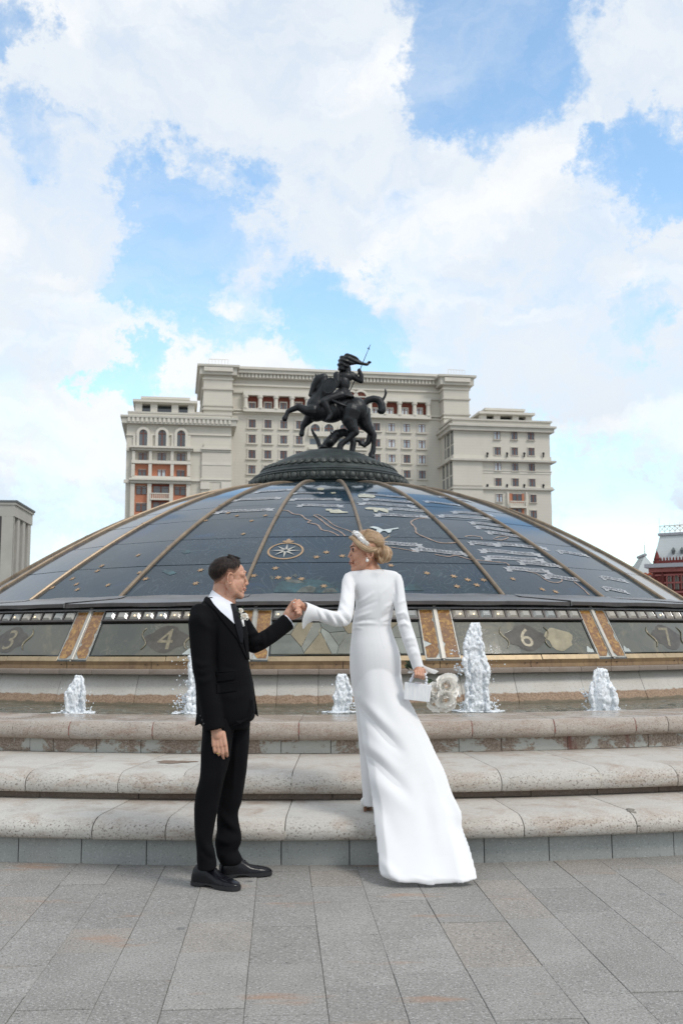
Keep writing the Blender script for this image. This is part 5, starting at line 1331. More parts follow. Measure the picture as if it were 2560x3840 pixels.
def hip_roof(B, u0, u1, v0, v1, z0, z1, iu, iv, mat, nm='roof'):
    mb = MB(); mb.grid([[Vector(p) for p in ((u0, v0, z0), (u1, v0, z0), (u1, v1, z0), (u0, v1, z0))], [Vector(p) for p in ((u0 + iu, v0 + iv, z1), (u1 - iu, v0 + iv, z1), (u1 - iu, v1 - iv, z1), (u0 + iu, v1 - iv, z1))]], closed_u=True, cap=True)
    r_ = B.part(nm, mb, mat)
    mb = MB(); mb.box(u0 + iu - .3, u1 - iu + .3, v0 + iv - .3, v1 - iv + .3, z1, z1 + .45); B.part('ridge_ledge', mb, M_roofg, r_)
    mb = MB(); a, b, cc = u0 + iu, u1 - iu, v0 + iv; n = max(4, int((b - a) / .9))
    for i in range(n + 1):
        u = a + (b - a) * i / n; mb.tube([(u, cc, z1 + .45), (u, cc, z1 + (3.3 if i == 0 else 2.3))], [.06, .02], 4); 
        if i < n: mb.tube([(u, cc, z1 + .7), (u + (b - a) / n, cc, z1 + 1.7)], .05, 4); mb.tube([(u + (b - a) / n, cc, z1 + .7), (u, cc, z1 + 1.7)], .05, 4)
    mb.box(a, b, cc - .05, cc + .05, z1 + 1.7, z1 + 1.85); B.part('cresting', mb, M_pale, r_)
    return r_
zr = RX.hit(2500, 2008, 3.5)[1]
rf = hip_roof(RX, -.2, 40, 1.2, 28, zc + .6, zr, 1.0, 2.2, M_roofw)
for du in (3.4, 4.9, 6.4):
    mb = MB(); z_ = zc + 2.3; mb.box(du - .22, du + .22, 1.5, 3.2, z_, z_ + .5); mb.add([(du - .34, 1.4, z_ + .5), (du + .34, 1.4, z_ + .5), (du + .34, 3.2, z_ + .5), (du - .34, 3.2, z_ + .5), (du, 1.9, z_ + 1.2)], [(0, 1, 4), (1, 2, 4), (2, 3, 4), (3, 0, 4)]); RX.part('dormer', mb, M_concd, rf)
for i in range(7):
    u = 2.9 + i * 1.25; z_ = zc - 2.1
    mb = MB(); n = 10; op = [Vector((u + .34 * math.cos(math.pi * k / n), -.03, z_ + .34 * math.sin(math.pi * k / n))) for k in range(n + 1)] + [Vector((u - .34, -.03, z_ - 2.2)), Vector((u + .34, -.03, z_ - 2.2))]
    ou = [Vector((u + .5 * math.cos(math.pi * k / n), -.03, z_ + .5 * math.sin(math.pi * k / n))) for k in range(n + 1)] + [Vector((u - .5, -.03, z_ - 2.2)), Vector((u + .5, -.03, z_ - 2.2))]
    mb.grid([[op[k], op[k] + Vector((0, -.35, 0)), ou[k] + Vector((0, -.35, 0)), ou[k]] for k in range(n + 3)]); w = RX.part('window', mb, M_brick2)
    mb = MB(); mb.add(op, [tuple(range(len(op)))]); RX.part('pane', mb, plain('museum_glass', (0.16, 0.15, 0.13), .2) if i == 0 else bpy.data.materials['museum_glass'], w)
    mb = MB(); mb.box(u - .03, u + .03, -.12, -.04, z_ - 2.2, z_ + .3); RX.part('mullion', mb, M_brick, w)
for z_ in (zc - 1.5, zc - 2.9, zc - 4.6, zc - 9):
    mb = MB(); mb.box(-.25, 60.2, -.25, 30, z_ - .3, z_); RX.part('string_course', mb, M_brick2)
for u in (0.0, 1.55):
    mb = MB(); mb.box(u, u + .4, -.3, .2, 0, zc - 1.2); RX.part('pilaster', mb, M_brick)
# pale roofed tower of the museum farther back
RY = Bld('museum_tower', 2400, 2150, 205.0, R(-6), 'pale hipped tower roof with cresting behind the red museum corner')
zb_ = RY.hit(2400, 2160, 0)[1]; zt_ = RY.hit(2430, 2084, 3)[1]
ua = RY.hit(2390, 2140, 0)[0]; ub = RY.hit(2478, 2140, 0)[0]
mb = MB(); mb.box(ua - 2, ub, 0, 14, 0, zb_ - .2); RY.part('wall', mb, M_brick)
mb = MB(); mb.box(ua - 2.6, ub + .5, -.6, 14.5, zb_ - .2, zb_ + .4); RY.part('cornice', mb, M_roofg)
hip_roof(RY, ua - .2, ub, .4, 13.5, zb_ + .4, zt_, 2.4, 3, M_roofw)
for sx_ in (2416, 2434):
    u_, z_ = RY.hit(sx_, 2151, 0); mb = MB(); n = 10
    mb.grid([[Vector((u_ + r * math.cos(math.pi * k / n), -.7 + d_, z_ - .7 + r * 1.4 * math.sin(math.pi * k / n))) for k in range(n + 1)] for r, d_ in ((.62, .6), (.62, 0), (.3, 0), (.28, .2))]); RY.part('dormer', mb, plain('dormer_red', (0.42, 0.10, 0.045), .8) if sx_ == 2416 else bpy.data.materials['dormer_red'])
mb = MB(); u_ = RY.hit(2376, 2140, 0)[0]; mb.tube([(u_, 1, zb_ - 1), (u_, 1, zb_ + 2.2)], [.2, .05], 6); RY.part('finial', mb, M_black)
# ================================================================ people
from mathutils.bvhtree import BVHTree
def skin_mat(name, c, c2):
    m = MT(name); m.col(m.mix(m.map(m.noise(14, 4, .6), .35, .68), c, c2)); m.set(Roughness=.48, Subsurface_Weight=.25, Subsurface_Scale=.01, Specular_IOR_Level=.4)
    m.b.inputs['Subsurface Radius'].default_value = (1, .35, .2); m.bump(m.noise(180, 3, .6), .12, .001); return m.m
M_skin_m = skin_mat('groom_skin', (0.56, 0.315, 0.22), (0.50, 0.26, 0.175))
M_skin_w = skin_mat('bride_skin', (0.57, 0.315, 0.215), (0.52, 0.26, 0.17))
def cloth(name, c, rough=.85, weave=900, sheen=.1, var=.06, bump=.15):
    m = MT(name); m.col(m.mix(m.map(m.noise(9, 4, .6), .3, .7), [x * (1 - var) for x in c], [x * (1 + var) for x in c])); m.set(Roughness=rough, Sheen_Weight=sheen, Specular_IOR_Level=.12)
    m.bump(m.noise(weave, 2, .6), bump, .0008); return m.m
M_suit = cloth('suit_wool', (0.0042, 0.0042, 0.0052), .9, sheen=.0)
M_white = cloth('dress_crepe', (0.76, 0.76, 0.77), .75, sheen=.15, var=.01)
M_shirt = cloth('shirt_cotton', (0.74, 0.76, 0.82), .8)
M_tie = cloth('tie_silk', (0.0035, 0.004, 0.006), .5, sheen=.05)
M_leather = plain('shoe_leather', (0.006, 0.006, 0.009), .22, var=.2, vs=40, bump=.08, bs=240, spec=.3)
M_sole = plain('shoe_sole', (0.012, 0.012, 0.014), .6)
M_ring = plain('gold_ring', (0.80, 0.55, 0.22), .22, 1.0, var=.02)
M_pearl = plain('pearl', (0.82, 0.80, 0.76), .16, var=.03); M_beadw = plain('white_beads', (0.82, 0.82, 0.84), .25, var=.05)
M_darkhair = MT('dark_hair'); _m = M_darkhair; _st = _m.noise(190, 3, .6, scale3=(1, 1, .14))
_at = _m.n('ShaderNodeAttribute'); _at.attribute_name = 'fade'
_hc = _m.mix(_m.map(_st, .4, .65), (0.006, 0.004, 0.004), (0.034, 0.020, 0.015))
_fd = _m.map(_m.math('ADD', _at.outputs['Fac'], _m.map(_m.noise(260, 3, .7), .3, .7, -.22, .22)), .05, .55)
_m.col(_m.mix(_fd, (0.33, 0.17, 0.115), _hc)); _m.set(Roughness=.55, Specular_IOR_Level=.2); _m.bump(_st, .6, .003); M_darkhair = _m.m
M_lockhair = plain('dark_hair_lock', (0.010, 0.007, 0.006), .5, var=.3, vs=60, spec=.2)
def fair(name, a, b):
    m = MT(name); m.col(m.mix(m.rnd(), a, b)); m.set(Roughness=.38, Specular_IOR_Level=.5); return m.m
M_blond = [fair('blond_hair_a', (0.37, 0.235, 0.13), (0.42, 0.275, 0.155)), fair('blond_hair_b', (0.26, 0.152, 0.08), (0.29, 0.172, 0.092)), fair('blond_hair_c', (0.50, 0.36, 0.22), (0.55, 0.40, 0.25))]
M_brow = plain('brow_hair', (0.035, 0.020, 0.014), .6); M_eye = plain('eye_dark', (0.012, 0.010, 0.010), .15); M_white_eye = plain('eye_white', (0.55, 0.52, 0.50), .2); M_lip = plain('lip', (0.24, 0.085, 0.075), .35); M_lip_m = plain('lip_pale', (0.42, 0.18, 0.14), .45); M_shadow = plain('eyeshadow', (0.075, 0.035, 0.030), .6, var=.2)
def bvh_of(me):
    return BVHTree.FromPolygons([v.co.copy() for v in me.vertices], [tuple(p.vertices) for p in me.polygons])
ORG = Vector((0, 0, CAMH))
def cast(bv, sx, sy, off=.004, Yfall=5.7):
    d = ray(sx, sy).normalized(); hit = bv.ray_cast(ORG, d)
    if hit[0] is None:
        n = bv.find_nearest(at(sx, sy, Yfall)); return n[0] + n[1] * off
    return hit[0] + hit[1] * off
def drape(bv, name, left, right, mat, parent, m=4, off=.004, Z=None, sub=3, thick=.003, Yfall=5.7):
    """a cloth piece lying on a body, between two edge lines"""
    def dens(L):
        out = []
        for a, b in zip(L[:-1], L[1:]):
            for s in range(sub): out.append((a[0] + (b[0] - a[0]) * s / sub, a[1] + (b[1] - a[1]) * s / sub))
        return out + [L[-1]]
    L, Rr = dens(left), dens(right); top = []; bot = []
    for a, b in zip(L, Rr):
        r1 = []; r2 = []
        for j in range(m + 1):
            x, y = a[0] + (b[0] - a[0]) * j / m, a[1] + (b[1] - a[1]) * j / m; sx, sy = Z(x, y)
            r1.append(cast(bv, sx, sy, off, Yfall)); r2.append(cast(bv, sx, sy, off - thick, Yfall))
        top.append(r1); bot.append(r2)
    mb = MB(); mb.grid(top); mb.grid(bot); n = len(top); k = m + 1; b = n * k
    for i in range(n - 1):
        for j in (0, m): mb.f.append((i * k + j, (i + 1) * k + j, b + (i + 1) * k + j, b + i * k + j)); mb.mi.append(0)
    for j in range(m):
        for i in (0, n - 1): mb.f.append((i * k + j, i * k + j + 1, b + i * k + j + 1, b + i * k + j)); mb.mi.append(0)
    me = mb.mesh(name, mat); autosmooth(me, 50); return link(name, me, parent)
def ridge(bv, name, pts, r, mat, parent, Z, off=.0015, Yfall=5.7, flat=None):
    mb = MB(); P = []
    for a, b in zip(pts[:-1], pts[1:]):
        for s in range(4): P.append(cast(bv, *Z(a[0] + (b[0] - a[0]) * s / 4, a[1] + (b[1] - a[1]) * s / 4), off, Yfall))
    P.append(cast(bv, *Z(*pts[-1]), off, Yfall)); mb.tube(P, r, 6); return link(name, mb.mesh(name, mat, True), parent)
def folds(me, curves, Z):
    """pushes soft cloth folds in or out along drawn lines: (points, amplitude m, width px)"""
    co = getco(me); no = getno(me); inv = np.array(CAMM.inverted()); q = co @ inv[:3, :3].T + inv[:3, 3]
    px = np.stack([1280 + FPX * q[:, 0] / -q[:, 2], 1920 - FPX * q[:, 1] / -q[:, 2]], 1)
    tocam = np.array([0, 0, CAMH]) - co; tocam /= np.linalg.norm(tocam, axis=1)[:, None]; face = np.clip((no * tocam).sum(1) * 2, 0, 1)
    for pts, amp, w in curves:
        P = np.array([Z(*p) for p in pts]); n = len(P); best = np.full(len(px), 1e9); along = np.zeros(len(px))
        for i in range(n - 1):
            a, b = P[i], P[i + 1]; ab = b - a; t = np.clip(((px - a) @ ab) / (ab @ ab), 0, 1); d = np.linalg.norm(px - (a + t[:, None] * ab), axis=1)
            m = d < best; best[m] = d[m]; along[m] = (i + t[m]) / (n - 1)
        co += no * (amp * np.exp(-(best / w) ** 2) * np.sin(np.pi * np.clip(along * .9 + .08, 0, 1)) ** .7 * face)[:, None]
    setco(me, co)
def dense(levels, m=5):
    """smooth in-between levels (Catmull-Rom)"""
    out = []; L = levels
    for i in range(len(L) - 1):
        p0, p1, p2, p3 = L[max(i - 1, 0)], L[i], L[i + 1], L[min(i + 2, len(L) - 1)]
        for q in range(m):
            u = q / m; h0 = p0 if i > 0 else tuple(2 * a - b for a, b in zip(p1, p2)); h3 = p3 if i + 2 < len(L) else tuple(2 * b - a for a, b in zip(p1, p2))
            # tangents scaled by the uneven spacing of the levels
            o = []
            for a, b, c, d in zip(h0, p1, p2, h3):
                s1 = (p2[0] - p1[0]) or 1; s0 = (p1[0] - h0[0]) or 1; s2 = (h3[0] - p2[0]) or 1
                m1 = s1 * .5 * ((b - a) / s0 + (c - b) / s1); m2 = s1 * .5 * ((c - b) / s1 + (d - c) / s2)
                o.append((2 * u ** 3 - 3 * u * u + 1) * b + (u ** 3 - 2 * u * u + u) * m1 + (-2 * u ** 3 + 3 * u * u) * c + (u ** 3 - u * u) * m2)
            out.append(tuple(o))
    return out + [tuple(L[-1])]
def sec_rows(levels, Z, e=2.4, n=28):
    """closed rings from silhouette levels: (zy, xl, xr, Y, half depth)"""
    rows = []
    for (zy, xl, xr, Y, hd) in dense(levels):
        a, b = at(*Z(xl, zy), Y), at(*Z(xr, zy), Y); c = (a + b) / 2; h = (b - a) / 2; row = []
        for k in range(n):
            th = 2 * math.pi * k / n; ct, st = math.cos(th), math.sin(th)
            row.append(c + h * (math.copysign(abs(ct) ** (2 / e), ct)) + Vector((0, hd, 0)) * (math.copysign(abs(st) ** (2 / e), st)))
        rows.append(row)
    return rows
def zchain(pts, Z, k, n=14):
    """pts (zx, zy, Y, radius px) -> capsule chain"""
    return [cap_prim(at(*Z(a[0], a[1]), a[2]), a[3] * k, at(*Z(b[0], b[1]), b[2]), b[3] * k, n) for a, b in zip(pts[:-1], pts[1:])]
def head_prims(M, s=1.0, fem=False):
    T = lambda x, y, z: M @ Vector((x * s, y * s, z * s)); R3 = M.to_3x3()
    E = lambda c, r, rot=None: ell_prim(T(*c), [q * s for q in r], R3 @ (rot or Matrix.Identity(3)))
    Cc = lambda a, ra, b, rb: cap_prim(T(*a), ra * s, T(*b), rb * s)
    j = .92 if fem else 1.0
    P = [E((-.014, 0, .046), (.096, .074, .077)), E((.032, 0, .012), (.058, .060, .082)), E((.036, 0, .056), (.050, .056, .044))]
    for y in (-1, 1):
        P += [Cc((-.004, y * .050 * j, -.030), .026, (.030, y * .040 * j, -.068), .024), Cc((.030, y * .040 * j, -.068), .024, (.070, y * .010, -.090), .018), E((.052, y * .036, -.018), (.030, .024, .030)), E((.045, y * .030, -.05), (.034, .022, .03)), E((.062, y * .034, .030), (.026, .028, .020))]
        er = Matrix.Rotation(y * R(18), 3, 'Z') @ Matrix.Rotation(R(-12), 3, 'Y')
        P += [E((-.008, y * .0745, .002), (.017, .0055, .029), er)]
        P += [E((.098 - (.007 if fem else 0), y * .010, -.019 if fem else -.021), (.009, .007, .0075) if fem else (.011, .009, .009)), E((.026, y * .040 * j, -.034), (.046, .026, .046))]
        for q in range(7):
            t0, t1 = -1.9 + q * .62, -1.9 + (q + 1) * .62; f = lambda t: (-.012 - .017 * math.cos(t), y * (.081 + .009 * max(0, math.cos(t))), .003 + .031 * math.sin(t) - .004 * math.cos(t))
            P += [Cc(f(t0), .0046, f(t1), .0046)]
    P += [E((.072, 0, -.088), (.022, .024, .021))]
    P += [Cc((.085, 0, .032), .0065, (.102, 0, -.008), .0080), E((.104, 0, -.012), (.0095, .0080, .0080)), E((.079, 0, .046), (.018, .038, .014))] if fem else [Cc((.086, 0, .034), .0085, (.107, 0, -.012), .0100), E((.108, 0, -.016), (.0115, .0100, .0100)), E((.082, 0, .046), (.020, .040, .013))]
    P += [Cc((.088, -.013, -.045), .0075, (.088, .013, -.045), .0075), E((.097, 0, -.044), (.0075, .012, .006)), E((.094, 0, -.0555), (.0085, .013, .007)), E((.080, 0, -.030), (.018, .020, .016)), E((.080, 0, -.068), (.014, .022, .014)), E((.024, 0, -.082), (.048, .042, .026))]
    return P
def face_bits(M, s, par, lipm, bv, shadow=False):
    T0 = lambda x, y, z: M @ Vector((x * s, y * s, z * s)); R3 = M.to_3x3(); lw_ = .016 if shadow else .021
    def T(x, y, z, off=.0008):
        p = T0(x, y, z); o = T0(0, y * .3, z); d = (p - o).normalized(); h = bv.ray_cast(o + d * .2, -d)
        return (h[0] + d * off) if h[0] is not None else p
    for y in (-1, 1):
        mb = MB(); vs, fs = ell_prim(T(.074, y * .031, .019, -.007 if shadow else -.0068), ((.009, .0125, .0068) if shadow else (.0075, .0085, .0042)), R3); mb.add(vs, fs); e = link('eye', mb.mesh('eye', M_shadow if shadow else M_white_eye, True), par)
        mb = MB(); vs, fs = ell_prim(T(.0835, y * .0315, .0185, .0002), ((.003, .0056, .0056) if shadow else (.0014, .0036, .0034)), R3); mb.add(vs, fs); link('iris', mb.mesh('iris', M_eye, True), e)
        mb = MB(); mb.tube([T(.078, y * .046, .020), T(.0885, y * .036, .0265), T(.0885, y * .026, .0265), T(.084, y * .018, .021)], [.0012, .0026, .0026, .0012] if shadow else .0009, 6); link('eyelash', mb.mesh('eyelash', M_eye if shadow else M_skin_m, True), e)
        if shadow:
            mb = MB(); vs, fs = ell_prim(T(.0755, y * .034, .0285, -.006), (.0088 * s, .0185 * s, .0095 * s), R3); mb.add(vs, fs); link('eyelid', mb.mesh('eyelid', M_shadow, True), e)
        mb = MB(); mb.tube([T(.071, y * .054, .040), T(.087, y * .044, .0465), T(.096, y * .030, .047), T(.099, y * .016, .043)], [.0012, .0034, .0042, .003] if shadow else [.0008, .0020, .0026, .0016], 6); link('eyebrow', mb.mesh('eyebrow', M_brow, True), par)
    mb = MB(); mb.tube([T(.088, -lw_, -.049), T(.0975, -.010, -.0445), T(.102, 0, -.0455), T(.0975, .010, -.0445), T(.088, lw_, -.049)], [.001, .0034, .0036, .0034, .001], 7)
    mb.tube([T(.088, -lw_ + .001, -.0505), T(.096, -.009, -.0565), T(.0995, 0, -.0575), T(.096, .009, -.0565), T(.088, lw_ - .001, -.0505)], [.001, .0038, .0042, .0038, .001], 7); link('lips', mb.mesh('lips', lipm, True), par)
# ---------------------------------------------------------------- groom
def ZM(x, y): return 650 + x / 3.136, 2050 + y / 3.136
def ZL(x, y): return 650 + x / 3.136, 2650 + y / 3.136
def ZH(x, y): return 1040 + x / 7.84, 2200 + y / 7.84
KM = 5.72 / FPX / 3.136; KH = 5.98 / FPX / 7.84
GR = empty('person', ground_at(800, 3310), 'man in a black suit and white shirt standing on the grey paving', 'person')
psi = R(20); o_ = at(*ZM(651, 390), 5.72)
HMm = Matrix.Translation(o_) @ Matrix(((math.cos(psi), -math.sin(psi), 0, 0), (math.sin(psi), math.cos(psi), 0, 0), (0, 0, 1, 0), (0, 0, 0, 1))) @ Matrix.Rotation(R(2), 4, 'Y')
pr = head_prims(HMm, 1.0)
pr += zchain([(590, 430, 5.74, 112), (570, 560, 5.74, 118), (550, 690, 5.72, 128)], ZM, KM) + zchain([(655, 470, 5.74, 88), (640, 640, 5.73, 95)], ZM, KM)
pr += zchain([(540, 780, 5.70, 180), (540, 1100, 5.70, 230), (560, 1400, 5.70, 230), (600, 1900, 5.72, 220)], ZM, KM)
pr += zchain([(330, 850, 5.56, 105), (340, 1200, 5.55, 95), (380, 1500, 5.54, 80), (450, 1900, 5.53, 66), (490, 2110, 5.53, 54)], ZM, KM)
pr += zchain([(800, 880, 5.86, 80), (945, 1140, 5.88, 58), (1150, 1040, 5.93, 56), (1320, 870, 5.97, 52)], ZM, KM)
pr += zchain([(560, 180, 5.63, 130), (470, 950, 5.60, 95), (390, 1500, 5.60, 60), (390, 1960, 5.64, 34)], ZL, KM) + zchain([(690, 180, 5.80, 130), (660, 1100, 5.82, 90), (640, 1500, 5.82, 58), (630, 1880, 5.81, 34)], ZL, KM)
pr += zchain([(385, 1990, 5.63, 30), (620, 2110, 5.55, 24)], ZL, KM) + zchain([(640, 1910, 5.81, 30), (950, 1985, 5.84, 24)], ZL, KM)
# right hand hanging, back of the hand to the viewer
pr += zchain([(490, 2100, 5.53, 62), (520, 2220, 5.53, 66)], ZM, KM) + [cap_prim(at(*ZM(470 + i * 36, 2200), 5.53), 36 * KM, at(*ZM(478 + i * 44, 2330 + (6, 16, 14, 0)[i]), 5.515), 27 * KM) for i in range(4)]
for i, (x, y, L) in enumerate(((478, 2335, 128), (525, 2346, 150), (572, 2350, 160), (618, 2338, 140))):
    pr += zchain([(x, y, 5.515, 20.5), (x + 8, y + L * .52, 5.512, 19), (x + 14, y + L * .86, 5.532, 17.5), (x + 10, y + L * .94, 5.56, 16)], ZM, KM)
pr += zchain([(570, 2200, 5.56, 34), (622, 2290, 5.575, 27), (636, 2370, 5.585, 22), (630, 2410, 5.59, 18)], ZM, KM)
# left hand, palm up under the bride's fingers
pr += zchain([(240, 920, 5.98, 118), (330, 800, 5.985, 150), (400, 700, 5.99, 120)], ZH, KH) + zchain([(330, 880, 5.985, 120), (480, 860, 5.97, 110), (560, 880, 5.965, 60)], ZH, KH)
pr += zchain([(310, 700, 5.985, 75), (370, 590, 5.98, 62), (440, 470, 5.975, 52), (530, 395, 5.975, 40)], ZH, KH)
pr += zchain([(470, 900, 5.98, 66), (600, 880, 5.955, 54), (680, 815, 5.93, 48), (650, 775, 5.915, 44), (585, 790, 5.905, 40)], ZH, KH) + zchain([(560, 800, 5.99, 56), (690, 760, 5.965, 48), (665, 715, 5.93, 44), (560, 718, 5.905, 44), (530, 718, 5.905, 38)], ZH, KH)
pr += zchain([(560, 740, 6.00, 52), (690, 690, 5.975, 44), (645, 645, 5.94, 42), (570, 648, 5.915, 42)], ZH, KH) + zchain([(540, 690, 6.01, 48), (640, 620, 6.0, 40), (600, 600, 5.98, 36)], ZH, KH)
body = link('body', union('body', pr, 0.0030, 4, .5), GR); body.data.materials.append(M_skin_m)
face_bits(HMm, 1.0, GR, M_lip_m, bvh_of(body.data))
# hair: short, swept up at the front, faded round the ears
mb = MB(); rows = []; nA, nP = 96, 60; fades = []; bskin = bvh_of(body.data); HC = HMm @ Vector((-.012, 0, .030))
def mhair(az, el):
    """signed distance (radians) inside the hairline: direction = azimuth from the face, elevation"""
    a = abs((az + math.pi) % (2 * math.pi) - math.pi)
    pts = ((0, .80), (.38, .76), (.62, .56), (.86, .36), (1.05, .16), (1.25, .02), (1.45, .06), (1.70, .08), (1.92, -.28), (2.4, -.66), (3.15, -.78))
    for (a0, e0), (a1, e1) in zip(pts[:-1], pts[1:]):
        if a <= a1: h = e0 + (e1 - e0) * (a - a0) / (a1 - a0); break
    return el - h + .035 * noise.noise(Vector((az * 14, el * 10, 3)))
for i in range(nP + 1):
    el = -1.0 + (math.pi / 2 - .001 + 1.0) * i / nP; row = []
    for j in range(nA):
        az = 2 * math.pi * j / nA; k = mhair(az, el); ce = math.cos(el); a = abs((az + math.pi) % (2 * math.pi) - math.pi)
        d = (HMm.to_3x3() @ Vector((ce * math.cos(az), ce * math.sin(az), math.sin(el)))).normalized()
        h = bskin.ray_cast(HC + d * .20, -d); base = (h[0] - HC).length if h[0] is not None else .09
        soft = .14 if a < .9 else .75
        th = min(max(k / soft, 0), 1); t = -.004 + .0052 * min(max(k * 9 + .5, 0), 1) + .011 * th ** 1.3
        if k > 0: t += .013 * max(0, math.cos(az * .9)) * max(0, math.sin(el)) ** 1.0 * th
        t += .0022 * noise.noise(Vector((az * 10, el * 5, 0))) * th
        fades.append(min(max(k / (.10 if a < .9 else .62), 0), 1)); row.append(HC + d * (min(base, .082 if 1.15 < a < 2.0 else .125) + t))
    rows.append(row)
mb.grid(rows, closed_u=True); hme = mb.mesh('hair', M_darkhair, True); ca_ = hme.color_attributes.new('fade', 'FLOAT_COLOR', 'POINT'); ca_.data.foreach_set('color', [q for f in fades for q in (f, f, f, 1)]); link('hair', hme, GR)
mb = MB(); rgh = random.Random(2)
for i in range(90):   # upstanding locks over the forehead and crown
    az = rgh.uniform(-.75, .75); el = rgh.uniform(.98, 1.35); ce = math.cos(el)
    p = Vector((-.014 + .018 * ce + .108 * ce * math.cos(az), .086 * ce * math.sin(az), .046 + .093 * math.sin(el))); d = Vector((.020 * math.cos(az * .5), .004 * math.sin(az), .006 + rgh.uniform(0, .006)))
    mb.tube([HMm @ (p - d * .8), HMm @ p, HMm @ (p + d * rgh.uniform(.2, .5))], [.0022, .0024, .0010], 4)
o = link('hair_locks', mb.mesh('hair_locks', M_lockhair, True), GR); o['kind'] = 'stuff'
# trousers
near = [(120, 345, 720, 5.64, .115), (400, 335, 690, 5.62, .11), (700, 325, 645, 5.61, .10), (830, 310, 605, 5.60, .095), (1000, 272, 565, 5.60, .09), (1130, 250, 538, 5.60, .085), (1300, 246, 508, 5.60, .082), (1450, 248, 478, 5.60, .08), (1600, 262, 464, 5.61, .08), (1720, 275, 490, 5.61, .082), (1800, 276, 503, 5.62, .085), (1905, 284, 512, 5.62, .085)]
farl = [(120, 540, 908, 5.80, .115), (400, 545, 895, 5.80, .11), (700, 550, 864, 5.81, .10), (940, 535, 832, 5.82, .095), (1130, 520, 801, 5.82, .09), (1240, 515, 764, 5.82, .085), (1340, 512, 770, 5.82, .082), (1450, 512, 790, 5.82, .082), (1520, 498, 799, 5.81, .082), (1600, 490, 790, 5.81, .082), (1690, 505, 752, 5.81, .082), (1760, 520, 785, 5.80, .085), (1815, 545, 800, 5.80, .085), (1850, 560, 760, 5.80, .08)]
tr = union('trousers', [loft_prim(sec_rows(near, ZL)), loft_prim(sec_rows(farl, ZL)), loft_prim(sec_rows([(60, 350, 905, 5.71, .15), (250, 350, 900, 5.71, .14)], ZL))], .007, 3)
co = getco(tr); no = getno(tr); co += no * (.006 * vnoise(co * np.array([1, 1, .8]), 9, 3, 2))[:, None]; setco(tr, co)
folds(tr, [([(500, 1200), (620, 1350), (780, 1500)], .010, 14), ([(520, 1330), (640, 1450), (760, 1520)], -.008, 12), ([(500, 1560), (640, 1600), (760, 1560)], .010, 12), ([(300, 1500), (360, 1640), (480, 1760)], .010, 14), ([(280, 1620), (380, 1760), (500, 1820)], -.007, 10), ([(560, 300), (560, 700), (520, 1100)], .006, 8), ([(740, 300), (720, 700), (690, 1100)], .006, 8), ([(690, 1640), (600, 1740), (540, 1760)], .009, 12)], ZL)
link('trousers', tr, GR).data.materials.append(M_suit)
# jacket with sleeves
tor = [(600, 392, 560, 5.72, .06), (650, 345, 660, 5.71, .09), (720, 290, 760, 5.70, .13), (800, 240, 822, 5.70, .155), (900, 222, 855, 5.70, .165), (1050, 225, 876, 5.70, .17), (1200, 232, 886, 5.70, .168), (1350, 238, 888, 5.70, .163), (1500, 250, 914, 5.70, .165), (1650, 262, 938, 5.71, .17), (1800, 272, 952, 5.71, .172), (1950, 282, 955, 5.71, .172), (2040, 300, 930, 5.71, .165), (2105, 340, 800, 5.70, .15)]
jk = [loft_prim(sec_rows(tor, ZM, 2.3, 36))]
jk += zchain([(310, 790, 5.585, 118), (318, 900, 5.55, 140), (330, 1150, 5.54, 132), (350, 1400, 5.53, 128), (395, 1650, 5.525, 122), (440, 1900, 5.52, 117)], ZM, KM, 18)
def tube_prim(pts, Z, k):
    mb = MB(); mb.tube([at(*Z(a, b), c) for a, b, c, *_ in pts], [((r1 * k), (r2 * k)) for *_, r1, r2 in pts], 18); return mb.v, mb.f
jk += [tube_prim([(430, 1850, 5.52, 118, 120), (455, 2020, 5.52, 112, 116), (470, 2105, 5.52, 116, 118), (478, 2150, 5.52, 118, 120)], ZM, KM)]
jk += zchain([(770, 860, 5.82, 120), (850, 1000, 5.86, 118), (950, 1145, 5.88, 112), (1040, 1110, 5.90, 104)], ZM, KM, 18) + [tube_prim([(1000, 1135, 5.89, 100, 104), (1150, 1040, 5.93, 100, 100), (1270, 945, 5.96, 104, 100), (1352, 880, 5.975, 108, 100)], ZM, KM)]
jm = union('jacket', jk, .0062, 3)
co = getco(jm); no = getno(jm); co += no * (.004 * vnoise(co, 7, 5, 3))[:, None]; setco(jm, co)
folds(jm, [([(860, 1060), (930, 1020), (1010, 1010)], .012, 10), ([(880, 1160), (950, 1110), (1030, 1080)], .012, 10), ([(900, 1210), (990, 1180), (1060, 1150)], -.008, 8), ([(1040, 1010), (1060, 1090), (1050, 1180)], .008, 9), ([(1120, 950), (1130, 1040), (1120, 1130)], .007, 10), ([(240, 1350), (330, 1400), (430, 1380)], .010, 12), ([(230, 1440), (330, 1480), (430, 1450)], .008, 11), ([(250, 1560), (360, 1590), (470, 1540)], .007, 11), ([(500, 900), (490, 1300), (505, 1800)], -.012, 10), ([(290, 780), (330, 900), (480, 1000)], .008, 14), ([(700, 1450), (800, 1420), (880, 1400)], .007, 12), ([(600, 1420), (740, 1440), (880, 1390)], -.006, 10), ([(560, 1750), (720, 1780), (900, 1700)], .006, 18)], ZM)
link('jacket', jm, GR).data.materials.append(M_suit); bj = bvh_of(jm)
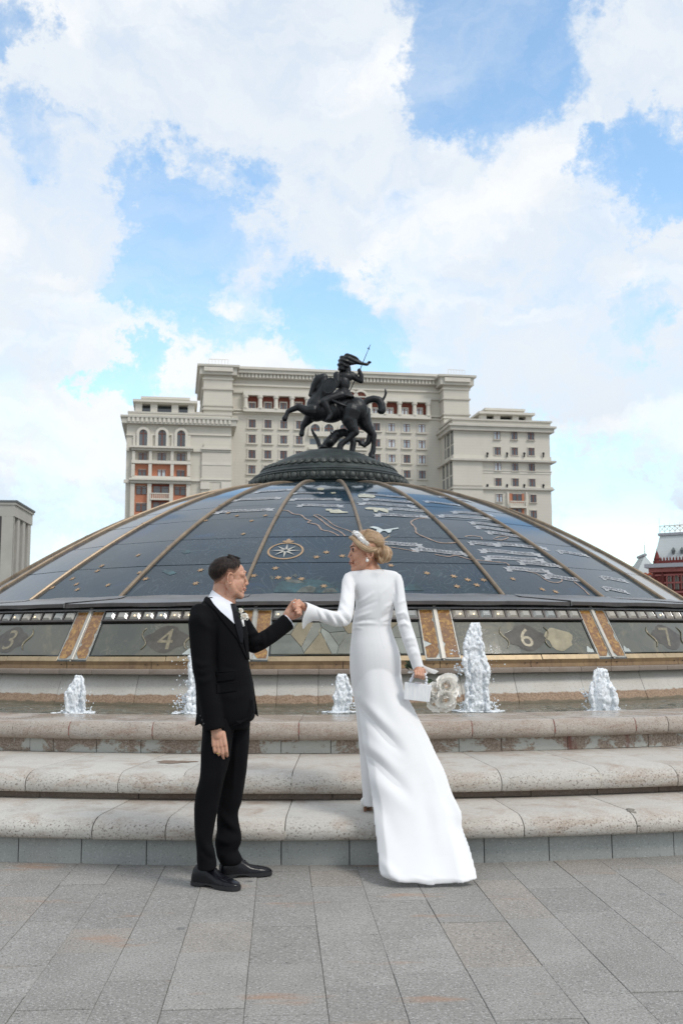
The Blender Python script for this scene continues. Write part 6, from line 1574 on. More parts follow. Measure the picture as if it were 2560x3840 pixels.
# skirts of the jacket: back vent corner and the front quarter swinging away on the far side
mb = MB(); 
def flap(pts, Y, th=.008):
    a = [at(*ZM(x, y), Y + dy) for x, y, dy in pts]; n = len(a); mb.add(a + [p + Vector((0, th, 0)) for p in a], [tuple(range(n)), tuple(range(2 * n - 1, n - 1, -1))] + [(i, (i + 1) % n, n + (i + 1) % n, n + i) for i in range(n)])
flap([(300, 1800, -.02), (268, 1990, -.02), (253, 2112, -.03), (318, 2085, -.06), (345, 2060, -.08)], 5.66)
link('jacket_vent', mb.mesh('jacket_vent', M_suit), GR); mb = MB()
flap([(905, 1450, 0), (938, 1600, .02), (968, 1800, .04), (998, 2003, .05), (958, 1972, .04), (940, 1900, 0)], 5.78)
link('jacket_front', mb.mesh('jacket_front', M_suit), GR); mb = MB()
flap([(350, 2085, -.09), (470, 2130, -.10), (620, 2132, -.12), (780, 2085, -.12), (900, 2020, -.10), (940, 1950, -.06), (935, 1800, -.06), (500, 1900, -.14)], 5.68)
link('jacket_skirt', mb.mesh('jacket_skirt', M_suit), GR)
# shirt front, collar, tie, lapels
drape(bj, 'shirt', [(418, 592), (480, 690), (560, 772), (640, 842), (732, 930)], [(640, 610), (700, 690), (720, 770), (735, 850), (738, 935)], M_shirt, GR, 5, .006, ZM)
def collar_ring(b, f, hd, Y): 
    B_, F_ = at(*ZM(*b), Y), at(*ZM(*f), Y); c = (B_ + F_) / 2; h = (F_ - B_) / 2
    return [c + h * math.cos(2 * math.pi * k / 32) + Vector((0, hd * math.sin(2 * math.pi * k / 32), 0)) for k in range(32)]
mb = MB(); rr = [collar_ring((458, 508), (697, 668), .066, 5.735), collar_ring((436, 545), (706, 705), .074, 5.733), collar_ring((410, 598), (694, 782), .086, 5.73)]
mb.grid(rr, closed_u=True); rr2 = [[p + (p - sum(r, Vector()) / 32) * -.05 for p in r] for r in rr]; mb.grid(rr2, closed_u=True); mb.grid([rr[0], rr2[0]], closed_u=True); mb.grid([rr[2], rr2[2]], closed_u=True)
link('shirt_collar', mb.mesh('shirt_collar', M_shirt, True), GR)
drape(bj, 'tie', [(668, 700), (690, 790), (705, 870), (735, 1000), (770, 1130)], [(712, 690), (752, 790), (770, 870), (800, 1000), (800, 1130)], M_tie, GR, 3, .013, ZM, thick=.009)
mb = MB(); vs, fs = ell_prim(at(*ZM(690, 715), 5.625), (.020, .018, .022)); mb.add(vs, fs); link('tie_knot', mb.mesh('tie_knot', M_tie, True), GR)
drape(bj, 'lapel', [(362, 640), (470, 735), (490, 750), (600, 900), (740, 1080), (850, 1320)], [(392, 585), (440, 640), (560, 790), (660, 880), (760, 985), (866, 1330)], M_suit, GR, 4, .007, ZM, thick=.004)
drape(bj, 'lapel', [(770, 890), (790, 980), (820, 1100), (858, 1300)], [(832, 900), (848, 990), (866, 1120), (884, 1330)], M_suit, GR, 3, .007, ZM, thick=.004)
for pts in ([(498, 1480), (600, 1472), (718, 1466)], [(498, 1588), (600, 1580), (718, 1562)], [(498, 1625), (600, 1615), (730, 1600)], [(505, 1725), (610, 1715), (735, 1698)]):
    ridge(bj, 'pocket_welt', pts, .0032, M_suit, GR, ZM)
drape(bj, 'pocket_flap', [(500, 1490), (505, 1585)], [(716, 1472), (718, 1560)], M_suit, GR, 5, .006, ZM); drape(bj, 'pocket_flap', [(502, 1630), (508, 1722)], [(728, 1606), (733, 1696)], M_suit, GR, 5, .006, ZM)
for y in (1990, 2040, 2085):
    mb = MB(); p = cast(bj, *ZM(330 + (y - 1990) * .35, y), .004); mb.sphere(p, (.006, .004, .006), 8, 5); link('sleeve_button', mb.mesh('sleeve_button', M_sole, True), GR)
mb = MB(); A = at(*ZM(1352, 880), 5.975); d = (at(*ZM(1352, 880), 5.975) - at(*ZM(1270, 945), 5.96)).normalized(); mb.tube([A - d * .004, A + d * .006], [(.046, .043)] * 2, 20); link('shirt_cuff', mb.mesh('shirt_cuff', M_shirt), GR)
mb = MB(); p = at(*ZM(527, 2432), 5.512); rows = [[p + Vector((.0125 * math.cos(t), -.0125 * math.sin(t) + .004, dz)) for t in [2 * math.pi * k / 20 for k in range(20)]] for dz in (-.003, .003)]; mb.grid(rows, closed_u=True); link('ring', mb.mesh('ring', M_ring, True), GR)
# shoes
def shoe(heel, toe, par, mat=None, wide=1.0):
    d = toe - heel; L = d.length; f = d / L; s_ = Vector((-f.y, f.x, 0)); up = Vector((0, 0, 1))
    prof_ = ((0, .028, .070), (.03, .034, .095), (.10, .038, .118), (.22, .039, .126), (.34, .040, .116), (.46, .042, .090), (.58, .046, .062), (.72, .049, .052), (.84, .045, .046), (.93, .034, .039), (.98, .020, .031), (1.0, .007, .022))
    rows = []; sole = []
    for u, w, h in prof_:
        bend = s_ * (.012 * math.sin(u * 2.6)); c = heel + f * (L * u) + bend; w *= wide; row = []
        for k in range(17):
            th = math.pi * k / 16; row.append(c + s_ * (w * (math.copysign(abs(math.cos(th)) ** .8, math.cos(th)))) + up * (.020 + (h - .020) * math.sin(th) ** .75))
        rows.append(row)
        sole.append([c + s_ * (w + .004), c + s_ * (w + .004) + up * .0, c - s_ * (w + .004), c - s_ * (w + .004)])
    mb = MB(); mb.grid(rows, cap=False); n = len(rows[0]); mb.f.append(tuple(range(n))); mb.mi.append(0); b = (len(rows) - 1) * n; mb.f.append(tuple(range(b, b + n))); mb.mi.append(0)
    sh = link('shoe', mb.mesh('shoe', mat or M_leather, True), par)
    mb = MB(); outl = [r[0] for r in sole] + [r[2] for r in reversed(sole)]; n = len(outl); lift = lambda p, i: .012 if .30 < ((p - heel).dot(f) / L) < .52 else 0.0
    top = [p + up * .021 for p in outl]; bot = [p + up * (.001 + lift(p, 0)) for p in outl]; mb.add(top + bot, [tuple(range(n))] + [tuple(range(2 * n - 1, n - 1, -1))] + [(i, (i + 1) % n, n + (i + 1) % n, n + i) for i in range(n)])
    link('sole', mb.mesh('sole', M_sole), sh)
    mb = MB()
    for u, h in ((.34, .117), (.39, .107), (.44, .096), (.49, .086)):
        c = heel + f * (L * u) + s_ * (.012 * math.sin(u * 2.6)) + up * (h + .001); mb.tube([c - s_ * .018 - up * .006, c, c + s_ * .018 - up * .006], .0022, 5)
    c = heel + f * (L * .34) + up * .118
    for q in (-1, 1): mb.tube([c, c + s_ * q * .022 + up * .006 + f * .012, c + s_ * q * .030 - up * .010 + f * .02, c + s_ * q * .01 - up * .002], .0018, 5)
    link('laces', mb.mesh('laces', M_sole, True), sh)
    mb = MB(); u, w, h = .74, .049 * wide, .0515; c = heel + f * (L * u) + s_ * (.012 * math.sin(u * 2.6)); mb.tube([c + s_ * (w * math.copysign(abs(math.cos(t)) ** .8, math.cos(t)) * 1.0) + up * (.020 + (h - .020) * math.sin(t) ** .75) for t in [math.pi * k / 16 for k in range(17)]], .0014, 5); link('toe_cap_seam', mb.mesh('toe_cap_seam', M_leather, True), sh)
    return sh
h1 = ground_at(728, 3316); t1 = ground_at(872, 3338); h2 = ground_at(822, 3293); t2 = ground_at(1000, 3282)
shoe(h1, h1 + (t1 - h1).normalized() * .30, GR); shoe(h2, h2 + (t2 - h2).normalized() * .30, GR)
# ---------------------------------------------------------------- roses (boutonniere, bouquet)
def petal_mesh(mat):
    mb = MB(); rows = []
    for i in range(7):
        v = i / 6; row = []
        for j in range(7):
            u = j / 6 * 2 - 1; w = .55 * math.sin(min(v * 1.25 + .18, 1.0) * math.pi * .62) * (1 - .12 * v ** 6)
            x = u * w * 1.15; y = -.34 * v + .40 * v ** 2.3 + .42 * (u * u) * (1 - .35 * v) - .07 * max(0, v - .72) * 4 * (1 + .6 * math.sin(u * 5 + 1)); row.append((x, y, v * (1 - .13 * u * u) + .03 * math.sin(u * 7) * v ** 3))
        rows.append(row)
    mb.grid([[Vector(p) for p in r] for r in rows]); return mb.mesh('petal', mat, True)
def rose_mat(name, c, core):
    m = MT(name); m.col(m.mix(m.math('MULTIPLY', m.rnd(), .35), c, core)); m.set(Roughness=.6)
    t = m.n('ShaderNodeBsdfTranslucent'); t.inputs['Color'].default_value = (c[0], c[1], c[2], 1); x = m.n('ShaderNodeMixShader'); x.inputs[0].default_value = .06; m.l(m.b.outputs[0], x.inputs[1]); m.l(t.outputs[0], x.inputs[2]); m.l(x.outputs[0], m.out.inputs['Surface']); return m.m
M_rose = rose_mat('rose_petal', (0.97, 0.955, 0.92), (0.95, 0.90, 0.83)); M_core = rose_mat('rose_core', (0.90, 0.76, 0.60), (0.86, 0.66, 0.48))
PET = petal_mesh(M_rose); PETC = petal_mesh(M_core); PETC2 = None
def rose(loc, direction, r, par, seed=0, name='rose'):
    rg = random.Random(seed); q = Vector(direction).normalized().to_track_quat('Z', 'Y')
    mb = MB(); mb.sphere((0, 0, -r * .25), (r * .50, r * .50, r * .40), 12, 8); ro = link(name, mb.mesh(name, M_rose, True), None); ro.parent = par; ro.matrix_parent_inverse = parent_inv(par); ro.location = loc; ro.rotation_mode = 'QUATERNION'; ro.rotation_quaternion = q
    n = 36
    for i in range(n):
        t = i / (n - 1); a = i * 2.399963 + rg.uniform(-.15, .15); sc = .42 + .42 * t ** .7; rad = .05 + .52 * t ** .9; tilt = 2 + 76 * t ** 1.25
        o = bpy.data.objects.new('petal', PETC if t < .14 else PET); COL.objects.link(o); o.parent = ro
        o.matrix_basis = Matrix.Rotation(a, 4, 'Z') @ Matrix.Translation((0, -rad * r * .75, -r * (.20 + .12 * t))) @ Matrix.Rotation(R(tilt + rg.uniform(-8, 8)), 4, 'X') @ Matrix.Rotation(R(rg.uniform(-8, 8)), 4, 'Y') @ Matrix.Diagonal((r * sc * rg.uniform(.95, 1.2), r * sc, r * sc * rg.uniform(.85, 1.1), 1))
    return ro
M_stem = plain('rose_stem', (0.045, 0.085, 0.025), .5, var=.3, vs=20); M_leaf = plain('dark_leaf', (0.018, 0.035, 0.014), .45, var=.3, vs=20)
M_satin = cloth('satin_ribbon', (0.80, 0.79, 0.77), .4, sheen=.3)
pb = cast(bj, *ZM(800, 835), .02)
BT = empty('boutonniere', pb, 'small white rose boutonniere pinned to the black lapel', 'flower')
for i, (x, y, r) in enumerate(((800, 835, .020), (765, 775, .014), (825, 850, .013))):
    rose(cast(bj, *ZM(x, y), .018), (.15 + .1 * i, -.9, .35), r, BT, 60 + i)
mb = MB(); mb.tube([cast(bj, *ZM(785, 870), .014), cast(bj, *ZM(800, 945), .016)], [.008, .006], 8); link('wrapped_stem', mb.mesh('wrapped_stem', M_satin, True), BT)
mb = MB()
for x, y in ((742, 790), (760, 855), (832, 880), (790, 760)):
    p = cast(bj, *ZM(x, y), .014); mb.add([p, p + Vector((.008, -.004, .012)), p + Vector((.002, -.004, .024)), p + Vector((-.007, -.003, .012))], [(0, 1, 2, 3)])
link('leaf', mb.mesh('leaf', M_leaf), BT)
# ---------------------------------------------------------------- bride
def ZW(x, y): return 1050 + x / 2.24, 1950 + y / 2.24
def ZV(x, y): return 1250 + x / 2.613, 2600 + y / 2.613
def ZF(x, y): return 1280 + x / 7.127, 1960 + y / 7.127
def ZB(x, y): return 1480 + x / 5.6, 2440 + y / 5.6
KW = 6.34 / FPX / 2.24; KF = 6.34 / FPX / 7.127; KB = 6.20 / FPX / 5.6
BR = empty('person', Vector((at(1400, 3040, 6.33).x, 6.33, .274)), 'woman in a long white gown seen from behind on the granite step', 'person')
yaw = R(186); ob = at(*ZF(657, 847), 6.355)
HW = Matrix.Translation(ob) @ Matrix.Rotation(yaw, 4, 'Z') @ Matrix.Rotation(R(1), 4, 'Y')
sw = 1.06
pw = head_prims(HW, sw, True)
pw += zchain([(735, 1010, 6.37, 190), (790, 1180, 6.37, 205), (820, 1330, 6.36, 250)], ZF, KF) + zchain([(560, 1080, 6.37, 110), (690, 1230, 6.37, 130)], ZF, KF)
pw += zchain([(650, 520, 6.37, 50), (900, 520, 6.37, 50)], ZW, KW) + zchain([(790, 470, 6.37, 62), (790, 560, 6.38, 80), (780, 850, 6.38, 85), (790, 1080, 6.38, 100)], ZW, KW)
pw += zchain([(640, 520, 6.36, 36), (578, 560, 6.30, 32), (560, 700, 6.21, 32), (530, 825, 6.12, 30), (400, 812, 6.05, 30), (255, 765, 6.00, 26)], ZW, KW) + zchain([(920, 520, 6.36, 34), (990, 560, 6.325, 30), (1006, 690, 6.29, 30), (1048, 890, 6.24, 32), (1115, 1090, 6.19, 30), (1158, 1240, 6.178, 24)], ZW, KW)
pw += zchain([(790, 1080, 6.38, 100), (740, 1300, 6.38, 80), (700, 1450, 6.37, 60)], ZW, KW) + zchain([(400, 0, 6.36, 62), (365, 550, 6.35, 50), (330, 1060, 6.34, 36)], ZV, 6.34 / FPX / 2.613) + zchain([(430, 0, 6.38, 62), (420, 600, 6.40, 50), (420, 1000, 6.43, 30)], ZV, 6.34 / FPX / 2.613)
# her left hand laid in his
pw += zchain([(800, 640, 6.0, 82), (720, 560, 5.985, 92), (655, 470, 5.975, 74)], ZH, KH) + zchain([(760, 630, 6.0, 80), (690, 590, 5.985, 70)], ZH, KH)
for (p) in ([(630, 415, 5.965, 50), (545, 460, 5.955, 42), (480, 520, 5.95, 40), (470, 600, 5.945, 34)], [(640, 470, 5.955, 48), (560, 520, 5.94, 42), (510, 590, 5.935, 38), (505, 660, 5.935, 32)], [(655, 530, 5.955, 44), (585, 560, 5.935, 38), (540, 600, 5.93, 34), (515, 640, 5.93, 30)], [(670, 570, 5.95, 38), (620, 585, 5.935, 34), (585, 610, 5.93, 30)]): pw += zchain(p, ZH, KH)
pw += zchain([(690, 480, 5.995, 44), (560, 560, 5.99, 36), (455, 700, 5.985, 32), (450, 770, 5.98, 26)], ZH, KH)
# her right hand gripping stems and bag handle
pw += zchain([(470, 330, 6.175, 88), (500, 420, 6.165, 98)], ZB, KB) + [ell_prim(at(*ZB(505, 425), 6.165), (112 * KB, 70 * KB, 68 * KB))]
for x, y, L in ((428, 455, 118), (484, 462, 112), (538, 468, 128), (592, 462, 156)):
    pw += zchain([(x - 2, y - 30, 6.135, 25), (x + 4, y + L * .45, 6.120, 23.5), (x + 2, y + L * .9, 6.143, 21.5), (x + 2, y + L * .86, 6.185, 22)], ZB, KB)
pw += zchain([(600, 390, 6.18, 34), (630, 480, 6.20, 30), (625, 545, 6.205, 24)], ZB, KB)
bb = link('body', union('body', pw, 0.0030, 4, .5), BR); bb.data.materials.append(M_skin_w)
face_bits(HW, sw, BR, M_lip, bvh_of(bb.data), True)
# gown: close-fitting body, structured shoulders, narrow skirt and a train blown to the right
V_ = lambda x, y: ((ZV(x, y)[0] - 1050) * 2.24, (ZV(x, y)[1] - 1950) * 2.24)
lev = [(416, 708, 856, 6.365, .046), (423, 652, 912, 6.362, .058), (433, 588, 968, 6.36, .062), (452, 560, 990, 6.36, .070), (500, 566, 990, 6.36, .085), (550, 590, 984, 6.36, .10), (620, 622, 978, 6.36, .108), (700, 634, 962, 6.36, .110), (800, 618, 944, 6.36, .106), (880, 605, 930, 6.36, .104), (960, 601, 948, 6.36, .118), (1050, 590, 982, 6.36, .138), (1150, 584, 1010, 6.36, .150), (1300, 588, 1012, 6.36, .150)]
for vy, xl, xr, hd in ((0, 192, 620, .135), (250, 226, 580, .13), (450, 244, 545, .125), (650, 261, 515, .12), (850, 274, 490, .115), (1000, 285, 470, .11), (1092, 288, 462, .105)):
    a, y_ = V_(xl, vy); b, _ = V_(xr, vy); lev.append((y_, a, b, 6.36 - .03 * (vy / 1092), hd))
dr = [loft_prim(sec_rows(lev, ZW, 2.3, 40))]
TL = [(2396, 604, 970, 1), (2463, 606, 1006, 1), (2530, 612, 1020, 1), (2597, 628, 1048, 1)]
trn = [(ZW(l + (2540 - min(y, 2540)) * .35, 0)[0], ZW(r_ - (2540 - min(y, 2540)) * .35, 0)[0], y) for y, l, r_, _ in TL]
for vy, xl, xr in ((120, 234, 772), (270, 254, 848), (450, 280, 940), (600, 305, 1008), (760, 335, 1088), (930, 358, 1146), (1060, 378, 1190), (1190, 392, 1250), (1310, 403, 1262), (1500, 426, 1330), (1650, 438, 1372), (1740, 448, 1394), (1800, 478, 1408), (1834, 560, 1412)):
    trn.append((ZV(xl, 0)[0], ZV(xr, 0)[0], ZV(0, vy)[1]))
trn = [(b, c, a) for a, b, c in dense([(y, a, b) for a, b, y in trn], 4)]
outer = []; inner = []
for i, (xl, xr, y) in enumerate(trn):
    t = min(1, max(0, (y - 2390) / (3300 - 2390))); Yc = 6.222 - .035 * t - .62 * t ** 1.75; o1 = []; o2 = []
    for k in range(41):
        u = k / 40; hipround = (1 - t) ** 1.6 * .15 * (abs(2 * u - 1) ** 2.6)
        wav = (.008 * math.sin(u * 6.5 + 1.2 + 2.2 * t) + .003 * math.sin(u * 15 + 4 * t)) * min(1, t * 2.2)
        edge = .05 * t * max(0, u - .82) / .18 + .05 * t * max(0, .10 - u) / .10
        yy = y + (18 * (math.sin(math.pi * u) ** .8) * (1 if i == len(trn) - 1 else 0)) + (2.5 * math.sin(u * 17) + 1.5 * math.sin(u * 31)) * (t > .985)
        Y = Yc + hipround + wav + edge; Y += max(0, (2600 - y) / 204) ** 2 * .055; p = at(xl + (xr - xl) * u, yy, Y); o1.append(p); o2.append(p + Vector((0, .016, .003)))
    outer.append(o1); inner.append(o2)
mb = MB(); mb.grid([a + list(reversed(b)) for a, b in zip(outer, inner)], closed_u=True, cap=True); dr.append((mb.v, mb.f))
# sleeves
dr += zchain([(576, 488, 6.335, 46), (572, 520, 6.325, 54), (568, 640, 6.25, 60), (556, 740, 6.18, 64), (535, 825, 6.12, 66), (470, 835, 6.085, 60), (400, 815, 6.05, 56), (330, 795, 6.03, 54), (262, 775, 6.01, 52)], ZW, KW, 18)
dr += zchain([(982, 490, 6.34, 42), (988, 530, 6.33, 48), (1004, 680, 6.29, 52), (1024, 800, 6.26, 54), (1050, 900, 6.24, 56), (1090, 1020, 6.21, 56), (1122, 1120, 6.19, 52), (1140, 1180, 6.18, 47)], ZW, KW, 18)
def wtube(pts): 
    mb = MB(); mb.tube([at(*ZW(a, b), c) for a, b, c, *_ in pts], [(r1 * KW, r2 * KW) for *_, r1, r2 in pts], 20); return mb.v, mb.f
dr += [wtube([(1128, 1140, 6.185, 50, 50), (1150, 1215, 6.18, 46, 47), (1162, 1250, 6.178, 45, 47)])]
dm = union('gown', dr, .0062, 4)
P2 = lambda x, y: V_(x, y)
folds(dm, [([(640, 705), (720, 660), (800, 600)], .006, 7), ([(632, 760), (720, 720), (815, 680)], -.005, 6), ([(622, 830), (700, 800), (775, 770)], .007, 7), ([(612, 858), (700, 842), (800, 838)], -.005, 5), ([(612, 880), (720, 868), (830, 872)], .007, 6), ([(955, 690), (890, 730), (845, 790)], .006, 7), ([(945, 770), (885, 800), (845, 840)], -.005, 6), ([(935, 820), (870, 845), (840, 862)], .006, 6), ([(930, 880), (880, 872), (840, 880)], .006, 6), ([(605, 920), (640, 905), (700, 915)], .005, 5),
            ([(905, 560), (850, 620), (838, 700)], .004, 8), ([(640, 560), (648, 640), (640, 700)], -.012, 6), ([(962, 520), (968, 620), (962, 720)], -.012, 6),
            ([(300, 730), (340, 800), (360, 850)], .010, 6), ([(345, 745), (390, 815), (415, 875)], -.008, 5), ([(385, 752), (430, 820), (462, 885)], .011, 6), ([(425, 765), (470, 830), (500, 893)], -.009, 5), ([(462, 772), (510, 835), (545, 895)], .011, 6), ([(500, 770), (545, 825), (585, 870)], -.009, 5), ([(505, 720), (550, 780), (600, 830)], .010, 7), ([(525, 640), (560, 700), (600, 740)], .006, 8), ([(540, 520), (570, 600), (600, 640)], -.006, 10),
            ([(965, 800), (1040, 780), (1085, 830)], .009, 6), ([(975, 850), (1045, 830), (1095, 870)], -.008, 5), ([(985, 890), (1050, 870), (1095, 905)], .009, 6), ([(1000, 700), (1035, 680), (1050, 690)], .006, 6), ([(1040, 1010), (1100, 990), (1130, 1010)], .006, 7), ([(1070, 1080), (1120, 1060), (1150, 1080)], -.005, 6), ([(1085, 1140), (1140, 1110), (1165, 1140)], .005, 6)], ZW)
folds(dm, [([(236, 110), (400, 300), (560, 470), (700, 600)], -.020, 20), ([(260, 60), (450, 250), (640, 430)], .014, 22), ([(300, 600), (440, 700), (600, 860), (760, 1010)], -.018, 24), ([(300, 480), (470, 620), (660, 800)], .014, 24), ([(370, 820), (560, 980), (780, 1190)], .010, 26), ([(380, 1000), (520, 1200), (620, 1500)], -.010, 30), ([(900, 900), (1000, 1200), (1080, 1600)], .012, 32), ([(760, 700), (900, 1000), (980, 1400)], -.010, 34), ([(1150, 1000), (1225, 1150), (1260, 1290)], .012, 14), ([(1190, 1260), (1270, 1480), (1340, 1760)], -.014, 18), ([(470, 1640), (560, 1740), (640, 1820)], .008, 16)], ZV)
link('gown', dm, BR).data.materials.append(M_white); bd = bvh_of(dm)
# flared cuff of her left sleeve
cf = [(330, 795, 6.03, 54, 56), (280, 780, 6.015, 60, 60), (235, 775, 6.0, 72, 66), (205, 778, 5.99, 84, 72)]; mb = MB(); rows = []; rin = []
for i, (x, y, Y, r1, r2) in enumerate(cf):
    c = at(*ZW(x, y), Y); tdir = Vector((-.97, -.1, .08)).normalized(); a_ = Vector((.08, 0, .99)).normalized(); b_ = tdir.cross(a_); row = []
    for k in range(32):
        th = 2 * math.pi * k / 32; dn = max(0, -math.cos(th)) ** 3; rr = 1 + (.55 * dn * (i / 3) ** 1.5) + (.06 * math.sin(3 * th) * i / 3)
        row.append(c + a_ * (r1 * KW * rr * math.cos(th)) + b_ * (r2 * KW * math.sin(th) * (1 + .1 * dn)) + tdir * (.012 * (i / 3) * math.sin(2 * th)))
    rows.append(row); rin.append([p + (c - p) * .06 for p in row])
mb.grid(rows, closed_u=True); mb.grid(rin, closed_u=True); mb.grid([rows[-1], rin[-1]], closed_u=True); link('cuff', mb.mesh('cuff', M_white, True), BR)
ridge(bd, 'zip_seam', [(805, 421), (822, 560), (836, 700), (828, 880), (842, 980), (872, 1085)], .0012, M_white, BR, ZW, -.0003, 6.25)
ridge(bd, 'dart_seam', [(724, 690), (722, 800), (732, 920), (770, 1060)], .0008, M_white, BR, ZW, -.0003, 6.25)
ridge(bd, 'neck_seam', [(702, 424), (760, 421), (808, 424), (862, 420)], .002, M_white, BR, ZW, 0, 6.3)
# shoe: heel and sole of the white pump on the step
mb = MB(); hp = at(*ZV(300, 1120), 6.30)
rows = []
for u, w, z0, z1 in ((0, .014, .030, .078), (.06, .026, .024, .088), (.2, .031, .014, .078), (.45, .032, .008, .060), (.7, .040, .004, .045), (.9, .028, .003, .03), (1, .006, .004, .015)):
    c = Vector((hp.x + .20 * u * .25, hp.y - .01 + .22 * u, .276)); rows.append([c + Vector((w * math.cos(t), -.3 * w * math.sin(t) * 0, 0)) + Vector((0, 0, (z0 + z1) / 2 + (z1 - z0) / 2 * math.sin(t))) for t in [2 * math.pi * k / 16 for k in range(16)]])
mb.grid(rows, closed_u=True, cap=True); ps = link('shoe', mb.mesh('shoe', plain('white_satin_shoe', (.78, .77, .74), .35), True), BR)
mb = MB(); mb.tube([Vector((hp.x + .006, hp.y + .004, .276 + .034)), Vector((hp.x + .004, hp.y + .0, .276))], [.012, .006], 8); mb.box(hp.x + .012, hp.x + .052, hp.y + .02, hp.y + .12, .279, .284); link('sole', mb.mesh('sole', plain('tan_sole', (.24, .12, .07), .5)), ps)
# hair: smooth crown swept back into a low coiled bun
hw = [ell_prim(at(*ZF(700, 520), 6.365), (390 * KF, .088, 345 * KF), Matrix.Rotation(R(14), 3, 'Y')), ell_prim(at(*ZF(900, 560), 6.37), (270 * KF, .085, 320 * KF)), ell_prim(at(*ZF(480, 470), 6.36), (260 * KF, .078, 160 * KF), Matrix.Rotation(R(38), 3, 'Y')), ell_prim(at(*ZF(980, 780), 6.36), (190 * KF, .07, 220 * KF))]
hw += zchain([(225, 400, 6.33, 42), (330, 440, 6.295, 58), (470, 590, 6.275, 70), (640, 700, 6.27, 78), (830, 745, 6.28, 90), (960, 770, 6.30, 90)], ZF, KF)
hw += [ell_prim(at(*ZF(1165, 845), 6.33), (185 * KF, .052, 240 * KF), Matrix.Rotation(R(-14), 3, 'Y')), ell_prim(at(*ZF(1060, 1000), 6.33), (130 * KF, .045, 105 * KF))]
hm = union('hair', hw, .0045, 4); hr = link('hair', hm, BR); hm.materials.append(M_blond[1]); bh = bvh_of(hm)
mbs = [MB(), MB(), MB()]; rgs = random.Random(9)
def lock(pts, r, off=.002, ends=.45):
    P = []
    for a, b in zip(pts[:-1], pts[1:]):
        for s in range(4): P.append(cast(bh, *ZF(a[0] + (b[0] - a[0]) * s / 4, a[1] + (b[1] - a[1]) * s / 4), off + .001 * math.sin(s), 6.33))
    P.append(cast(bh, *ZF(*pts[-1]), off, 6.33)); n = len(P)
    rgs.choice(mbs).tube(P, [r * (ends + (1 - ends) * math.sin(math.pi * (i + .5) / n)) for i in range(n)], 5)
for i in range(170):   # crown to knot
    u = rgs.random(); v = rgs.uniform(-14, 14)
    a = (500 + 190 * u, 330 - 165 * u + 190 * (1 - u)); lock([(a[0] + v, a[1] + v), (640 + 200 * u, 390 - 200 * u + 60 * (1 - u) + v), (830 + 170 * u, 480 - 210 * u + v), (960 + 120 * u, 590 - 130 * u + v), (1050 + 60 * u, 660 - 60 * u)], rgs.uniform(.0011, .0024), rgs.uniform(.000, .003))
for i in range(130):   # front sweep over the temple towards the bun
    u = rgs.random(); v = rgs.uniform(-10, 10)
    lock([(215 + 90 * u, 370 - 30 * u + v), (320 + 110 * u, 470 - 60 * u + v), (450 + 120 * u, 640 - 90 * u + v), (620 + 130 * u, 755 - 110 * u + v), (800 + 90 * u, 790 - 120 * u + v), (940 + 60 * u, 740 - 70 * u)], rgs.uniform(.0011, .0023), rgs.uniform(0, .003))
for i in range(190):   # hair fanning out from the knot and tucked under the bun
    q = rgs.random(); v = rgs.uniform(-14, 14); w_ = rgs.uniform(-10, 10)
    lock([(1075 + 40 * q + v * .4, 640 + w_), (1120 + 190 * q, 640 + 20 * (1 - q) + v), (1150 + 205 * q + w_, 850 + v), (1085 + 170 * q + v, 1010 + w_), (1000 + 70 * q, 1080 + v * .5)], rgs.uniform(.0013, .0028), rgs.uniform(-.001, .003))
for i in range(40):
    u = rgs.random(); lock([(1000 - 60 * u, 700 + 90 * u), (980 + 40 * u, 860 + 40 * u), (1010 + 60 * u, 1000 + 20 * u), (1090 + 50 * u, 1090 - 20 * u)], rgs.uniform(.002, .0034), rgs.uniform(0, .003))
for m_, b_ in zip(mbs, (M_blond[0], M_blond[1], M_blond[2])): link('hair_lock', m_.mesh('hair_lock', b_, True), hr)
mb = MB()
for a in ([(880, 500), (1030, 440), (1180, 395), (1295, 358)], [(900, 520), (1050, 470), (1170, 430), (1250, 340), (1290, 300)], [(860, 540), (1000, 510), (1130, 500), (1230, 505)], [(980, 1120), (1020, 1190), (1080, 1260), (1125, 1290)], [(960, 1110), (1000, 1180), (1040, 1240)], [(1280, 900), (1310, 930), (1300, 960)]):
    for j in range(3):
        mb = MB(); mb.tube([at(*ZF(x + j * 4 * (i > 0), y + j * 7 * i / 3), 6.27 - .01 * j) for i, (x, y) in enumerate(a)], [.0011, .0011, .0009, .0004, .0004][:len(a)], 4); link('loose_strand', mb.mesh('loose_strand', M_blond[2], True), hr)
# headband of small pearls
mb = MB(); path = [(330, 260), (385, 300), (450, 360), (520, 430), (590, 500), (660, 545), (700, 590)]; PB = [cast(bh, *ZF(x, y), .008, 6.30) for x, y in path]
mb.tube(PB, [(.012, .017), (.013, .019), (.013, .020), (.012, .019), (.011, .016), (.009, .012), (.006, .008)], 8); hb = link('headband', mb.mesh('headband', M_beadw, True), BR)
mb = MB(); rgp = random.Random(4)
for i in range(260):
    t = rgp.random() * (len(PB) - 1.001); k = int(t); p = PB[k].lerp(PB[k + 1], t - k); w = (1.0, 1.1, 1.15, 1.1, .95, .75, .5)[k]
    d = Vector((rgp.gauss(0, 1), rgp.gauss(-.7, 1), rgp.gauss(.1, 1))).normalized(); mb.sphere(p + Vector((d.x * .017 * w, d.y * .014 * w, d.z * .017 * w)), rgp.uniform(.0022, .0042), 6, 4)
o = link('pearls', mb.mesh('pearls', M_pearl, True), hb); o['kind'] = 'stuff'
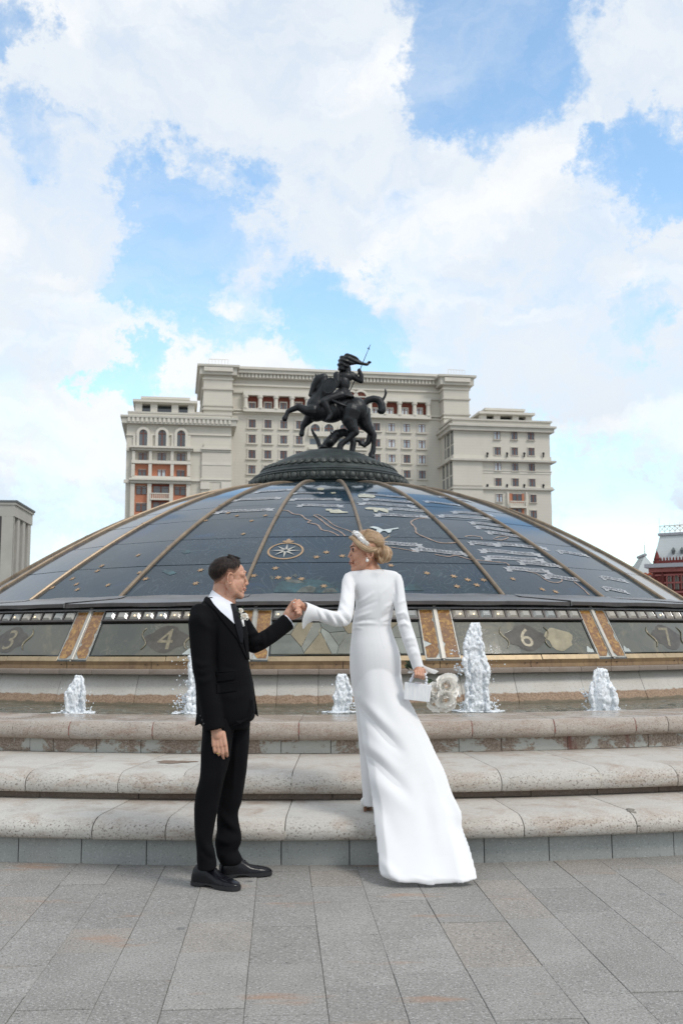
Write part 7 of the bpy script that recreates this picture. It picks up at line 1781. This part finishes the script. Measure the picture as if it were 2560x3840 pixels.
mb = MB(); ea = bh.find_nearest(at(*ZF(700, 900), 6.28))[0]; pe = at(*ZF(678, 950), 6.262); mb.sphere(pe, .0042, 10, 7); mb.sphere(at(*ZF(690, 1012), 6.262), .0102, 16, 10); link('earring', mb.mesh('earring', M_pearl, True), BR)
mb = MB(); p = at(*ZB(483, 512), 6.122); mb.grid([[p + Vector((30 * KB * math.cos(t), -30 * KB * math.sin(t) + .003, dz)) for t in [2 * math.pi * k / 16 for k in range(16)]] for dz in (-.0028, .0028)], closed_u=True); link('ring', mb.mesh('ring', M_ring, True), BR)
mb = MB(); mb.sphere(at(*ZH(482, 468), 5.935), .0045, 10, 7); link('pearl_ring', mb.mesh('pearl_ring', M_pearl, True), BR)
# ---------------------------------------------------------------- handbag and bouquet
BG = empty('handbag', at(*ZB(490, 870), 6.17), 'white pearly box handbag with a bead handle hanging from her hand', 'handbag')
def bagm():
    m = MT('mother_of_pearl'); c = m.mix(m.map(m.noise(90, 4, .6, .8, scale3=(1, 1, .14)), .42, .60), (.77, .79, .82), (.86, .86, .86)); m.col(c); m.set(Roughness=.22, Coat_Weight=.4); return m.m
A, B_, C_, D_ = at(*ZB(205, 668), 6.15), at(*ZB(772, 728), 6.15), at(*ZB(728, 1088), 6.15), at(*ZB(190, 1028), 6.15); mb = MB(); dy = Vector((0.012, .085, 0)); mb.add([A, B_, C_, D_, A + dy, B_ + dy, C_ + dy, D_ + dy], [(0, 1, 2, 3), (4, 7, 6, 5), (0, 4, 5, 1), (1, 5, 6, 2), (2, 6, 7, 3), (3, 7, 4, 0)])
me = mb.mesh('box', bagm()); bevel(me, .004, 2); link('box', me, BG)
mb = MB(); e0 = at(*ZB(410, 672), 6.18); e1 = at(*ZB(580, 690), 6.18); mb.tube([e0, e1], .005, 8); link('clasp', mb.mesh('clasp', M_beadw, True), BG)
M_bead = MT('clear_bead'); M_bead.col((.74, .77, .82)); M_bead.set(Roughness=.08, Coat_Weight=.8); M_bead = M_bead.m
bp = [(330, 640), (345, 605), (372, 575), (385, 530), (410, 500), (470, 480), (560, 480), (632, 505), (655, 568), (660, 630), (652, 690)]
mb = MB(); mb.sphere((0, 0, 0), 33 * KB, 12, 8); bme = mb.mesh('bead', M_bead, True)
for x, y in bp:
    o = bpy.data.objects.new('bead', bme); COL.objects.link(o); o.parent = BG; o.matrix_parent_inverse = parent_inv(BG); o.location = at(*ZB(x, y), 6.185 if 380 < x < 640 else 6.165)
BQ = empty('bouquet', at(*ZB(900, 700), 6.22), 'bouquet of cream white roses held upside down beside the handbag', 'bouquet')
for i, (x, y, Y, r, d) in enumerate(((1080, 740, 6.17, 215, (-.1, -.95, .1)), (870, 830, 6.18, 165, (-.35, -.9, .1)), (1225, 800, 6.22, 175, (.7, -.6, .1)), (1060, 1030, 6.16, 185, (.1, -.9, -.35)), (1120, 1150, 6.20, 165, (.35, -.6, -.7)), (835, 1110, 6.20, 165, (-.35, -.8, -.4)), (1030, 620, 6.25, 120, (0, -.4, .9)), (980, 1200, 6.22, 120, (-.1, -.6, -.8)), (1000, 900, 6.24, 190, (0, -1, 0)))):
    rose(at(*ZB(x, y), Y), d, r * KB * 1.05, BQ, i)
mb = MB(); rgq = random.Random(6)
for i in range(13):
    a = (rgq.uniform(195, 300), rgq.uniform(215, 330)); f = rgq.uniform(-1, 1)
    mb.tube([at(*ZB(*a), 6.26), at(*ZB(420 + 30 * f, 400 + 30 * f), 6.235), at(*ZB(640, 590 + 40 * f), 6.225), at(*ZB(800 + 30 * f, 690 + 50 * f), 6.235), at(*ZB(960, 820 + 120 * f), 6.25)], .0038, 6)
link('stems', mb.mesh('stems', M_stem, True), BQ)
mb = MB()
for i in range(9):
    x, y = rgq.uniform(190, 330), rgq.uniform(200, 360); p = at(*ZB(x, y), 6.245); mb.add([p, at(*ZB(x + 55, y - 8), 6.24), at(*ZB(x + 120, y + 80), 6.235), at(*ZB(x + 40, y + 40), 6.23)], [(0, 1, 2, 3)])
for i in range(6):
    x, y = 690 + i * 26, 600 + i * 18; mb.add([at(*ZB(x, y), 6.21), at(*ZB(x + 70, y - 5), 6.205), at(*ZB(x + 130, y + 45), 6.215), at(*ZB(x + 60, y + 45), 6.2)], [(0, 1, 2, 3)])
link('leaves', mb.mesh('leaves', M_leaf), BQ)
def ribbon(pts, name='ribbon'):
    mb = MB(); rows = []
    for (x0, y0, x1, y1, Y) in pts: rows.append([at(*ZB(x0, y0), Y), at(*ZB((x0 + x1) / 2, (y0 + y1) / 2), Y - .004), at(*ZB(x1, y1), Y)])
    mb.grid(rows); mb.grid([[p + Vector((0, .0015, 0)) for p in r] for r in rows]); link(name, mb.mesh(name, M_satin, True), BQ)
ribbon([(600, 310, 600, 430, 6.215), (680, 345, 690, 435, 6.21), (790, 388, 745, 470, 6.205), (880, 415, 800, 490, 6.205), (918, 438, 838, 498, 6.21)])
ribbon([(610, 400, 690, 430, 6.22), (620, 460, 712, 440, 6.215), (650, 510, 690, 480, 6.215)])
ribbon([(330, 380, 300, 430, 6.225), (300, 420, 270, 462, 6.22), (400, 430, 300, 478, 6.215), (420, 440, 390, 470, 6.215)])
# ================================================================ water jets
def foam_mat():
    m = MT('foaming_water'); m.col(m.mix(m.map(m.noise(38, 5, .7), .35, .65), (0.78, 0.82, 0.86), (0.90, 0.92, 0.94))); m.set(Roughness=.35, Specular_IOR_Level=.35)
    m.set(Alpha=m.map(m.noise(75, 5, .75, scale3=(1, 1, .5)), .34, .52, .45, 1.0)); m.bump(m.noise(90, 4, .7), .3, .004); return m.m
M_foam = foam_mat()
def jet(levels, Y, label, seed, drops, splash=()):
    """levels: (photo y, left x, right x) of the foam column"""
    rg = random.Random(seed); k = Y / FPX; prims = []; n = int((levels[-1][0] - levels[0][0]) / 3.2)
    base = at((levels[-1][1] + levels[-1][2]) / 2, levels[-1][0], Y)
    J = empty('water_jet', (base.x, Y, .668), label, 'water jet', 'jets of foaming water in the basin')
    for i in range(n + 1):
        y = levels[0][0] + (levels[-1][0] - levels[0][0]) * i / n
        for a, b in zip(levels[:-1], levels[1:]):
            if a[0] <= y <= b[0]: f = (y - a[0]) / (b[0] - a[0]); xl = a[1] + (b[1] - a[1]) * f; xr = a[2] + (b[2] - a[2]) * f; break
        wob_ = vnoise(np.array([[y * .045, seed, 0.0], [y * .045, seed + 9.0, 0.0]]), 1.0, seed, 2); w = (xr - xl) / 2 * (1 + .16 * wob_[0]); c = (xl + xr) / 2 + .16 * w * wob_[1]
        prims.append(ell_prim(at(c, y, Y), (w * .78 * k, w * .75 * k, max(5, w * .4) * k), None, 14, 8))
        for j in range(9):
            r = rg.uniform(.05, .15) * w + 1.2; x = c + rg.choice((-1, -1, 1, 1, rg.uniform(-1, 1))) * (w - r * rg.uniform(.3, 1.2)); prims.append(ell_prim(at(x, y + rg.uniform(-4, 4), Y + rg.uniform(-.75, .3) * w * k), (r * k, r * k, r * k * rg.uniform(1.2, 2.6)), None, 8, 6))
        for _ in range(2):
            s = rg.choice((-1, 1)); r = rg.uniform(1.8, 4.2); prims.append(ell_prim(at(c + s * (w + rg.uniform(-3, 2)), y, Y + rg.uniform(-.3, .3) * w * k), (r * k, r * k, r * k * 1.6), None, 8, 6))
    me = union('water_column', prims, .0050, 1, .5); co = getco(me); no = getno(me); co += no * (.008 * vnoise(co * np.array([1, 1, .6]), 60, seed, 3) + .006 * vnoise(co * np.array([1, 1, .5]), 16, seed + 3, 2))[:, None]; setco(me, co)
    link('water_column', me, J).data.materials.append(M_foam)
    mb = MB(); yb = levels[-1][0]; yt = levels[0][0]; cx = (levels[-1][1] + levels[-1][2]) / 2; wb = (levels[-1][2] - levels[-1][1]) / 2
    for i in range(drops):
        u = rg.random() ** 1.6; s = rg.choice((-1, 1)); x = cx + s * (wb * rg.uniform(.8, 1.0) + rg.expovariate(1 / 16.0)); y = yb - u * (yb - yt) * .8; r = rg.choice((1.2, 1.6, 1.6, 2.2, 3.2)) * k * rg.uniform(.7, 1.1)
        mb.sphere(at(x, y, Y + rg.uniform(-.1, .1)), (r, r, r * rg.uniform(1, 1.5)), 6, 5)
    for i in range(drops * 3):   # fine spray hanging round the column
        u = rg.random(); y = yb - u * (yb - yt) * .95; x = cx + rg.gauss(0, 1) * wb * (1.05 - .5 * u); r = rg.uniform(.5, 1.1) * k; mb.sphere(at(x, y, Y + rg.uniform(-.12, .06)), r, 5, 4)
    for (x, y, r, num) in splash:
        for i in range(num):
            q = rg.uniform(1.3, 4.2) * k; mb.sphere(at(x + rg.gauss(0, r), y + rg.gauss(0, r), Y + rg.uniform(-.08, .08)), (q * rg.uniform(.8, 1.5), q, q * rg.uniform(.8, 1.5)), 6, 5)
    o = link('droplets', mb.mesh('droplets', M_foam, True), J); o['kind'] = 'stuff'
    # foam ring where the column falls back into the pool
    mb = MB()
    for i in range(46):
        a = rg.uniform(0, 6.28); q = wb * k * rg.uniform(.9, 2.0); r = rg.uniform(.008, .024); mb.sphere((base.x + q * math.cos(a), Y + q * .8 * math.sin(a), .672), (r * 1.5, r, r * .55), 7, 5)
    o = link('foam', mb.mesh('foam', M_foam, True), J); o['kind'] = 'stuff'
def J1(pts): return [(2300 + y / 3.36, 1650 + a / 3.36, 1650 + b / 3.36) for y, a, b in pts]
jet(J1([(136, 398, 492), (180, 372, 506), (300, 345, 510), (420, 300, 535), (520, 290, 560), (640, 300, 600), (720, 330, 615), (900, 325, 610), (1000, 335, 605), (1100, 335, 605), (1300, 320, 630)]), 9.25, 'tallest foaming water jet beside the bouquet and the panel with the figure 6', 3, 110, ((1722, 2510, 12, 26), (1735, 2660, 16, 40), (1850, 2650, 14, 30), (1705, 2440, 10, 8)))
jet([(2537, 284, 306), (2552, 278, 314), (2565, 268, 316), (2600, 248, 318), (2640, 248, 316), (2665, 245, 312), (2690, 240, 318)], 9.25, 'short foaming water jet at the left, in front of the panel with the figure 4', 5, 26, ((262, 2668, 14, 18), (330, 2668, 12, 14)))
jet([(2533, 1268, 1296), (2555, 1260, 1304), (2590, 1256, 1316), (2625, 1250, 1322), (2650, 1248, 1308), (2690, 1246, 1308)], 9.2, 'short foaming water jet close to the left side of the white gown', 7, 22, ((1320, 2650, 8, 14),))
jet([(2511, 2238, 2270), (2525, 2228, 2280), (2560, 2224, 2284), (2590, 2212, 2300), (2620, 2208, 2312), (2650, 2218, 2310), (2690, 2222, 2300)], 9.25, 'short foaming water jet farthest to the right in the basin', 9, 40, ((2196, 2600, 10, 20), (2200, 2640, 14, 16), (2310, 2655, 10, 14)))
jet([(2405, 730, 745), (2440, 716, 760), (2480, 710, 775), (2540, 712, 790), (2600, 706, 800), (2650, 700, 805), (2690, 690, 810)], 9.25, 'splashing water jet half hidden behind the back of the man', 11, 90, ((690, 2620, 12, 34), (672, 2640, 14, 30), (680, 2665, 22, 46), (706, 2560, 6, 14), (708, 2470, 5, 12)))
